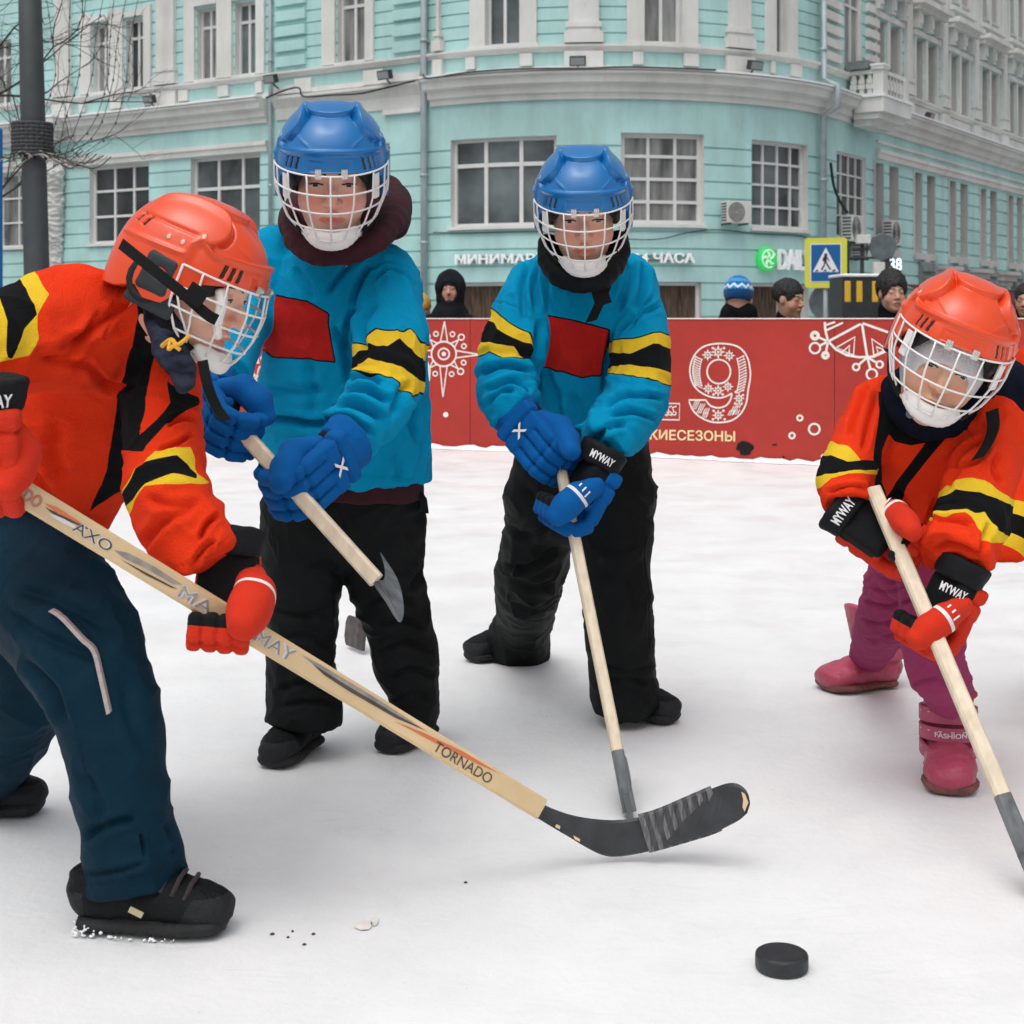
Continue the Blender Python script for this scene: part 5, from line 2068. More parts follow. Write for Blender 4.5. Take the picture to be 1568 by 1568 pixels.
# ------------------------------------------------------------------ gloves, shoes, sticks
def glove(grip, wrist, back, right, mcol, mdark, parent, s=.9, logo=None, thumb_to=None, cuff_m=None, band=True, mark=None, tmark=None, tr=1.0):
    grip, wrist = V3(grip), V3(wrist)
    z = unit(wrist - grip)
    y = unit(V3(back) - z * np.dot(V3(back), z))
    x = np.cross(z, y) if right else np.cross(y, z)
    R = np.stack([x, y, z], 1)
    W = lambda p: grip + (R @ V3(p)) * s
    L = lambda p: (p - grip) @ R / s
    root = Sdf()
    for k, fx in enumerate((-.0385, -.0130, .0130, .0385)):
        sh = (.95, 1.0, 1.02, .98)[k]
        segs = [((fx, .048, .034), (fx, .050, .000)), ((fx, .047, -.018), (fx * .99, .030, -.036)), ((fx * .98, .010, -.042), (fx * .97, -.010, -.042)), ((fx * .96, -.027, -.032), (fx * .95, -.034, -.010))]
        for a_, c_ in segs:
            root.chain([(W(a_), .0128 * s * sh, .0165 * s * sh), (W(c_), .0126 * s * sh, .0158 * s * sh)], .0016, ref=x, pw=3.2)
    # back-of-hand pads
    root.rbox(W((-.0255, .050, .056)), V3((.0250, .017, .0175)) * s, .009 * s, .002, R)
    root.rbox(W((.0265, .050, .056)), V3((.0250, .017, .0175)) * s, .009 * s, .002, R)
    root.rbox(W((.001, .047, .090)), V3((.052, .020, .0155)) * s, .010 * s, .002, R)
    root.rbox(W((0, .022, .058)), V3((.046, .026, .048)) * s, .014 * s, .003, R)

    def at(V, N):
        p = L(V)
        palm = np.minimum(.016 - p[:, 1], p[:, 2] + .010)
        gap = np.minimum(np.minimum(.030 - p[:, 1], p[:, 2] - .022), .118 - p[:, 2])
        tips = np.minimum(-.022 - p[:, 1], p[:, 2] + .02)
        return {"dark": np.maximum(np.maximum(palm, gap), tips)}
    g_o = garment("glove", root, .0030, mcol, parent, attrs=at, noise=((.0010, (50, 50, 50), 4),))
    # thumb with a pale band
    th = Sdf()
    path = [(.044, .022, .062), (.062, .000, .036), (.056, -.026, .008), (.036, -.042, -.014)]
    if thumb_to is not None:
        e = L(np.array([V3(thumb_to)]))[0]
        m0 = np.array((.046, .012, .056))
        path = [(.040, .020, .060), tuple(.65 * m0 + .35 * e + (.006, -.010, 0)), tuple(.30 * m0 + .70 * e + (.003, -.006, 0)), tuple(e)]
    rr = tuple(r * tr for r in (.021, .025, .026, .021))
    th.chain([(W(p), r * s * .92, r * s) for p, r in zip(path, rr)], .004, ref=x, ks=.012, pw=2.4)

    def tat(V, N):
        p = L(V)
        a_, b_ = np.array(path[1]), np.array(path[2])
        t = ((p - a_) @ (b_ - a_)) / ((b_ - a_) @ (b_ - a_))
        return {"band": (.11 - np.abs(t - .05)) if band else np.full(len(V), -1.0)}
    garment("thumb", th, .003, layer_mat(mcol.name + "_thumb", MCOL[mcol.name], [("band", (.72, .72, .72))], rough=.75, bump=.35, bscale=420, sheen=.02, spec=.12), g_o, attrs=tat)
    if tmark:
        pa, pb = W(path[1]), W(path[3])
        ta = unit(pb - pa)
        cam_ = unit(np.array((0, 0, CAMZ)) - pa)
        cc_ = unit(cam_ - ta * np.dot(cam_, ta))
        sd_ = np.cross(ta, cc_)
        if sd_[0] < 0:
            sd_ = -sd_
        c0 = pa - ta * .012 * s
        rt = .0265 * s
        mb = MB()
        text_on(mb, tmark, lambda u, v: c0 - ta * (v - .008) + rt * (math.cos((u - .014) / rt) * cc_ + math.sin((u - .014) / rt) * sd_), .028, .016, .02)
        mb.build("thumb_mark", mat("mark_white", (.74, .74, .74), .6), g_o)
    if mark:
        mb = MB()
        sx0 = 1 if np.dot(x, (1, 0, 0)) > 0 else -1
        text_on(mb, mark, lambda u, v: W((sx0 * (u - .016), .0692, .060 + (v - .012) * (1 if z[2] > 0 else -1))), .032, .024, .03)
        mb.build("back_mark", mat("mark_white", (.74, .74, .74), .6), g_o)
    # cuff roll
    cf = Sdf()
    cf.chain([(W((0, .022, .100)), .052 * s, .044 * s), (W((0, .020, .138)), .058 * s, .050 * s)], .004, ref=x)
    cf.cut(W((0, 0, .098)), -z, .006)
    cf.cut(W((0, 0, .146)), z, .010)
    cf_o = garment("cuff", cf, .0035, cuff_m or mdark, g_o, noise=((.0015, (60, 60, 60), 3),))
    if logo:
        text, where, w, hgt = logo
        mb = MB()

        cd_ = unit(np.array((0, 0, CAMZ)) - W((0, .02, where[1])))
        a_c = math.atan2(np.dot(cd_, x), np.dot(cd_, y))
        du_ = math.cos(a_c) * x - math.sin(a_c) * y
        rt_ = np.cross(-cd_, (0, 0, 1))
        sgu = 1 if np.dot(du_, rt_) > 0 else -1
        sgv = 1 if np.dot(np.cross(cd_, du_ * sgu), z) > 0 else -1

        def lf(u, v):
            t = (u / w - .5) * sgu
            zz = where[1] + sgv * (v - hgt / 2) / s
            a0 = a_c + t * w / s / .058
            rx, ry = .0580 + .003, .0500 + .003
            k = .90 + (zz - .10) / .038 * .10
            return W((math.sin(a0) * rx * k, .021 + math.cos(a0) * ry * k, zz))
        text_on(mb, text, lf, w, hgt, .03)
        mb.build("cuff_mark", mat("mark_white", (.74, .74, .74), .6), g_o)
    return g_o, W


MCOL = {}


def cloth_col(name, col, layers, **k):
    MCOL[name] = col
    return layer_mat(name, col, layers, **k)


def shoe(pos, head, L, mats, parent, h=.12, wd=1.0, tilt=0.0, roll=0.0, sole_h=.020, boot=False, name="shoe", fat=1.0):
    """pos: sole point under the ankle on the ice; head: toe direction (rad, 0 = +x); tilt: heel raised"""
    ch, sh = math.cos(head), math.sin(head)
    f = np.array((ch * math.cos(tilt), sh * math.cos(tilt), -math.sin(tilt)))
    r = np.array((sh, -ch, 0.0))
    u = np.cross(r, f)
    u = u * math.cos(roll) + r * math.sin(roll)
    r = np.cross(f, u)
    R = np.stack([r, f, u], 1)
    pos = V3(pos)
    k = L / .24
    W = lambda p: pos + R @ (V3(p) * k)
    up_m, sole_m = mats
    sd = Sdf()
    w = wd
    sd.chain([(W((0, -.055, .052)), .037 * w * k, .040 * k), (W((0, .0, .054)), .039 * w * k, .042 * k), (W((0, .075, .045)), .044 * w * k, .034 * k), (W((0, .122, .038)), .038 * w * k, .028 * k)], .012, ref=r, ks=.02)
    sd.chain([(W((0, -.045, .065)), .040 * w * k, .046 * k * fat), (W((0, -.042, h)), .043 * w * k, .050 * k * fat)], .022, ref=r)
    sd.cut(W((0, 0, .014)), -u, .004)
    sd.cut(W((0, 0, h + .012)), u, .012)

    def at(V, N):
        p = (V - pos) @ R / k
        toe = np.where((p[:, 1] > .082 + (p[:, 2] - .03) * .5) & (p[:, 2] < .06), .01, -1)
        heel = np.where((p[:, 1] < -.058) & (p[:, 2] < .065), .01, -1)
        return {"toe": np.maximum(toe, heel)}
    o = garment(name, sd, .004, up_m, parent, noise=((.0025, (35, 35, 55), 7), (.0012, (90, 90, 90), 2)), attrs=at)
    sl = Sdf()
    sl.chain([(W((0, -.062, .016)), .042 * w * k, .016 * k), (W((0, -.01, .016)), .039 * w * k, .015 * k), (W((0, .07, .016)), .047 * w * k, .016 * k), (W((0, .125, .019)), .040 * w * k, .017 * k)], .01, ref=r, ks=.01)
    sl.cut(W((0, 0, .030)), u, .004)
    sl.cut(W((0, 0, .002)), -u, .003)
    garment("sole", sl, .0035, sole_m, o, noise=((.0012, (120, 120, 60), 4),))
    return o, W


def stick(name, label, butt, heel, bdir, blen, wdir, mats, tape=True, dark_from=.86, bh=.062, sw=.030, stt=.021, curve=.0, up=None, group="hockey sticks", lift=0.0):
    """shaft from butt to heel (world points); blade leaves the heel along bdir"""
    butt, heel = V3(butt), V3(heel)
    ax = unit(heel - butt)
    w = unit(V3(wdir) - ax * np.dot(V3(wdir), ax))
    t = np.cross(ax, w)
    root = empty(name, heel, label, "hockey stick", group)
    wood, dark, tape_m = mats
    Lh = np.linalg.norm(heel - butt)
    q = butt + ax * Lh * dark_from

    def prism(a, c, m, nm, w0=sw, w1=sw, t0=stt, t1=stt, bev=.004):
        mb = MB()
        vs = []
        for p, ww, tt in ((a, w0, t0), (c, w1, t1)):
            for su, sv in ((1, .55), (.7, 1), (-.7, 1), (-1, .55), (-1, -.55), (-.7, -1), (.7, -1), (1, -.55)):
                vs.append(p + w * su * ww / 2 + t * sv * tt / 2)
        fs = [(i, (i + 1) % 8, 8 + (i + 1) % 8, 8 + i) for i in range(8)] + [tuple(range(7, -1, -1)), tuple(range(8, 16))]
        mb.add(vs, fs)
        return mb.build(nm, m, root)
    sh = prism(butt, q, wood, "shaft")
    prism(q + ax * .0005, heel - ax * .01, dark, "lower_shaft", sw, sw * 1.15, stt, stt * .55)
    bd = unit(bdir)
    un = unit(-ax - bd * np.dot(-ax, bd)) if up is None else unit(up)
    nb = np.cross(bd, un)
    mb = MB()
    n = 14
    rows = []
    for i in range(n + 1):
        x = i / n
        rr = 1 - max(0, (x - .86) / .14) ** 2 * .55
        hh = bh * (1.0 if x > .1 else .85 + 1.5 * x)
        c = heel - bd * .015 + bd * blen * x + nb * curve * x * x + un * (lift)
        lo_, hi_ = bh * .5 * (1 - rr), hh - bh * .5 * (1 - rr)
        th = .0095 * (1 - .45 * x)
        rows.append([c + un * lo_ - nb * th / 2, c + un * lo_ + nb * th / 2, c + un * hi_ + nb * th / 2, c + un * hi_ - nb * th / 2])
    vs = [p for r_ in rows for p in r_]
    fs = []
    for i in range(n):
        for k in range(4):
            fs.append((i * 4 + k, i * 4 + (k + 1) % 4, i * 4 + 4 + (k + 1) % 4, i * 4 + 4 + k))
    fs += [(3, 2, 1, 0), tuple(n * 4 + k for k in range(4))]
    mb.add(vs, fs)
    mb.build("blade", dark, root)
    return root, sh, ax, w, t
# ------------------------------------------------------------------ shared materials of the players
BLUE, ORANGE, YEL, BLK, RED = (.0, .285, .52), (.78, .042, .009), (.80, .54, .03), (.006, .007, .008), (.50, .018, .014)
m_jb = cloth_col("jersey_blue", BLUE, [("border", BLK), ("panel", RED), ("black_a", BLK), ("yellow", (.78, .52, .03)), ("black", BLK)], rough=.9, bump=.55, bscale=420, sheen=.015, spec=.08, var=.035)
m_jo = cloth_col("jersey_orange", ORANGE, [("black", BLK), ("yellow", YEL), ("black_b", BLK)], rough=.9, bump=.55, bscale=420, sheen=.015, spec=.08, var=.035)
m_blkp = mat("trousers_black", (.007, .008, .0085), .62, var=.25, vscale=9, bump=.3, bscale=350, sheen=.0, spec=.10)
m_navy = mat("trousers_navy", (.003, .022, .040), .6, var=.25, vscale=6, bump=.3, bscale=350, sheen=.0, spec=.08)
m_mag = mat("trousers_magenta", (.30, .040, .115), .85, var=.08, vscale=9, bump=.4, bscale=350, sheen=.02, spec=.08)
m_glb = cloth_col("glove_blue", (.0, .095, .33), [("dark", (.006, .008, .012))], rough=.75, bump=.4, bscale=420, sheen=.02, spec=.12)
m_glo = cloth_col("glove_orange", (.60, .032, .012), [("dark", (.008, .009, .010))], rough=.75, bump=.4, bscale=420, sheen=.02, spec=.12)
m_gdark = mat("glove_black", (.006, .007, .009), .7, bump=.2, bscale=500, spec=.2)
m_hb = layer_mat("helmet_blue", (.0, .135, .385), [("vent", (.003, .005, .010)), ("rivet", (.45, .47, .50))], rough=.30, sheen=0, bump=.03, bscale=140, var=.05, spec=.5, coat=.2)
m_ho = layer_mat("helmet_orange", (.72, .062, .010), [("vent", (.02, .003, .002)), ("rivet", (.62, .45, .36))], rough=.30, sheen=0, bump=.03, bscale=140, var=.05, spec=.5, coat=.2)
m_wire = mat("cage_white", (.76, .75, .73), .35)
m_pad = mat("helmet_pad", (.012, .014, .016), .6, spec=.3)
m_strap = mat("strap_black", (.006, .0065, .007), .8, bump=.3, bscale=700, spec=.2)
m_shoe = layer_mat("shoe_black", (.006, .007, .0075), [("toe", (.020, .021, .024))], rough=.65, sheen=0, bump=.4, bscale=200, var=.2, spec=.15)
m_sole = mat("sole_black", (.010, .011, .012), .8, var=.3, vscale=30, bump=.3, bscale=150)
m_wood = mat("stick_wood", (.66, .56, .42), .5, var=.14, vscale=9, stretch=(6, 6, 2), bump=.05)
m_wood2 = mat("stick_wood_warm", (.68, .50, .28), .45, var=.12, vscale=7, bump=.05)
m_sdark = mat("blade_black", (.028, .030, .034), .5, var=.3, vscale=25, bump=.15, bscale=150)
m_sgrey = mat("blade_grey", (.11, .12, .125), .45, var=.45, vscale=40, stretch=(1, 1, .2))
m_tape = mat("tape_grey", (.13, .13, .135), .8, var=.6, vscale=30, stretch=(8, 8, 1), bump=.3, bscale=60)
skin_a = skin_mat("skin_light", (.78, .46, .34))
skin_b = skin_mat("skin_rosy", (.79, .45, .345))
skin_c = skin_mat("skin_warm", (.70, .42, .28))


def body_mesh(fr, neck_to, chains, skin, parent, h=.0028):
    """one continuous body: head, neck and the limbs hidden in the clothes"""
    sd = Sdf()
    sd.fn(head_sdf(fr), fr.c, .17 * fr.s)
    n0 = fr.w((0, -.012, -.05))
    sd.chain([(n0, .047 * fr.s, .047 * fr.s), (V3(neck_to), .052 * fr.s, .052 * fr.s)], .03, ref=fr.d((1, 0, 0)))
    for ch, f in chains:
        sd.chain(ch, .03, sc=f)
    return garment("body", sd, h, skin, parent, attrs=lambda V, N: face_attrs(V, fr))


def pix_layers(V, N, spec, facing=None):
    """printed shapes of a garment as distance attributes"""
    q = proj(V)
    out = {}
    for name, polys in spec.items():
        d = np.full(len(V), -50.0)
        for pl in polys:
            cond = None
            if isinstance(pl, tuple) and len(pl) == 2 and callable(pl[1]):
                pl, cond = pl
            dd = poly_sd(q, pl)
            if cond is not None:
                dd = np.where(cond(V, N, q), dd, -50.0)
            d = np.maximum(d, dd)
        out[name] = d
    return out


deep = lambda fs, k: [(p, w * .82, a * k * 1.3) for p, w, a in fs]
front = lambda V, N, q: N[:, 1] < .25
CLOTH = lambda a=.004: ((a, (7, 7, 4.5), 3.1), (a * .6, (17, 17, 10), 9.7), (a * .28, (40, 40, 30), 1.3))


def wrinkle(nodes, amp, per, seed, ref=(0, 1, 0), t0=0.0, t1=1.0):
    """rings of compressed cloth along a limb between chain fractions t0..t1"""
    cs = [V3(n[0]) for n in nodes]
    Ls = [np.linalg.norm(b_ - a) for a, b_ in zip(cs[:-1], cs[1:])]
    tot = sum(Ls)

    def f(V, N):
        best, tt = np.full(len(V), 1e9), np.zeros(len(V))
        acc = 0
        for (a, b_), L in zip(zip(cs[:-1], cs[1:]), Ls):
            w = V - a
            t = np.clip(w @ (b_ - a) / L / L, 0, 1)
            d = np.linalg.norm(w - t[:, None] * (b_ - a), axis=1)
            m = d < best
            best[m], tt[m] = d[m], (acc + t * L)[m]
            acc += L
        rmax = max(max(n[1], n[2]) for n in nodes)
        near = np.clip(1.6 - best / rmax, 0, 1)
        x = tt / tot
        env = smooth(x, t0, t0 + .12) * (1 - smooth(x, t1 - .03, t1 + .06)) if t1 < 1 else smooth(x, t0, t0 + .12)
        ph = tt / per * 2 * np.pi + 2.6 * pnoise(V * 9 + seed) + 1.3 * pnoise(V * 21 + seed)
        s = np.sin(ph)
        prof = np.where(s > 0, s ** .8, -np.abs(s) ** 1.6)
        loc = .45 + .75 * np.clip(.5 + pnoise(V * 6 + seed + 5), 0, 1)
        return amp * prof * env * near * loc
    return f


def sumf(*fs):
    return lambda V, N: sum(f(V, N) for f in fs)


# =================================================================== B: taller player in blue
pb_ = P(540, 1150, 3.36)
B = empty("person", (pb_[0], pb_[1], 0), "taller child in blue jersey and blue helmet with a maroon hood at the neck", "person", "children playing hockey")
frB = Frame(P(508, 262, 2.98), (.09, -.90, -.36), (.03, -.36, .9), .96)
fcB = Frame(P(509, 268, 2.99), (.10, -.90, -.34), (.04, -.34, .9), 1.02)
tB = [N_(520, 410, 3.16, 80, .74), N_(524, 480, 3.20, 112, .72), N_(528, 590, 3.26, 128, .70), N_(529, 700, 3.30, 131, .68), N_(529, 775, 3.32, 131, .66)]
aBr = [N_(420, 396, 3.22, 50, .95), N_(374, 478, 3.16, 46, 1), N_(352, 540, 3.02, 42, 1), N_(345, 580, 2.90, 40, 1)]
aBl = [N_(584, 428, 3.17, 56, .95), N_(598, 520, 3.06, 54, 1), N_(588, 592, 2.97, 52, 1), N_(562, 635, 2.92, 50, 1), N_(527, 668, 2.88, 45, 1)]
jB = Sdf().chain(tB, .03, ks=.03)
jB.chain(aBr, .022, ks=.02, flat=True)
jB.chain(aBl, .016, ks=.02, flat=True)
jB.cut(P(528, 742, 3.3), (.03, 0, -1), .006)
jB.cut(P(500, 684, 2.86), P(497, 690, 2.85) - P(538, 650, 2.90), .006) if False else None
fB = [([(470, 722), (560, 728), (656, 735)], 1.6, -.0012), ([(566, 436), (600, 410), (636, 432)], 1.8, -.0022), ([(392, 644), (430, 641), (480, 648), (528, 640)], 7, -.011), ([(400, 590), (450, 600), (500, 598)], 9, -.004), ([(500, 452), (525, 415), (552, 388)], 6, -.008), ([(540, 470), (552, 430), (565, 405)], 6, -.008),
      ([(535, 545), (530, 510), (545, 470)], 6, -.010), ([(512, 500), (530, 545), (533, 590)], 7, -.009), ([(470, 545), (480, 600), (476, 640)], 10, -.005), ([(560, 545), (556, 500), (575, 462)], 6, -.006),
      ([(528, 588), (560, 578), (585, 590)], 5, -.008), ([(522, 605), (560, 598), (600, 618)], 6, -.010), ([(508, 625), (550, 622), (590, 645)], 6, -.010), ([(500, 645), (535, 645), (575, 668)], 5, -.008),
      ([(640, 620), (628, 640), (640, 680)], 7, -.008), ([(600, 690), (610, 720), (606, 740)], 8, -.005), ([(650, 600), (655, 650), (648, 700)], 8, -.005), ([(430, 700), (460, 690), (480, 700)], 8, -.005),
      ([(570, 425), (600, 410), (640, 440)], 3, -.004), ([(450, 410), (470, 440), (480, 460)], 8, -.005), ([(600, 640), (612, 600), (628, 590)], 6, -.006)]
specB = {"panel": [([(370, 448), (417, 452), (470, 462), (502, 481), (501, 497), (506, 520), (512, 553), (470, 549), (418, 545), (408, 536), (370, 530)], front)],
         "yellow": [[(500, 545), (532.9, 531.8), (562.7, 523.8), (576.5, 505.4), (617.8, 508.9), (628.2, 504.3), (644.2, 526), (690, 545), (690, 570), (628.2, 606.5), (601.8, 579), (541, 569.7), (500, 580)]],
         "black": [[(500, 562), (535, 553), (543, 551.4), (560.4, 528.4), (592.6, 530.7), (609.8, 520.4), (638.5, 548), (690, 570), (690, 600), (638.5, 582.4), (617.8, 565.1), (565, 549), (542, 567), (500, 580)]]}


def armmask(arms, torso):
    def f(V, N=None):
        d = chain_d(V, arms, (0, 1, 0))
        t = chain_d(V, torso, (0, 1, 0))
        return (t - .004 - d) * 700
    return f


def attB(V, N):
    at = pix_layers(V, N, specB)
    onl = armmask(aBl, tB)(V)
    onr = armmask(aBr, tB)(V)
    off_ = -np.maximum(onl, onr)
    at["border"] = np.minimum(at["panel"] + 2.4, off_)
    at["panel"] = np.minimum(at["panel"], off_)
    for k in ("yellow", "black"):
        at[k] = np.minimum(onl, at[k])
    at["black_a"] = np.minimum(onl, at["yellow"] + 2.2)
    return at


garment("jersey", jB, .0042, m_jb, B, folds=deep(fB, 1.7), noise=CLOTH(.004), attrs=attB, disp=sumf(wrinkle(aBl, .006, .045, 3.3, t0=.52), drape(.008, (13, 13, 5), 2.2), drape(.005, (24, 24, 10), 7.1)))
# maroon pullover showing under the hem
pu = Sdf().chain([N_(528, 660, 3.3, 122, .66), N_(526, 770, 3.32, 122, .66)], .02)
pu.cut(P(528, 762, 3.3), (-.06, 0, -1), .008)
m_mar = mat("pullover_maroon", (.040, .010, .014), .85, var=.2, vscale=30, bump=.3, bscale=500, sheen=.02, spec=.2)
garment("pullover", pu, .005, m_mar, B, noise=((.004, (18, 18, 8), 3),))
# hood and collar
hd = Sdf()
cl_ = [N_(446, 335, 3.07, 15), N_(452, 368, 3.03, 17), N_(482, 388, 2.99, 17), N_(530, 388, 2.98, 17), N_(578, 368, 3.0, 18), N_(600, 332, 3.10, 22), N_(600, 305, 3.2, 22)]
hd.chain([(c, a * 1.1, b_) for c, a, b_ in cl_], .01, ks=.02)
hd.chain([N_(602, 350, 3.12, 22), N_(600, 315, 3.2, 26), N_(575, 290, 3.27, 30), N_(480, 300, 3.28, 30), N_(455, 345, 3.15, 20)], .03, ks=.03)
hd.ell(P(520, 350, 3.2), (.11, .08, .075), .05)
garment("hood", hd, .0045, m_mar, B, noise=((.004, (16, 16, 12), 2), (.0015, (45, 45, 35), 5)))
lB = [N_(465, 790, 3.34, 66, .95), N_(462, 880, 3.34, 61, .95), N_(462, 950, 3.34, 54, .98), N_(462, 1030, 3.34, 53, 1), N_(466, 1085, 3.34, 58, 1), N_(465, 1106, 3.34, 57, 1)]
rB = [N_(588, 790, 3.36, 62, .95), N_(588, 870, 3.36, 62, .95), N_(606, 945, 3.38, 52, .98), N_(622, 1010, 3.40, 50, 1), N_(634, 1070, 3.42, 37, 1), N_(632, 1112, 3.43, 35, 1)]
tr = Sdf().chain([N_(528, 745, 3.33, 121, .62), N_(528, 800, 3.34, 122, .6)], .02)
tr.chain(lB, .02, ks=.02, flat=True).chain(rB, .02, ks=.02, flat=True)
tr.cut(P(466, 1108, 3.34), (.02, 0, -1), .004) if False else None
fBt = [([(524, 770), (522, 830)], 1.5, -.002), ([(412, 1092), (465, 1086), (520, 1094)], 1.5, -.0014), ([(420, 800), (425, 850), (440, 870)], 1.6, -.002), ([(520, 880), (500, 865), (470, 872)], 7, -.006), ([(410, 930), (450, 945), (510, 935)], 7, -.007), ([(415, 985), (460, 975), (512, 990)], 6, -.005), ([(420, 1060), (470, 1045), (518, 1062)], 6, -.008),
       ([(425, 1085), (470, 1075), (520, 1080)], 5, -.007), ([(560, 930), (600, 912), (640, 925)], 6, -.009), ([(575, 960), (620, 950), (655, 965)], 6, -.008), ([(580, 1000), (625, 985), (668, 1000)], 6, -.008),
       ([(590, 1040), (630, 1025), (668, 1035)], 6, -.008), ([(600, 1075), (635, 1062), (662, 1072)], 5, -.006), ([(630, 900), (652, 870)], 6, -.008), ([(560, 870), (590, 885), (640, 875)], 7, -.006), ([(440, 1010), (436, 1050), (425, 1090)], 8, -.005), ([(525, 790), (530, 850)], 6, -.006)]
garment("trousers", tr, .0048, m_blkp, B, folds=deep(fBt, .9), noise=((.0045, (10, 10, 14), 4), (.0025, (24, 24, 34), 8)), disp=sumf(drape(.007, (9, 9, 10), 41, sharp=4.5), drape(.004, (20, 20, 21), 43, sharp=4)))
pk = MB()
pk.strip([P(640, 752, 3.30), P(648, 764, 3.29), P(651, 786, 3.29)], (1, 0, 0), (0, 1, 0), .016, .006)
pk.build("pocket_flap", m_blkp, B)
shoe((*P(455, 1140, 3.36)[:2], 0), math.radians(-105), .235, (m_shoe, m_sole), B, h=.085)
shoe((*P(632, 1130, 3.46)[:2], 0), math.radians(-112), .225, (m_shoe, m_sole), B, h=.085)
body_mesh(fcB, P(520, 400, 3.16), [(tB[:4], .72), (aBr[:-1], .5), (aBl[:-1], .5), (lB[:-1], .4), (rB[:-1], .4)], skin_b, B)
helmet(frB, m_hb, None, B, m_wire, m_pad, m_strap)
def traced_blade(top_, bot_, ytop, ybot, th_, m, parent):
    """a thin curved plate between two traced edges that run in depth"""
    n_ = 18

    def run(pts, ys):
        pts = np.array(pts, float)
        t = np.linspace(0, 1, len(pts))
        q = smooth_poly(pts, 6)
        tq = np.linspace(0, 1, len(q))
        u = np.linspace(0, 1, n_)
        yy_ = np.interp(u, np.linspace(0, 1, len(ys)), ys)
        return [P(np.interp(a, tq, q[:, 0]), np.interp(a, tq, q[:, 1]), y) for a, y in zip(u, yy_)]
    A_r, B_r = run(top_, ytop), run(bot_, ybot)
    off = np.array((.0, th_, .0))
    mb_ = MB()
    vs_, fs_ = [], []
    for a, c in zip(A_r, B_r):
        vs_ += [a, c, c + off, a + off]
    for i in range(n_ - 1):
        for k in range(4):
            fs_.append((i * 4 + k, i * 4 + (k + 1) % 4, i * 4 + 4 + (k + 1) % 4, i * 4 + 4 + k))
    fs_ += [(3, 2, 1, 0), tuple((n_ - 1) * 4 + k for k in range(4))]
    mb_.add(vs_, fs_)
    return mb_.build("blade", m, parent)


# its stick
sB0, sB1 = P(352, 640, 2.74), P(606, 944, 2.62)
SB = stick("hockey_stick", "pale wooden stick with grey blade raised before the taller blue player", sB0, P(580, 893, 2.63), (1, 0, 0), .1, (.6, 0, .8), (m_wood, m_sgrey, m_tape), dark_from=.985, sw=.027)[0]
for ch_ in list(SB.children):
    if ch_.name.startswith(("blade", "lower_shaft")):
        bpy.data.objects.remove(ch_)
traced_blade([(562, 876), (572, 884), (582, 890), (588, 887), (589, 870), (582, 847)], [(576, 901), (592, 924), (605, 946), (614, 953), (618, 935), (614, 905), (604, 880), (583, 848)],
             [2.64, 2.63, 2.64, 2.70, 2.76, 2.82, 2.86], [2.63, 2.625, 2.62, 2.62, 2.66, 2.72, 2.79, 2.86], .010, m_sgrey, SB)
gB1, WB1 = glove(P(448, 738, 2.735), P(502, 692, 2.80), (.80, -.55, .0), False, m_glb, m_gdark, B, s=1.0, logo=None, thumb_to=P(430, 738, 2.66), band=False, cuff_m=m_glb, mark="X")
gB0, WB0 = glove(P(362, 652, 2.76), P(338, 598, 2.86), (-.5, -.8, -.1), True, m_glb, m_gdark, B, s=.95, band=False, cuff_m=m_glb)

# =================================================================== C: shorter player in blue
pc_ = P(880, 1080, 3.75)
C_ = empty("person", (pc_[0], pc_[1], 0), "shorter child in blue jersey and blue helmet, leaning forward over a stick", "person", "children playing hockey")
frC = Frame(P(893, 316, 3.22), (-.02, -.90, -.40), (-.03, -.4, .9), .905)
fcC = Frame(P(893, 322, 3.23), (-.02, -.92, -.38), (-.03, -.38, .9), .96)
tC = [N_(893, 400, 3.42, 58, .85), N_(890, 450, 3.44, 92, .78), N_(884, 560, 3.50, 106, .75), N_(882, 640, 3.56, 98, .78), N_(888, 720, 3.62, 96, .78)]
aCr = [N_(822, 446, 3.44, 50, .95), N_(786, 528, 3.38, 49, 1), N_(775, 592, 3.33, 44, 1), N_(784, 618, 3.30, 42, 1), N_(800, 634, 3.28, 38, 1)]
aCl = [N_(955, 436, 3.44, 50, .95), N_(978, 525, 3.39, 47, 1), N_(978, 600, 3.32, 47, 1), N_(955, 645, 3.26, 47, 1), N_(921, 684, 3.21, 44, 1)]
jC = Sdf().chain(tC, .03, ks=.03)
jC.chain(aCr, .014, ks=.02, flat=True).chain(aCl, .014, ks=.02, flat=True)
jC.cut(P(885, 692, 3.55), (-.12, -.1, -1), .006)
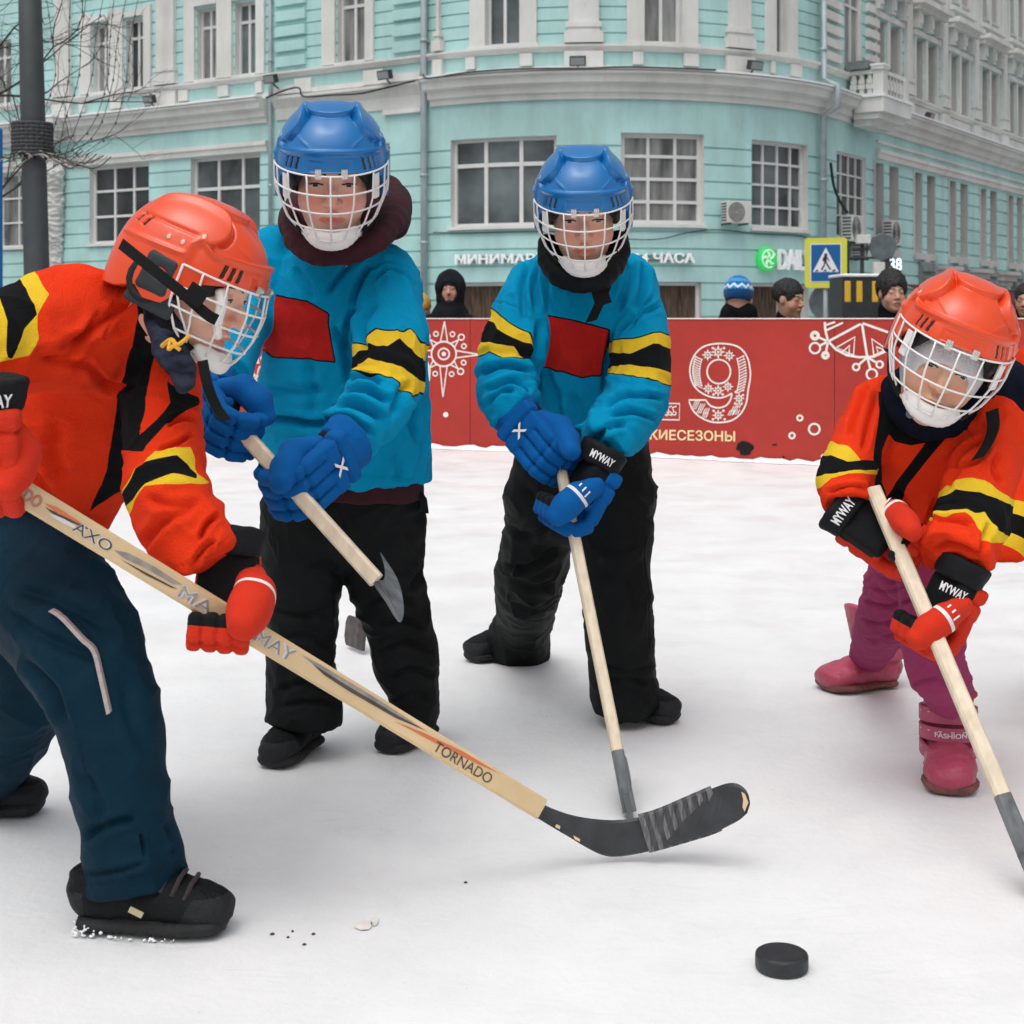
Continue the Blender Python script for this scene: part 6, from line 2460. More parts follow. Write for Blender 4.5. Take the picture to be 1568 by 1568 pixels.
fC = [([(952, 520), (985, 478), (1014, 462)], 1.8, -.0022), ([(752, 462), (790, 470), (822, 500)], 1.8, -.0018), ([(835, 390), (818, 430), (822, 478)], 6, -.010), ([(815, 400), (800, 440), (805, 490)], 6, -.008), ([(846, 395), (838, 440), (842, 480)], 5, -.007), ([(965, 395), (960, 430), (945, 480)], 6, -.007), ([(985, 400), (985, 440), (970, 480)], 6, -.008),
      ([(1000, 455), (965, 490), (945, 515)], 4, -.006), ([(935, 505), (930, 560), (925, 600)], 6, -.010), ([(826, 490), (820, 550), (828, 600)], 6, -.010), ([(828, 560), (850, 600), (860, 640)], 7, -.006),
      ([(735, 575), (770, 560), (815, 572)], 5, -.008), ([(745, 600), (780, 585), (815, 600)], 5, -.009), ([(745, 625), (765, 600), (790, 600)], 5, -.008), ([(925, 625), (965, 605), (1020, 612)], 5, -.008), ([(930, 640), (970, 630), (1010, 645)], 5, -.007),
      ([(900, 690), (930, 655), (960, 650)], 6, -.007), ([(870, 600), (890, 640), (880, 680)], 10, -.006), ([(965, 500), (985, 480), (1012, 470)], 4, -.005), ([(770, 640), (765, 655), (785, 668)], 5, -.006)]
specC = {"panel": [([(824.2, 481.8), (835, 483.5), (880, 492), (932, 505.3), (928, 530), (920, 555.7), (918.7, 572.7), (893.3, 576.3), (860, 568), (827.8, 558.6), (817, 536.3), (821, 505)], front)],
         "yellow": [[(720, 460), (750.3, 471), (773.3, 490.3), (808, 511), (813, 528), (812, 548), (798.8, 547.5), (769.7, 547.2), (749, 537.5), (732.8, 546), (715, 550)],
                    [(925, 529), (940.5, 523), (975, 518), (1009.6, 509.7), (1024, 514.5), (1040, 518), (1040, 592), (1024, 589.2), (966, 575.1), (926, 574), (915, 574)]],
         "black": [[(715, 480), (744.2, 490.3), (755, 492.7), (762.4, 504.8), (786.6, 518.2), (811, 528), (813, 540), (812, 552), (798.8, 546), (786.6, 530.3), (747.9, 525.4), (733.3, 524.2), (715, 524)],
                   [(915, 545), (935.7, 541.2), (963.6, 542.4), (1000, 526.6), (1023.7, 533.4), (1040, 537), (1040, 573), (1024, 570.3), (964.8, 558.1), (933.3, 564.2), (915, 570)]]}


def attC(V, N):
    at = pix_layers(V, N, specC)
    on = np.maximum(armmask(aCl, tC)(V), armmask(aCr, tC)(V))
    at["border"] = np.minimum(at["panel"] + 2.4, -on)
    at["panel"] = np.minimum(at["panel"], -on)
    for k in ("yellow", "black"):
        at[k] = np.minimum(on, at[k])
    at["black_a"] = np.minimum(on, at["yellow"] + 2.0)
    return at


garment("jersey", jC, .0042, m_jb, C_, folds=deep(fC, 1.7), noise=CLOTH(.004), attrs=attC, disp=sumf(wrinkle(aCl, .005, .045, 4.3, t0=.5), wrinkle(aCr, .005, .042, 6.3, t0=.45), drape(.008, (14, 14, 5), 12.2), drape(.005, (24, 24, 10), 17.1)))
nk = Sdf().chain([N_(838, 372, 3.28, 16), N_(848, 410, 3.24, 20), N_(880, 428, 3.2, 20), N_(920, 424, 3.2, 20), N_(945, 395, 3.26, 18), N_(950, 365, 3.3, 15)], .01, ks=.02)
nk.ell(P(893, 395, 3.34), (.082, .08, .07), .03)
garment("neck_warmer", nk, .004, mat("neck_black", (.005, .006, .008), .6, bump=.2, bscale=200, spec=.12), C_, noise=((.005, (20, 20, 20), 2),))
sp_ = MB()
sp_.strip(smooth_poly(np.array([P(938, 385, 3.17), P(930, 430, 3.20), P(922, 455, 3.235), P(905, 492, 3.27)]), 4), (1, .2, .25), (0, 1, .2), .025, .005)
sp_.box(P(921, 455, 3.22), (.0165, 0, .005), (0, .005, 0), (-.005, 0, .016))
sp_.build("helmet_strap", m_strap, C_)
lC = [N_(838, 760, 3.64, 60, .95), N_(818, 850, 3.74, 54, 1), N_(808, 900, 3.86, 50, 1), N_(803, 945, 4.15, 45, 1), N_(792, 985, 4.27, 48, 1), N_(790, 1004, 4.29, 50, 1)]
rC = [N_(938, 760, 3.60, 62, .95), N_(944, 860, 3.54, 54, 1), N_(948, 960, 3.56, 53, 1), N_(955, 1035, 3.58, 50, 1), N_(955, 1082, 3.60, 49, 1)]
tc_ = Sdf().chain([N_(890, 690, 3.62, 106, .75), N_(890, 760, 3.62, 108, .72)], .02)
tc_.chain(lC, .03, ks=.02, flat=True).chain(rC, .02, ks=.02, flat=True)
fCt = [([(905, 1068), (955, 1064), (1003, 1070)], 1.5, -.0014), ([(985, 780), (990, 900), (994, 1040)], 1.6, -.0016), ([(772, 800), (810, 820), (850, 800)], 6, -.008), ([(765, 865), (810, 868), (855, 838)], 6, -.012), ([(775, 880), (815, 900), (850, 890)], 6, -.008), ([(770, 920), (805, 935), (840, 930)], 6, -.009), ([(760, 960), (790, 975), (835, 965)], 6, -.008),
       ([(800, 740), (830, 790), (835, 830)], 8, -.006), ([(905, 830), (950, 850), (990, 830)], 7, -.006), ([(960, 870), (975, 930), (965, 960)], 8, -.005), ([(910, 1010), (955, 1030), (1000, 1020)], 6, -.007), ([(910, 1050), (955, 1040), (1002, 1050)], 6, -.008), ([(985, 800), (1000, 790)], 5, -.006), ([(920, 900), (935, 870), (960, 860)], 8, -.005)]
garment("trousers", tc_, .0048, m_blkp, C_, folds=deep(fCt, .8), noise=((.006, (9, 9, 12), 5), (.003, (22, 22, 30), 2)), disp=sumf(drape(.008, (9, 9, 9), 51, sharp=4.5), drape(.004, (20, 20, 20), 53, sharp=4)))
shoe((*P(778, 1010, 4.32)[:2], 0), math.radians(218), .235, (m_shoe, m_sole), C_, h=.085)
shoe((*P(962, 1092, 3.68)[:2], 0), math.radians(-42), .235, (m_shoe, m_sole), C_, h=.085)
body_mesh(fcC, P(893, 410, 3.40), [(tC[:4], .72), (aCr[:-1], .5), (aCl[:-1], .5), (lC[:-1], .4), (rC[:-1], .4)], skin_a, C_)
helmet(frC, m_hb, None, C_, m_wire, m_pad, m_strap)
sC0, sC1 = P(848, 664, 3.24), P(966, 1252, 2.915)
stick("hockey_stick", "pale stick held upright by the shorter blue player, blade behind the big black one", sC0, sC1, (.07, .99, .02), .25, (1, .1, 0), (m_wood, m_sgrey, m_tape), dark_from=.84, bh=.055, sw=.023)
glove(P(848, 694, 3.235), P(812, 650, 3.28), (-.55, -.75, .15), True, m_glb, m_gdark, C_, s=1.0, thumb_to=P(874, 690, 3.15), band=False, cuff_m=m_glb, mark="X")
glove(P(866, 772, 3.17), P(905, 700, 3.18), (.85, .35, -.1), False, m_glb, m_gdark, C_, s=1.0, thumb_to=P(853, 790, 3.10), tmark="111", logo=("MYWAY", (0, .118), .062, .017))

# =================================================================== D: small player in orange at the right
pd_ = P(1430, 1150, 3.35)
D_ = empty("person", (pd_[0], pd_[1], 0), "small child in orange jersey with magenta trousers and pink boots, lunging", "person", "children playing hockey")
frD = Frame(P(1456, 530, 2.90), (-.22, -.92, -.24), (.33, -.24, .9), .985)
fcD = Frame(P(1446, 552, 2.91), (-.22, -.93, -.24), (.33, -.24, .9), 1.0)
tD = [N_(1432, 630, 3.04, 74, .85), N_(1432, 690, 3.06, 96, .8), N_(1426, 770, 3.12, 94, .8), N_(1425, 855, 3.18, 88, .8)]
aDr = [N_(1350, 622, 3.06, 44, 1), N_(1312, 690, 3.0, 42, 1), N_(1292, 738, 2.94, 38, 1), N_(1298, 768, 2.91, 37, 1)]
aDl = [N_(1510, 655, 3.02, 60, .95), N_(1502, 735, 2.93, 54, 1), N_(1484, 805, 2.86, 54, 1), N_(1460, 858, 2.80, 55, 1)]
jD = Sdf().chain(tD, .03, ks=.03)
jD.chain(aDr, .016, ks=.02, flat=True).chain(aDl, .016, ks=.02, flat=True)
jD.cut(P(1400, 838, 3.1), (.08, 0, -1), .006)
fD = [([(1350, 828), (1400, 832), (1440, 834)], 1.5, -.0012), ([(1470, 640), (1500, 690), (1515, 720)], 1.8, -.0016), ([(1330, 590), (1312, 630), (1300, 670)], 5, -.007), ([(1345, 600), (1330, 650), (1322, 690)], 5, -.007), ([(1460, 720), (1478, 690), (1510, 670)], 5, -.008), ([(1450, 745), (1470, 720), (1500, 705)], 5, -.007), ([(1435, 760), (1420, 800), (1400, 830)], 7, -.009),
      ([(1365, 745), (1390, 780), (1400, 820)], 8, -.006), ([(1265, 755), (1300, 745), (1335, 750)], 4, -.006), ([(1430, 800), (1455, 795), (1490, 803)], 4, -.006), ([(1428, 845), (1460, 835), (1500, 850)], 5, -.006), ([(1500, 850), (1510, 820), (1515, 800)], 5, -.006), ([(1530, 690), (1520, 720), (1535, 740)], 5, -.006)]
specD = {"black": [([(1352, 585), (1370, 598), (1366, 650), (1350, 690), (1350, 740), (1366, 778), (1340, 785), (1338, 690)], front), ([(1423, 671), (1440, 650), (1462, 655), (1440, 680), (1390, 742), (1372, 785), (1350, 775), (1371, 740)], front),
                   ([(1345, 640), (1352, 655), (1370, 676), (1395, 682), (1425, 676), (1470, 650), (1470, 620), (1345, 600)], front)],
         "yellow": [[(1240, 660), (1283.3, 681), (1299.6, 685.4), (1318, 705), (1346, 716), (1346.2, 726.6), (1299.6, 724.5), (1271.4, 731), (1257.3, 745), (1235, 760)],
                    [(1425, 775), (1439.4, 754.8), (1451.3, 741.8), (1479.5, 733.1), (1507.7, 736.4), (1539.2, 758), (1560, 770), (1540, 830), (1515.3, 831.8), (1492.5, 798.2), (1477.4, 787.3), (1436, 793), (1420, 800)]],
         "black_b": [[(1240, 700), (1273.5, 698.4), (1297.4, 706), (1318, 705), (1346, 705), (1346, 719), (1299.6, 721.2), (1263.8, 726.6), (1240, 735)],
                     [(1420, 775), (1441.6, 762.4), (1464.3, 749.4), (1501.2, 752.6), (1535.9, 767.8), (1560, 780), (1540, 820), (1520.7, 804.7), (1507.7, 783), (1492.5, 786.2), (1479.5, 780.2), (1457.8, 780.8), (1438.3, 789.5), (1420, 795)]]}


def attD(V, N):
    at = pix_layers(V, N, specD)
    onl, onr = armmask(aDl, tD)(V), armmask(aDr, tD)(V)
    at["black"] = np.minimum(at["black"], -np.maximum(onl, np.minimum(onr, 1338 - proj(V)[:, 0])))
    for k in ("yellow", "black_b"):
        at[k] = np.minimum(np.maximum(onl, onr), at[k])
    return at


garment("jersey", jD, .0040, m_jo, D_, folds=deep(fD, 1.7), noise=CLOTH(.004), attrs=attD, disp=sumf(wrinkle(aDl, .0045, .045, 14.3, t0=.55), wrinkle(aDr, .0045, .04, 16.3, t0=.5), drape(.007, (15, 15, 6), 22.2), drape(.0045, (26, 26, 12), 27.1)))
m_nav2 = mat("hood_navy", (.005, .007, .016), .85, var=.3, vscale=14, bump=.3, bscale=400, spec=.08)
hD = Sdf().chain([N_(1368, 592, 3.0, 20), N_(1382, 628, 2.97, 24), N_(1420, 652, 2.95, 24), N_(1468, 638, 2.97, 27), N_(1518, 608, 3.03, 36), N_(1546, 590, 3.06, 40), N_(1556, 610, 3.1, 34)], .01, ks=.02)
hD.ell(P(1450, 605, 3.08), (.13, .08, .08), .04)
garment("hood", hD, .0042, m_nav2, D_, noise=((.005, (18, 18, 12), 12), (.002, (45, 45, 35), 15)))
bt = MB()
q = P(1394, 634, 2.87)
bt.lathe(q, (-.1, -1, .1), [(.0085, 0), (.0085, .004), (.005, .006)], 14)
bt.build("button", mat("button_grey", (.12, .13, .17), .4), D_)
ss_ = MB()
ss_.strip(smooth_poly(np.array([P(1519, 628, 2.90), P(1521, 655, 2.895), P(1512, 680, 2.875), P(1497, 702, 2.87)]), 4), (1, 0, .35), (0, 1, 0), .024, .005)
ss_.build("helmet_strap", m_strap, D_)
jk = Sdf().chain([N_(1426, 800, 3.14, 84, .8), N_(1428, 870, 3.18, 84, .8)], .02)
jk.cut(P(1400, 858, 3.1), (-.12, 0, -1), .006)
garment("jacket", jk, .0045, m_nav2, D_, noise=((.005, (15, 15, 10), 2),))
lD = [N_(1392, 850, 3.30, 52, .95), N_(1375, 900, 3.36, 50, 1), N_(1352, 950, 3.50, 40, 1), N_(1341, 975, 3.76, 34, 1), N_(1329, 1006, 3.95, 28, 1)]
rD = [N_(1428, 850, 3.16, 52, .95), N_(1430, 930, 3.04, 50, 1), N_(1430, 1010, 3.04, 45, 1), N_(1446, 1040, 3.07, 41, 1), N_(1452, 1068, 3.13, 36, 1)]
tD_ = Sdf().chain([N_(1415, 838, 3.2, 82, .8), N_(1412, 865, 3.22, 76, .8)], .02)
tD_.chain(lD, .025, ks=.02, flat=True).chain(rD, .02, ks=.02, flat=True)
fDt = [([(1330, 900), (1360, 905), (1400, 890)], 4, -.007), ([(1322, 920), (1360, 928), (1400, 915)], 4, -.008), ([(1315, 945), (1345, 955), (1385, 945)], 4, -.008), ([(1305, 965), (1340, 980), (1380, 968)], 4, -.008), ([(1340, 880), (1370, 890), (1400, 872)], 4, -.006), ([(1390, 1050), (1430, 1040), (1470, 1052)], 5, -.006), ([(1395, 980), (1430, 990), (1470, 975)], 5, -.005)]
garment("trousers", tD_, .0042, m_mag, D_, folds=deep(fDt, .9), noise=((.004, (12, 12, 16), 5), (.002, (28, 28, 34), 2)), disp=sumf(drape(.006, (9, 9, 20), 61, sharp=4, cover=.1), drape(.003, (20, 20, 36), 63, sharp=4)))
m_bt = layer_mat("boot_pink", (.42, .062, .115), [("toe", (.38, .055, .10))], rough=.4, sheen=0, bump=.35, bscale=90, var=.18, coat=.1)
m_bs = mat("boot_sole", (.17, .055, .045), .7, var=.3, vscale=30, bump=.3, bscale=120)
m_st = mat("boot_strap", (.40, .065, .13), .55, var=.1)
m_fur = mat("boot_lining", (.40, .02, .04), .9, bump=.8, bscale=120)
b1, W1 = shoe((*P(1326, 1046, 3.96)[:2], 0.0), math.radians(203), .222, (m_bt, m_bs), D_, h=.165, wd=1.5, fat=1.32, name="boot")
b2, W2 = shoe((*P(1453, 1196, 3.17)[:2], 0.0), math.radians(-104), .225, (m_bt, m_bs), D_, h=.168, wd=1.26, fat=1.14, name="boot")
kk = .225 / .24
for zc, rx, ry, wv, yc in ((.142, .0605, .064, .030, -.043), (.104, .0605, .072, .028, -.040), (.072, .060, .098, .026, -.030)):
    mb = MB()
    pts = [W2((rx * math.sin(a), yc + ry * math.cos(a), zc - .006 * (1 - math.cos(a)) - (.012 * math.cos(a) ** 2 if zc < .09 else 0))) for a in np.linspace(-2.2, 2.2, 22)]
    nr = [unit(np.array(p) - W2((0, yc, zc))) for p in pts]
    mb.strip(pts, (0, 0, 1), nr, wv, .006)
    so = mb.build("boot_strap", m_st, b2)
    st_ = MB()
    for i in range(4, 17, 1):
        if i % 2 == 0:
            c = pts[i] + nr[i] * .0042 + np.array((0, 0, .007))
            tt = unit(pts[i + 1] - pts[i])
            st_.box(c, tt * .0035, nr[i] * .0006, (0, 0, .0009))
    if zc != .104:
        st_.build("stitching", mat("stitch_white", (.72, .60, .62), .7), so)
    else:
        text_on(st_, "FASHION", lambda u, v: W2(((rx + .0045) * math.sin((.45 - u / .055) * 1.1), yc + (ry + .0045) * math.cos((.45 - u / .055) * 1.1), zc - .006 + v)), .055, .011, .02)
        st_.build("lettering", mat("stitch_white", (.72, .60, .62), .7), so)
for Wf, hh2, bo in ((W2, .180, b2), (W1, .176, b1)):
    fl = MB()
    fl.tube([Wf((.054 * math.sin(a), -.042 + .058 * math.cos(a), hh2 + (.012 * math.cos(a)))) for a in np.linspace(0, 2 * math.pi, 25)[:-1]], .009, 8, closed=True)
    fl.build("boot_cuff", m_fur, bo, True)
for zc in (.10, .145):
    mb = MB()
    pts = [W1((.069 * math.sin(a), -.043 + .074 * math.cos(a), zc)) for a in np.linspace(-2.2, 2.2, 22)]
    nr = [unit(np.array(p) - W1((0, -.043, zc))) for p in pts]
    mb.strip(pts, (0, 0, 1), nr, .028, .006)
    mb.build("boot_strap", m_st, b1)
tg_ = Sdf().chain([(W1((0, .02, .13)), .012, .036), (W1((0, .042, .225)), .010, .040)], .01, ref=(math.cos(math.radians(203)), math.sin(math.radians(203)), 0))
garment("boot_tongue", tg_, .004, m_bt, b1)
body_mesh(fcD, P(1440, 630, 3.05), [(tD, .72), (aDr[:-1], .5), (aDl[:-1], .5), (lD[:-1], .4), (rD[:-1], .4)], skin_c, D_)
hD_o = helmet(frD, m_ho, None, D_, m_wire, m_pad, m_strap)
# white balaclava framing the face
bc_ = Sdf()
bc_.fn(lambda p: ell_d(fcD.l(p), (0, .010, .0), (.078, .086, .105)) * fcD.s, fcD.c, .13 * frD.s)
bc_.fn(lambda p: ell_d(fcD.l(p), (0, .10, -.018), (.052, .07, .034)) * fcD.s, fcD.c, 0, .004, 'sub')
bc_.fn(lambda p: -(fcD.l(p)[:, 2] + .075) * fcD.s, fcD.c, 0, .006, 'int')
garment("balaclava", bc_, .003, mat("knit_white", (.68, .67, .69), .85, bump=.5, bscale=300, var=.08, vscale=60), D_)
sD0, sD1 = P(1337, 748, 2.90), P(1592, 1388, 2.50)
sD1[2] = max(sD1[2], .03)
stick("hockey_stick", "pale wooden stick slanting down past the pink boot of the lunging child", sD0, sD1, (.85, .5, 0), .27, (1, .2, .3), (m_wood, m_sgrey, m_tape), dark_from=.80, bh=.06, sw=.028)
glove(P(1374, 832, 2.875), P(1318, 792, 2.90), (-.1, .9, -.35), False, m_glo, m_gdark, D_, s=.95, thumb_to=P(1396, 812, 2.80), tmark="X", logo=("MYWAY", (0, .118), .060, .019))
glove(P(1420, 955, 2.80), P(1456, 880, 2.80), (.85, .4, .1), False, m_glo, m_gdark, D_, s=.94, thumb_to=P(1405, 978, 2.735), tmark="111", logo=("MYWAY", (0, .080), .062, .017))

# =================================================================== A: bending player in orange at the left
pa_ = P(120, 1400, 2.45)
A_ = empty("person", (pa_[0], pa_[1], 0), "child in orange jersey and navy trousers bending forward, orange helmet in profile", "person", "children playing hockey")
DA = .24
frA = Frame(P(293, 424, 2.42), (.88, -.17, -.44), (.40, -.05, .9), .905)
fcA = Frame(P(297, 432, 2.42), (.88, -.17, -.44), (.40, -.05, .9), .96)
NA = lambda x, y, Y, r, d=.85: N_(x, y, Y + DA, r, d)
tA = [NA(236, 462, 2.19, 44, 1), NA(218, 500, 2.28, 76, .9), NA(160, 545, 2.34, 122, .75), NA(90, 640, 2.40, 150, .72), NA(30, 760, 2.46, 140, .75), NA(0, 850, 2.50, 130, .78)]
aAn = [NA(118, 500, 2.22, 98, .85), NA(0, 530, 2.10, 78, 1), NA(-95, 570, 2.02, 62, 1), NA(-80, 590, 1.98, 52, 1), NA(-40, 600, 1.95, 42, 1)]
aAf = [NA(245, 560, 2.30, 62, .9), NA(250, 660, 2.22, 58, 1), NA(258, 750, 2.15, 64, 1), NA(286, 810, 2.12, 62, 1), NA(324, 864, 2.10, 54, 1)]
jA = Sdf().chain(tA, .04, ks=.04)
jA.chain(aAn, .03, ks=.03).chain(aAf, .018, ks=.03, flat=True)
jA.cut(P(60, 822, 2.6), (-.05, -.0, -1), .008)
fA = [([(205, 440), (150, 520), (60, 560)], 2.0, -.0016), ([(0, 806), (70, 800), (115, 830)], 1.6, -.0014), ([(262, 872), (310, 850), (358, 818)], 1.8, -.0016), ([(215, 590), (165, 590), (130, 560), (70, 555)], 7, -.006), ([(205, 450), (150, 500), (75, 545)], 8, -.006), ([(60, 552), (110, 540), (160, 470)], 7, -.005), ([(30, 700), (60, 740), (90, 800)], 12, -.008), ([(95, 640), (80, 690), (100, 740)], 14, -.006),
      ([(210, 850), (250, 800), (300, 780)], 8, -.006), ([(225, 760), (260, 775), (310, 770)], 8, -.005), ([(305, 830), (320, 800), (335, 790)], 5, -.008), ([(295, 870), (312, 840), (330, 830)], 4, -.007), ([(125, 800), (160, 800), (190, 780)], 9, -.006), ([(255, 650), (280, 640), (300, 645)], 5, -.007), ([(240, 690), (270, 680), (295, 665)], 4, -.006)]
specA = {"black": [([(196, 418), (222, 430), (240, 493), (236, 545), (213, 667), (222, 681), (194, 742), (137, 782), (163, 720), (180, 617), (208, 504), (210, 448)], front),
                   ([(255, 580), (262, 588), (303, 610), (303, 620), (256, 646), (222, 682), (196, 740), (198, 700), (210, 669), (252, 628), (261, 617)], front)],
         "yellow": [[(-40, 385), (10, 396), (32, 399), (55, 420), (76, 448.4), (58, 480.6), (60.3, 518.5), (42, 543.8), (18.2, 550), (-40, 560)],
                    [(222, 712), (227, 702), (238.5, 691), (289, 687), (297, 702), (304, 725), (322, 739), (306, 742), (249.7, 745), (224, 745), (205, 768), (196.4, 800), (193.6, 824), (165, 815), (168, 795), (194, 750)]],
         "black_b": [[(-40, 395), (0, 406), (16.8, 412), (40, 440), (57.5, 480.6), (36.5, 504.5), (18.2, 549), (9.8, 548), (9.8, 532), (11.2, 493), (0, 459), (-40, 430)],
                     [(224.5, 709), (269, 701), (289, 711), (303, 725), (301, 733), (263.8, 727.7), (224.5, 741), (205, 764), (185, 784), (181, 815), (160, 810), (168, 795), (193.6, 753)]]}


def attA(V, N):
    at = pix_layers(V, N, specA)
    q = proj(V)
    dn, df, dt = chain_d(V, aAn, (0, 1, 0)), chain_d(V, aAf, (0, 1, 0)), chain_d(V, tA, (0, 1, 0))
    onf = np.minimum(dt - .002 - df, dn - df) * 900
    at["black"] = np.minimum(at["black"], -np.minimum(onf, q[:, 1] - 690))
    hi = q[:, 1] < 600
    for k in ("yellow", "black_b"):
        at[k] = np.minimum(at[k], np.where(hi, dt + .012 - dn, dt + .010 - df) * 900)
    return at


garment("jersey", jA, .0040, m_jo, A_, folds=deep(fA, 1.7), noise=CLOTH(.0042), attrs=attA, disp=sumf(wrinkle(aAf, .004, .06, 21.3, t0=.55), drape(.009, (7, 9, 12), 32.2), drape(.005, (16, 18, 22), 37.1)))
# scarf
m_sc = mat("scarf_plaid", (.008, .010, .018), .9, vscale=26, bump=.6, bscale=200, sheen=.02, spec=.08, col2=(.05, .06, .10), stretch=(1.0, 1, 2.2))
sA = Sdf().chain([NA(250, 462, 2.16, 20), NA(258, 505, 2.13, 23), NA(270, 548, 2.11, 23), NA(284, 588, 2.11, 16)], .02, ks=.02)
sA.chain([NA(240, 470, 2.28, 36), NA(270, 550, 2.22, 28)], .03)
sA.chain([NA(236, 455, 2.14, 18), NA(246, 495, 2.12, 20), NA(262, 540, 2.12, 18)], .02)
garment("scarf", sA, .0036, m_sc, A_, noise=((.006, (30, 30, 30), 1), (.003, (70, 70, 70), 5)))
cd_ = MB()
cd_.tube(smooth_poly(np.array([P(248, 530, 2.290), P(262, 520, 2.270), P(272, 528, 2.260), P(290, 514, 2.270)]), 4), .0035, 6)
cd_.tube(smooth_poly(np.array([P(262, 520, 2.270), P(258, 535, 2.260), P(266, 530, 2.260), P(276, 536, 2.260)]), 4), .003, 6)
cd_.build("hood_cord", mat("cord_yellow", (.68, .36, .03), .8), A_)
lst = MB()
lst.strip(smooth_poly(np.array([P(185, 373, 2.280), P(225, 405, 2.260), P(275, 445, 2.250), P(315, 480, 2.255), P(332, 490, 2.260)]), 4), (.5, 0, 1), (0, 1, 0), .0165, .004)
lst.strip(smooth_poly(np.array([P(310, 552, 2.320), P(318, 590, 2.310), P(331, 622, 2.320), P(346, 644, 2.320)]), 4), (1, 0, .2), (0, 1, 0), .0155, .004)
lst.box(P(300, 452, 2.250), (.012, 0, -.008), (0, .004, 0), (.008, 0, .012))
lst.build("helmet_strap", m_strap, A_)
nA = [N_(40, 870, 2.62, 108, .9), N_(118, 985, 2.46, 98, .95), N_(162, 1080, 2.41, 80, 1), N_(184, 1200, 2.40, 73, 1), N_(198, 1290, 2.40, 73, 1), N_(206, 1352, 2.40, 78, 1)]
kA = [N_(0, 880, 2.70, 100, .9), N_(25, 1020, 2.76, 84, .95), N_(10, 1120, 2.84, 66, 1), N_(-40, 1200, 2.94, 52, 1), N_(-60, 1230, 2.97, 50, 1)]
trA = Sdf().chain([N_(18, 838, 2.68, 108, .8), N_(10, 885, 2.68, 118, .85)], .02)
nA[-1] = (nA[-1][0], nA[-1][1], nA[-1][2])
trA.chain(nA, .03, ks=.03, flat=True).chain(kA, .025, ks=.03, flat=True)
fAt = [([(60, 900), (90, 1010), (120, 1130), (150, 1260), (165, 1350)], 1.6, -.0016), ([(128, 1356), (200, 1344), (280, 1322)], 1.5, -.0014), ([(85, 930), (130, 970), (160, 1030)], 3, .004), ([(0, 930), (60, 970), (150, 1010)], 12, -.007), ([(20, 900), (90, 920), (170, 960)], 12, -.006), ([(95, 1110), (80, 1060), (30, 1010)], 10, -.010), ([(120, 1290), (170, 1262), (210, 1255)], 7, -.008), ([(216, 1275), (222, 1310)], 3, -.010),
       ([(130, 1340), (180, 1335), (225, 1320)], 5, -.005), ([(120, 1180), (150, 1230), (140, 1280)], 12, -.005), ([(190, 1040), (200, 1100), (225, 1160)], 12, -.004), ([(255, 1260), (268, 1290), (262, 1310)], 6, -.006)]
garment("trousers", trA, .0046, m_navy, A_, folds=deep(fAt, 1.2), noise=((.005, (8, 8, 9), 5), (.0025, (20, 20, 24), 2)), disp=sumf(wrinkle(nA, .002, .08, 31, t0=.7), drape(.005, (8, 8, 10), 71, sharp=4), drape(.003, (17, 17, 20), 73, sharp=4)))
pp = MB()
Vp = [P(82, 931, 2.115), P(100, 943, 2.10), P(130, 975, 2.105), P(148, 993, 2.115), P(158, 1030, 2.13), P(171, 1088, 2.155)]


def snap(px, py, sd, Y0, Y1, n=260):
    """first depth along the picture ray at which a garment is met"""
    Ys = np.linspace(Y0, Y1, n)
    pts = np.array([P(px, py, y) for y in Ys])
    d = sd(pts)
    i = np.argmax(d < 0) if (d < 0).any() else n // 2
    return pts[i]


pl_ = smooth_poly(np.array([(82, 931), (100, 943), (130, 975), (148, 993), (158, 1030), (171, 1088)], float), 6)
pts = [snap(x, y, trA, 1.9, 2.9) + np.array((0, -.014, 0)) for x, y in pl_]
pp.strip(pts, (1, 0, .6), (0, 1, 0), .0065, .012)
pp.build("piping", mat("piping_grey", (.40, .34, .33), .5), A_)
wb = Sdf().chain([N_(22, 795, 2.68, 120, .82), N_(16, 845, 2.68, 126, .84)], .01)
wb.cut(P(40, 838, 2.6), (-.15, 0, -1), .004)
m_wb = mat("waistband", (.02, .022, .028), .85, col2=(.18, .18, .20), vscale=60, stretch=(1, 1, .06), bump=.2)
garment("waistband", wb, .0045, m_wb, A_)
m_sholay = m_shoe
sA1, WA1 = shoe((*P(203, 1428, 2.39)[:2], 0), math.radians(-6), .258, (m_shoe, m_sole), A_, h=.078)
shoe((*P(-50, 1262, 2.96)[:2], 0), math.radians(-8), .255, (m_shoe, m_sole), A_, h=.08)
sn_ = Sdf()
r7 = random.Random(4)
for k in range(46):
    t = r7.random()
    u = -.074 + .06 * t if k < 30 else -.02 + .10 * r7.random()
    zz = .003 + .024 * (1 - t) * r7.random() if k < 30 else .003 + .004 * r7.random()
    c = WA1((.0405 if k < 30 else .046, u, zz))
    sn_.ell(c, (.0012 + .0022 * r7.random() ** 2, .0012 + .002 * r7.random(), .001 + .0016 * r7.random()), .0015)
garment("packed_snow", sn_, .0011, snow_m, sA1)
lbx = MB()
lc_ = P(208, 1397, 2.32)
lbx.box(lc_, (.010, 0, -.005), (0, .0012, 0), (.002, 0, .004))
lbx.build("tag", mat("tag_tan", (.42, .36, .22), .6), sA1)
lace = MB()
for k in range(4):
    y_ = .03 + .018 * k
    lace.tube([WA1((.036, y_ + .004, .073 - .005 * k)), WA1((.020, y_ + .010, .094 - .006 * k)), WA1((0, y_ + .012, .101 - .007 * k)), WA1((-.02, y_ + .008, .094 - .006 * k))], .004, 6)
lace.build("lace", mat("lace_dark", (.03, .02, .022), .8), sA1)
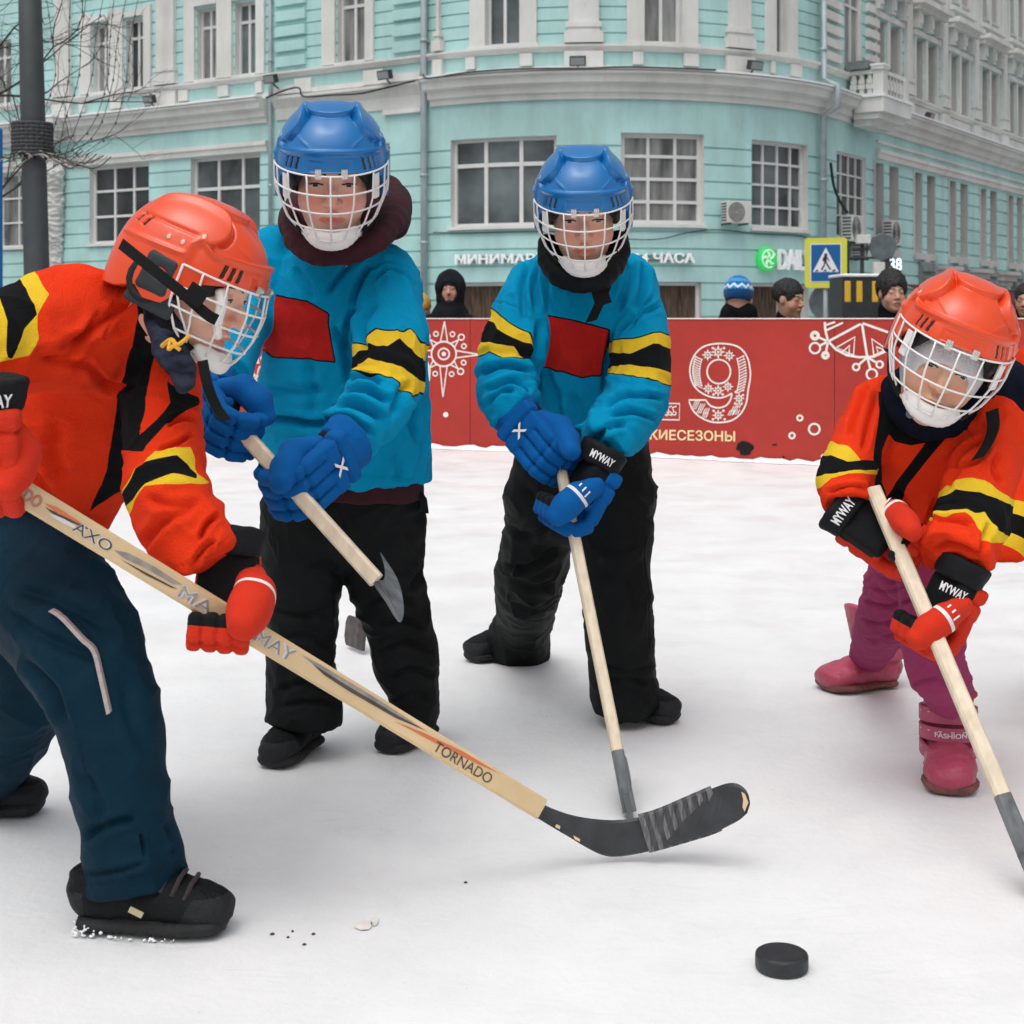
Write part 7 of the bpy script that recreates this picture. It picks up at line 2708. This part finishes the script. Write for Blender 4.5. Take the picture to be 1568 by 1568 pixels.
body_mesh(fcA, P(226, 500, 2.50), [(tA, .7), (aAn, .5), (aAf[:-1], .5), (nA[:-1], .4), (kA[:-1], .4)], skin_a, A_)
helmet(frA, m_ho, None, A_, m_wire, m_pad, m_strap, side_pad=False)
# big ear pad on the side turned to the viewer
ep = Sdf()
ep.rbox(frA.w((.108, -.012, -.006)), V3((.010, .032, .036)) * frA.s, .012 * frA.s, .004, frA.R)
ep.ell(frA.w((.121, -.010, -.004)), V3((.012, .016, .011)) * frA.s, .003, R=frA.R, op='sub')
ep.rbox(frA.w((.100, -.010, -.052)), V3((.006, .046, .020)) * frA.s, .006 * frA.s, .012, frA.R)
garment("ear_pad", ep, .003, mat("pad_slate", (.030, .036, .042), .55, spec=.25), A_)
# white brow and cheek pad seen through the cage
cp = MB()
cp.tube([frA.w(p) for p in smooth_poly(np.array([(.070, .085, .012), (.074, .098, -.008), (.070, .104, -.040), (.058, .112, -.064)]), 4)], [.010 * (1 - .03 * i) for i in range(13)], 8)
cp.build("cage_pad", mat("cup_white", (.76, .75, .72), .45), A_, True)
# big stick in the foreground
b0, h0 = P(12, 741, 2.17), P(905, 1285, 2.66)
SA = empty("hockey_stick", (h0[0], h0[1], 0), "long lettered wooden stick with a black taped blade, held by the bending child", "hockey stick", "hockey sticks")
axA = unit(h0 - b0)
vw = unit((b0 + h0) / 2 - np.array((0, 0, CAMZ)))
wA = unit(np.cross(axA, vw))
if wA[2] < 0:
    wA = -wA
tA_ = np.cross(axA, wA)
if np.dot(tA_, vw) > 0:
    tA_ = -tA_
LA = np.linalg.norm(h0 - b0)
qA = P(822, 1236, 2.66 - .49 * (905 - 822) / 893)
qA = b0 + axA * np.dot(qA - b0, axA)
mb = MB()
sec = ((1, .6), (.75, 1), (-.75, 1), (-1, .6), (-1, -.6), (-.75, -1), (.75, -1), (1, -.6))
SW, STH = .0365, .022
vs = [p + wA * su * SW / 2 + tA_ * sv * STH / 2 for p in (b0, qA) for su, sv in sec]
mb.add(vs, [(i, (i + 1) % 8, 8 + (i + 1) % 8, 8 + i) for i in range(8)] + [tuple(range(7, -1, -1)), tuple(range(8, 16))])
shA = mb.build("shaft", m_wood2, SA)
LS = np.linalg.norm(qA - b0)


def son(u, v, d=.0008):
    """point on the shaft's viewer side: u along (m), v across"""
    return b0 + axA * u + wA * v + tA_ * (STH / 2 + d)


def pxu(x):
    """distance along the shaft for a picture column"""
    lo_, hi_ = 0.0, LS
    for _ in range(40):
        mid_ = (lo_ + hi_) / 2
        if proj((b0 + axA * mid_)[None])[0, 0] < x:
            lo_ = mid_
        else:
            hi_ = mid_
    return lo_


def flash(pts, m, nm, d=.0006):
    mb_ = MB()
    mb_.add([son(pxu(x), v * SW, d) for x, v in pts], [tuple(range(len(pts)))])
    return mb_.build(nm, m, shA)


m_ink = mat("ink_brown", (.07, .05, .04), .5, var=.3, vscale=40)
m_ing = mat("ink_grey", (.28, .25, .22), .5, var=.3, vscale=40)
m_ora = mat("ink_orange", (.66, .16, .06), .5)
m_inkw = mat("ink_white", (.66, .64, .62), .5)
flash([(62, .10), (80, .22), (112, .20), (130, .12), (105, .10), (85, .02)], m_ora, "printed_flash")
flash([(66, -.02), (90, .06), (130, .16), (128, .10), (100, -.02), (80, -.08)], m_ink, "printed_flash")
flash([(72, -.14), (95, -.02), (112, -.02), (120, -.12), (100, -.18), (86, -.20)], m_inkw, "printed_flash")
flash([(172, -.05), (190, .14), (230, .22), (272, .18), (262, .02), (220, -.02), (190, -.12)], m_ing, "printed_flash")
flash([(185, -.22), (225, -.14), (270, -.06), (262, -.14), (225, -.24)], m_ink, "printed_flash")
flash([(452, .28), (480, .34), (560, .36), (600, .34), (640, .28), (600, .14), (540, .10), (490, .12)], m_ing, "printed_flash")
flash([(470, .20), (520, .18), (600, .22), (645, .30), (600, .08), (530, .02), (490, .06)], m_ink, "printed_flash", .0009)
flash([(600, -.06), (640, .16), (700, .36), (755, .38), (720, .22), (660, .04)], m_ora, "printed_flash")


def ink(word, x0, x1, v0, h, m, back=None):
    u0, u1 = pxu(x0), pxu(x1)
    if back:
        b_ = MB()
        text_on(b_, word, lambda u, v: son(u0 + u - .001, (v0 * SW) + v * 1.12 - .001, .0007), (u1 - u0) * 1.01, h * SW, .05)
        b_.build("lettering", back, shA)
    b_ = MB()
    text_on(b_, word, lambda u, v: son(u0 + u, v0 * SW + v, .0012), u1 - u0, h * SW, .0)
    b_.build("lettering", m, shA)


ink("NADO", 10, 60, -.22, .46, m_ora, m_ing)
ink("AXO", 112, 168, -.24, .42, m_ink, m_inkw)
ink("MA", 274, 322, -.30, .50, m_ing, m_inkw)
ink("MAY", 388, 445, -.22, .52, m_ing, m_inkw)
ink("TORNADO", 662, 748, -.28, .46, m_ink)
# blade, traced from its outline and given its own curve and thickness
top = [(812, 1222), (835, 1237), (870, 1249), (910, 1256), (952, 1257), (1000, 1247), (1060, 1222), (1095, 1207), (1118, 1200), (1134, 1203), (1145, 1214), (1149, 1230)]
bot = [(816, 1250), (842, 1266), (870, 1283), (898, 1300), (925, 1312), (952, 1313), (1000, 1304), (1060, 1287), (1095, 1276), (1118, 1265), (1134, 1256), (1144, 1246)]
yb = [2.60, 2.62, 2.64, 2.655, 2.67, 2.675, 2.67, 2.655, 2.64, 2.63, 2.62, 2.61]
tp_, bp2, yy = smooth_poly(np.array(top, float), 3), smooth_poly(np.array(bot, float), 3), smooth_poly(np.array(yb)[:, None], 3)[:, 0]
mb = MB()
mid_i = len(tp_)
th = np.interp(np.arange(mid_i), [0, 6, mid_i * .4, mid_i - 1], [.021, .014, .010, .006])
fr_t = [P(x, y, Y) for (x, y), Y in zip(tp_, yy)]
fr_b = [P(x, y, Y + .004) for (x, y), Y in zip(bp2, yy)]
sh_ = np.array((0, 1.0, .05))
vs, fs, mi = [], [], []
for a, c, t in zip(fr_t, fr_b, th):
    m1 = (a * .94 + c * .06)
    m2 = (a * .06 + c * .94)
    vs += [a + sh_ * t * .5, m1 - sh_ * 0, m2 - sh_ * 0, c + sh_ * t * .5, m2 + sh_ * t, m1 + sh_ * t]
for i in range(mid_i - 1):
    for k in range(6):
        fs.append((i * 6 + k, i * 6 + (k + 1) % 6, i * 6 + 6 + (k + 1) % 6, i * 6 + 6 + k))
fs += [tuple(range(5, -1, -1)), tuple((mid_i - 1) * 6 + k for k in range(6))]
mb.add(vs, fs)
blA = mb.build("blade", m_sdark, SA)
# tape wound on the blade
tpw = MB()
for k in range(15):
    x = 978 + k * 7.4
    xa = x + 16
    ya, yb_ = np.interp(x, tp_[:, 0], tp_[:, 1]), np.interp(xa, bp2[:, 0], bp2[:, 1])
    Ya = np.interp(x, tp_[:, 0], yy)
    w_ = 8.4
    f_ = [P(x, ya - .8, Ya - .0065 - .0006 * (k % 2)), P(x + w_, np.interp(x + w_, tp_[:, 0], tp_[:, 1]) - .8, Ya - .0070), P(xa + w_, np.interp(xa + w_, bp2[:, 0], bp2[:, 1]) + .8, Ya - .0035), P(xa, yb_ + .8, Ya - .0030 - .0006 * (k % 2))]
    b_ = [p + np.array((0, .019, 0)) for p in f_]
    tpw.add(f_ + b_, [(0, 1, 2, 3), (7, 6, 5, 4), (0, 4, 5, 1), (2, 6, 7, 3), (0, 3, 7, 4), (1, 2, 6, 5)], k % 2)
tpw.build("blade_tape", [m_tape, mat("tape_dark", (.055, .055, .06), .8, var=.5, vscale=40, stretch=(8, 8, 1))], SA)
for pts in ([(852, 1262), (858, 1265), (857, 1270), (850, 1266)], [(878, 1279), (888, 1285), (888, 1289), (880, 1285)]):
    ch = MB()
    ch.add([P(x, y, 2.625) for x, y in pts], [(0, 1, 2, 3)])
    ch.build("worn_edge", m_wood2, blA)
ch = MB()
ch.add([P(x, y, 2.600) for x, y in ((1135, 1212), (1141, 1216), (1146, 1229), (1140, 1243), (1137, 1236), (1138, 1224))], [tuple(range(6))])
ch.build("worn_edge", m_wood2, blA)
bkn = MB()
bkn.tube([b0 - axA * .004, b0 + axA * .012], .019, 12)
gp_ = b0 + axA * pxu(338) + np.array((0, 0, -.004))
glove(gp_, P(348, 862, gp_[1] + .02), (-.1, 1, .1), False, m_glo, m_gdark, A_, s=.94, thumb_to=P(374, 952, gp_[1] - .055), logo=None, tr=1.38)
glove(P(-16, 728, 2.17), P(-16, 640, 2.16), (.1, -.95, .0), True, m_glo, m_gdark, A_, s=1.0, thumb_to=P(12, 745, 2.12), band=False, logo=("MYWAY", (0, .118), .07, .019))
# ------------------------------------------------------------------ puck
pk_c = P(1197, 1484, ground_y(1484))
puck = MB()
pr_, phh = .0385, .0254
prof = [(pr_ - .003, 0.001), (pr_ - .001, .002), (pr_, .005), (pr_, phh - .005), (pr_ - .001, phh - .002), (pr_ - .004, phh)]
puck.lathe((pk_c[0], pk_c[1], 0), (0, 0, 1), prof, 72)
po = puck.build("puck", mat("puck_rubber", (.016, .020, .023), .5, var=.35, vscale=60, bump=.25, bscale=400), None)
for p_ in po.data.polygons:
    p_.use_smooth = len(p_.vertices) == 4
tag(po, "black rubber puck lying on the ice at the lower right", "puck")
# distant stick blade seen between the legs of the taller blue player
s5 = P(546, 1004, ground_y(1002))
stick("hockey_stick", "dark stick blade on the ice between the legs of the taller blue player", P(566, 520, s5[1] + .15), (s5[0] + .012, s5[1], .012), (-.55, .82, 0), .115, (1, 0, 0), (m_wood, mat("blade_brown", (.07, .06, .058), .6, var=.4, vscale=40), m_tape), dark_from=.80, bh=.085, sw=.022)


# ------------------------------------------------------------------ spectators behind the board
def spectator(label, px, chin, top, dY, fwd, hair, coat, skin, hat=None, hood=False, wide=1.0, up=(0, 0, 1), hair_len=0.0, nm="person", shoulders=None):
    Y = float(np.interp(px, _bpx, BLINE[:, 1])) + dY
    s = (chin - top) / F * Y / (.245 if not hat else .26)
    c = P(px, chin - (chin - top) * .49, Y)
    fr = Frame(c, fwd, up, s)
    base = (c[0], Y, STREET_Z)
    root = empty(nm, base, label, "person", "spectators behind the rink board")
    lean = np.array((0, .05, 0))
    sh = c + np.array((0, .03, -.215 * s))
    hip = c + np.array((0, .04, -.82 * s))
    foot = np.array((c[0], Y + .05, STREET_Z + .05))
    body = Sdf()
    body.fn(head_sdf(fr), fr.c, .17 * fr.s)
    body.chain([(fr.w((0, -.012, -.05)), .05 * s, .05 * s), (sh, .058 * s, .058 * s)], .03, ref=(0, 1, 0))
    body.chain([(sh - (0, 0, .05), .09 * s, .15 * s), (hip, .09 * s, .14 * s)], .03, ref=(0, 1, 0))
    for sg in (-1, 1):
        body.chain([(hip + (sg * .085 * s, 0, 0), .07 * s, .075 * s), (foot + (sg * .10 * s, 0, 0), .045 * s, .045 * s)], .03, ref=(0, 1, 0))
    def fa(V, N):
        at = face_attrs(V, fr)
        at["eyewhite"] = np.full(len(V), -1.0)
        return at
    garment("body", body, .0052, skin, root, attrs=fa)
    ct = Sdf()
    R3 = np.stack([fr.R[:, 0], fr.R[:, 1], (0, 0, 1)], 1)
    sx2 = unit((fwd[0], fwd[1], 0)) if shoulders is None else unit(shoulders)
    side = np.array((-sx2[1], sx2[0], 0))
    ct.chain([(sh - (0, 0, .02 * s), .11 * s, .12 * s), (sh - (0, 0, .16 * s), .135 * s, .21 * s * wide), (hip, .15 * s, .21 * s * wide), (hip - (0, 0, .15 * s), .15 * s, .21 * s * wide)], .04, ref=sx2, ks=.05)
    for sg in (-1, 1):
        ct.chain([(sh + side * sg * .15 * s * wide - (0, 0, .075 * s), .075 * s, .085 * s), (sh + side * sg * .22 * s * wide - (0, 0, .16 * s), .078 * s, .078 * s), (sh + side * sg * .25 * s * wide - (0, 0, .36 * s), .065 * s, .065 * s), (sh + side * sg * .20 * s + sx2 * .18 * s - (0, 0, .56 * s), .055 * s, .055 * s)], .04, ref=sx2, ks=.04)
    ct.chain([(sh + (0, 0, .0), .088 * s, .092 * s), (sh + (0, .012, .105 * s), .074 * s, .080 * s)], .02, ref=sx2)
    if not hood and hat is not None:
        ct.chain([(sh + (0, 0, .02 * s), .11 * s, .15 * s), (sh + (0, -.02, .13 * s), .09 * s, .11 * s)], .04, ref=sx2)
    garment("coat", ct, .009, coat, root, noise=((.010, (9, 9, 7), 3), (.005, (20, 20, 16), 6)))
    lg = Sdf()
    for sg in (-1, 1):
        lg.chain([(hip + (sg * .09 * s, 0, -.05), .09 * s, .10 * s), (foot + (sg * .11 * s, 0, .05), .065 * s, .07 * s)], .03, ref=(0, 1, 0))
    garment("trousers", lg, .012, m_blkp, root, noise=((.008, (9, 9, 9), 3),))
    if hood:
        hd_ = Sdf()
        hd_.fn(lambda p: ell_d(fr.l(p), (0, -.015, .018), (.128, .118, .148)) * s, fr.c, .16 * s)
        hd_.fn(lambda p: ell_d(fr.l(p), (0, .13, -.028), (.072, .12, .088)) * s, fr.c, 0, .012, 'sub')
        hd_.chain([(sh + (0, 0, .10 * s), .10 * s, .115 * s), (sh - (0, 0, .02), .13 * s, .17 * s)], .05, ref=sx2)
        hd_.fn(lambda p: ell_d(fr.l(p), (0, .12, -.028), (.070, .11, .085)) * s, fr.c, 0, .012, 'sub')
        garment("hood", hd_, .006, coat, root, noise=((.006, (16, 16, 12), 9),))
    if hair is not None:
        hr = Sdf()
        hr.fn(lambda p: ell_d(fr.l(p), (0, -.016, .040), (.085 + hair_len * .4, .102 + hair_len * .4, .094 + hair_len)) * s, fr.c, .16 * s)
        hr.fn(lambda p: ell_d(fr.l(p), (0, .105, -.03), (.070, .085, .082)) * s, fr.c, 0, .008, 'sub')
        hr.fn(lambda p: (-(fr.l(p)[:, 2] + .035 + .3 * (fr.l(p)[:, 1]))) * s, fr.c, 0, .01, 'int')
        hr.fn(lambda p: ell_d(fr.l(p) * (1, 1, 1), (.085, .005, -.005), (.03, .026, .034)) * s, fr.c, 0, .006, 'sub')
        hr.fn(lambda p: ell_d(fr.l(p) * (-1, 1, 1), (.085, .005, -.005), (.03, .026, .034)) * s, fr.c, 0, .006, 'sub')
        garment("hair", hr, .0048, hair, root, noise=((.006, (45, 45, 30), 3), (.004, (110, 110, 60), 8)))
    if hat is not None:
        hm_, brim = hat
        ht = Sdf()
        ht.fn(lambda p: ell_d(fr.l(p), (0, -.012, .045), (.088, .103, .100)) * s, fr.c, .16 * s)
        ht.fn(lambda p: (brim - fr.l(p)[:, 2] - .10 * (fr.l(p)[:, 1])) * s, fr.c, 0, .012, 'int')
        garment("knit_hat", ht, .005, hm_, root, noise=((.003, (60, 60, 60), 3),), attrs=lambda V, N: {"zig": .008 - np.abs(fr.l(V)[:, 2] - .070 - .008 * np.sin(np.arctan2(fr.l(V)[:, 0], fr.l(V)[:, 1]) * 14)), "rimb": .052 - fr.l(V)[:, 2],
                "dots": .010 - np.abs(np.abs(fr.l(V)[:, 2] - .085) - .022) + .006 * np.sin(np.arctan2(fr.l(V)[:, 0], fr.l(V)[:, 1]) * 34)})
    return root, fr


m_coatk = mat("coat_black", (.006, .007, .008), .85, var=.3, vscale=9, bump=.2, bscale=200, spec=.1)
m_coatg = mat("coat_charcoal", (.010, .012, .015), .85, var=.3, vscale=9, bump=.2, bscale=200, spec=.1)
m_coatn = mat("coat_navy", (.006, .010, .018), .85, var=.3, vscale=9, bump=.2, bscale=200, spec=.1)
m_hairk = mat("hair_black", (.006, .0055, .0055), .6, var=.4, vscale=60, bump=.5, bscale=250)
sk_m = skin_mat("skin_tan", (.47, .265, .175))
sk_n = skin_mat("skin_tan_light", (.53, .31, .22))
sk_h = skin_mat("skin_bearded", (.52, .30, .22))
r1, f1 = spectator("man with moustache in black hood and beanie at the left drainpipe", 689, 466, 418, .50, (-.08, -1, -.06), None, m_coatg, sk_h, hat=(mat("beanie_black", (.012, .014, .015), .9), .030), hood=True)
# moustache and goatee
mo = Sdf()
mo.fn(lambda p: chain_d(f1.l(p), [(V3((-.024, .078, -.054)), .004, .004), (V3((0, .093, -.047)), .0055, .0055), (V3((.024, .078, -.054)), .004, .004)], (0, 0, 1)) * f1.s, f1.c, .12)
mo.fn(lambda p: ell_d(f1.l(p), (0, .076, -.095), (.022, .010, .016)) * f1.s, f1.c, .12, .004)
garment("beard", mo, .004, mat("beard_brown", (.06, .035, .025), .8), r1)
m_hatb = layer_mat("hat_blue", (.0, .13, .38), [("rimb", (.0, .06, .20)), ("dots", (.05, .30, .60)), ("zig", (.62, .72, .80))], rough=.9, bump=.5, bscale=220)
spectator("child seen from behind in a blue patterned knit hat", 1131, 492, 425, .55, (.30, .92, -.15), None, m_coatk, sk_n, hat=(m_hatb, -.015), wide=.9)
spectator("man with short black hair looking to the right, beside the blue knit hat", 1208, 488, 428, .45, (.70, -.62, -.12), m_hairk, m_coatn, sk_m, wide=1.0)
spectator("young man with thick black hair facing the camera under the white countdown", 1366, 479, 418, .42, (.12, -1, -.02), m_hairk, m_coatk, sk_n, hair_len=.022)
spectator("dark-haired onlooker cut by the right edge behind the orange helmet", 1572, 486, 434, .5, (-.5, -.8, -.05), m_hairk, m_coatk, sk_m)
spectator("onlooker in a yellow hat almost hidden behind the taller blue player", 642, 505, 450, .5, (.3, -.9, -.1), None, m_coatk, sk_n, hat=(mat("hat_yellow", (.55, .30, .05), .9, bump=.5, bscale=200), .03))

# ------------------------------------------------------------------ player in orange at the right edge, mostly outside the frame
pe = P(1640, 1080, 3.75)
E_ = empty("person", (pe[0], pe[1], 0), "orange player cut by the right edge, one striped sleeve behind the lunging child", "person", "children playing hockey")
frE = Frame(P(1690, 400, 3.55), (-.6, -.8, -.2), (0, 0, 1), 1.0)
tE = [N_(1680, 520, 3.66, 90, .8), N_(1672, 640, 3.68, 112, .75), N_(1668, 760, 3.70, 112, .75), N_(1668, 840, 3.72, 110, .75)]
aE = [N_(1600, 560, 3.64, 46, 1), N_(1586, 690, 3.58, 44, 1), N_(1562, 790, 3.5, 42, 1), N_(1530, 850, 3.44, 38, 1)]
aE2 = [N_(1745, 560, 3.64, 50, 1), N_(1770, 690, 3.5, 46, 1), N_(1690, 780, 3.4, 40, 1)]
jE = Sdf().chain(tE, .03, ks=.03).chain(aE, .016, ks=.02).chain(aE2, .016, ks=.02)
jE.cut(P(1668, 830, 3.7), (0, 0, -1), .006)


def attE(V, N):
    q = proj(V)
    on = chain_d(V, aE, (0, 1, 0)) < chain_d(V, tE, (0, 1, 0)) - .004
    n0, n1 = V3(P(1586, 690, 3.58)), V3(P(1545, 830, 3.46))
    t = (V - n0) @ (n1 - n0) / ((n1 - n0) @ (n1 - n0))
    return {"black": np.full(len(V), -50.), "yellow": np.where(on, .24 - np.abs(t - .93), -50), "black_b": np.where(on, .10 - np.abs(t - .93), -50)}


garment("jersey", jE, .006, m_jo, E_, noise=CLOTH(.005), attrs=attE)
lE, rE = [N_(1650, 830, 3.72, 60), N_(1668, 960, 3.74, 52), N_(1672, 1060, 3.76, 46)], [N_(1730, 830, 3.72, 60), N_(1762, 960, 3.74, 52), N_(1770, 1060, 3.76, 46)]
tE_ = Sdf().chain([N_(1688, 800, 3.72, 92, .7), N_(1690, 830, 3.72, 92, .7)], .02).chain(lE, .02).chain(rE, .02)
garment("trousers", tE_, .008, m_blkp, E_, noise=((.006, (9, 9, 12), 5),))
for x in (1672, 1770):
    shoe((*P(x, 1090, 3.84)[:2], 0), math.radians(-110), .23, (m_shoe, m_sole), E_)
body_mesh(frE, P(1685, 500, 3.62), [(tE, .7), (aE[:-1], .4), (aE2[:-1], .4), (lE[:-1], .5), (rE[:-1], .5)], skin_c, E_, h=.006)
helmet(frE, m_ho, None, E_, m_wire, m_pad, m_strap)
glove(P(1640, 840, 3.36), P(1690, 780, 3.4), (0, -.9, .3), False, m_glo, m_gdark, E_, s=.95)
sE = stick("hockey_stick", "stick of the player outside the right edge", P(1622, 820, 3.38), (*P(1760, 1180, 3.1)[:2], .02), (.8, .3, 0), .27, (1, 0, 0), (m_wood, m_sgrey, m_tape), bh=.06)[0] if False else None

# ------------------------------------------------------------------ draped plaster figure under the cornice at the left edge of the building
sF = sx_(89)
fg = Sdf()
fn_ = plan(sF)[1]
ft = np.array((-fn_[1], fn_[0], 0))
fig = [(5.02, .40, .10), (4.8, .42, .12), (4.3, .39, .10), (3.7, .37, .08), (3.2, .36, .08), (2.6, .28, .04), (1.9, .22, .0), (1.0, .2, .0)]
fg.chain([(wp(sF + .02 * (i % 2), Z(h), .10 + dd), r * .7, r) for i, (h, r, dd) in enumerate(fig)], .03, ref=(fn_[0], fn_[1], 0))
fg.chain([(wp(sF - .30, Z(4.86), .3), .16, .16), (wp(sF, Z(5.0), .42), .18, .18), (wp(sF + .34, Z(4.9), .3), .15, .15)], .08, ref=(0, 0, 1))
m_fig = mat("plaster_figure", (.60, .60, .585), .85, var=.15, vscale=3, bump=.4, bscale=14)


def rags(V, N):
    w = V * (3.0, 3.0, 7.0) + .9 * np.stack([pnoise(V * 2.2), pnoise(V * 2.2 + 7), pnoise(V * 2.2 + 13)], 1)
    return .085 * ((1 - np.clip(np.abs(pnoise(w)) * 1.4, 0, 1)) ** 2 - .3) + .03 * pnoise(V * 9)


garment("draped_figure", fg, .03, m_fig, bld, disp=rags)
bk2 = MB()
bent(bk2, sx_(60), sx_(112), Z(6.30), Z(6.72), .3, .85)
bent(bk2, sx_(66), sx_(106), Z(6.02), Z(6.30), .2, .62)
bk2.build("ledge_block", stucco, bld)
bk3 = MB()
bent(bk3, sx_(59), sx_(113), Z(6.725), Z(6.80), .3, .88)
bk3.build("ledge_snow", ledge_snow, bld)
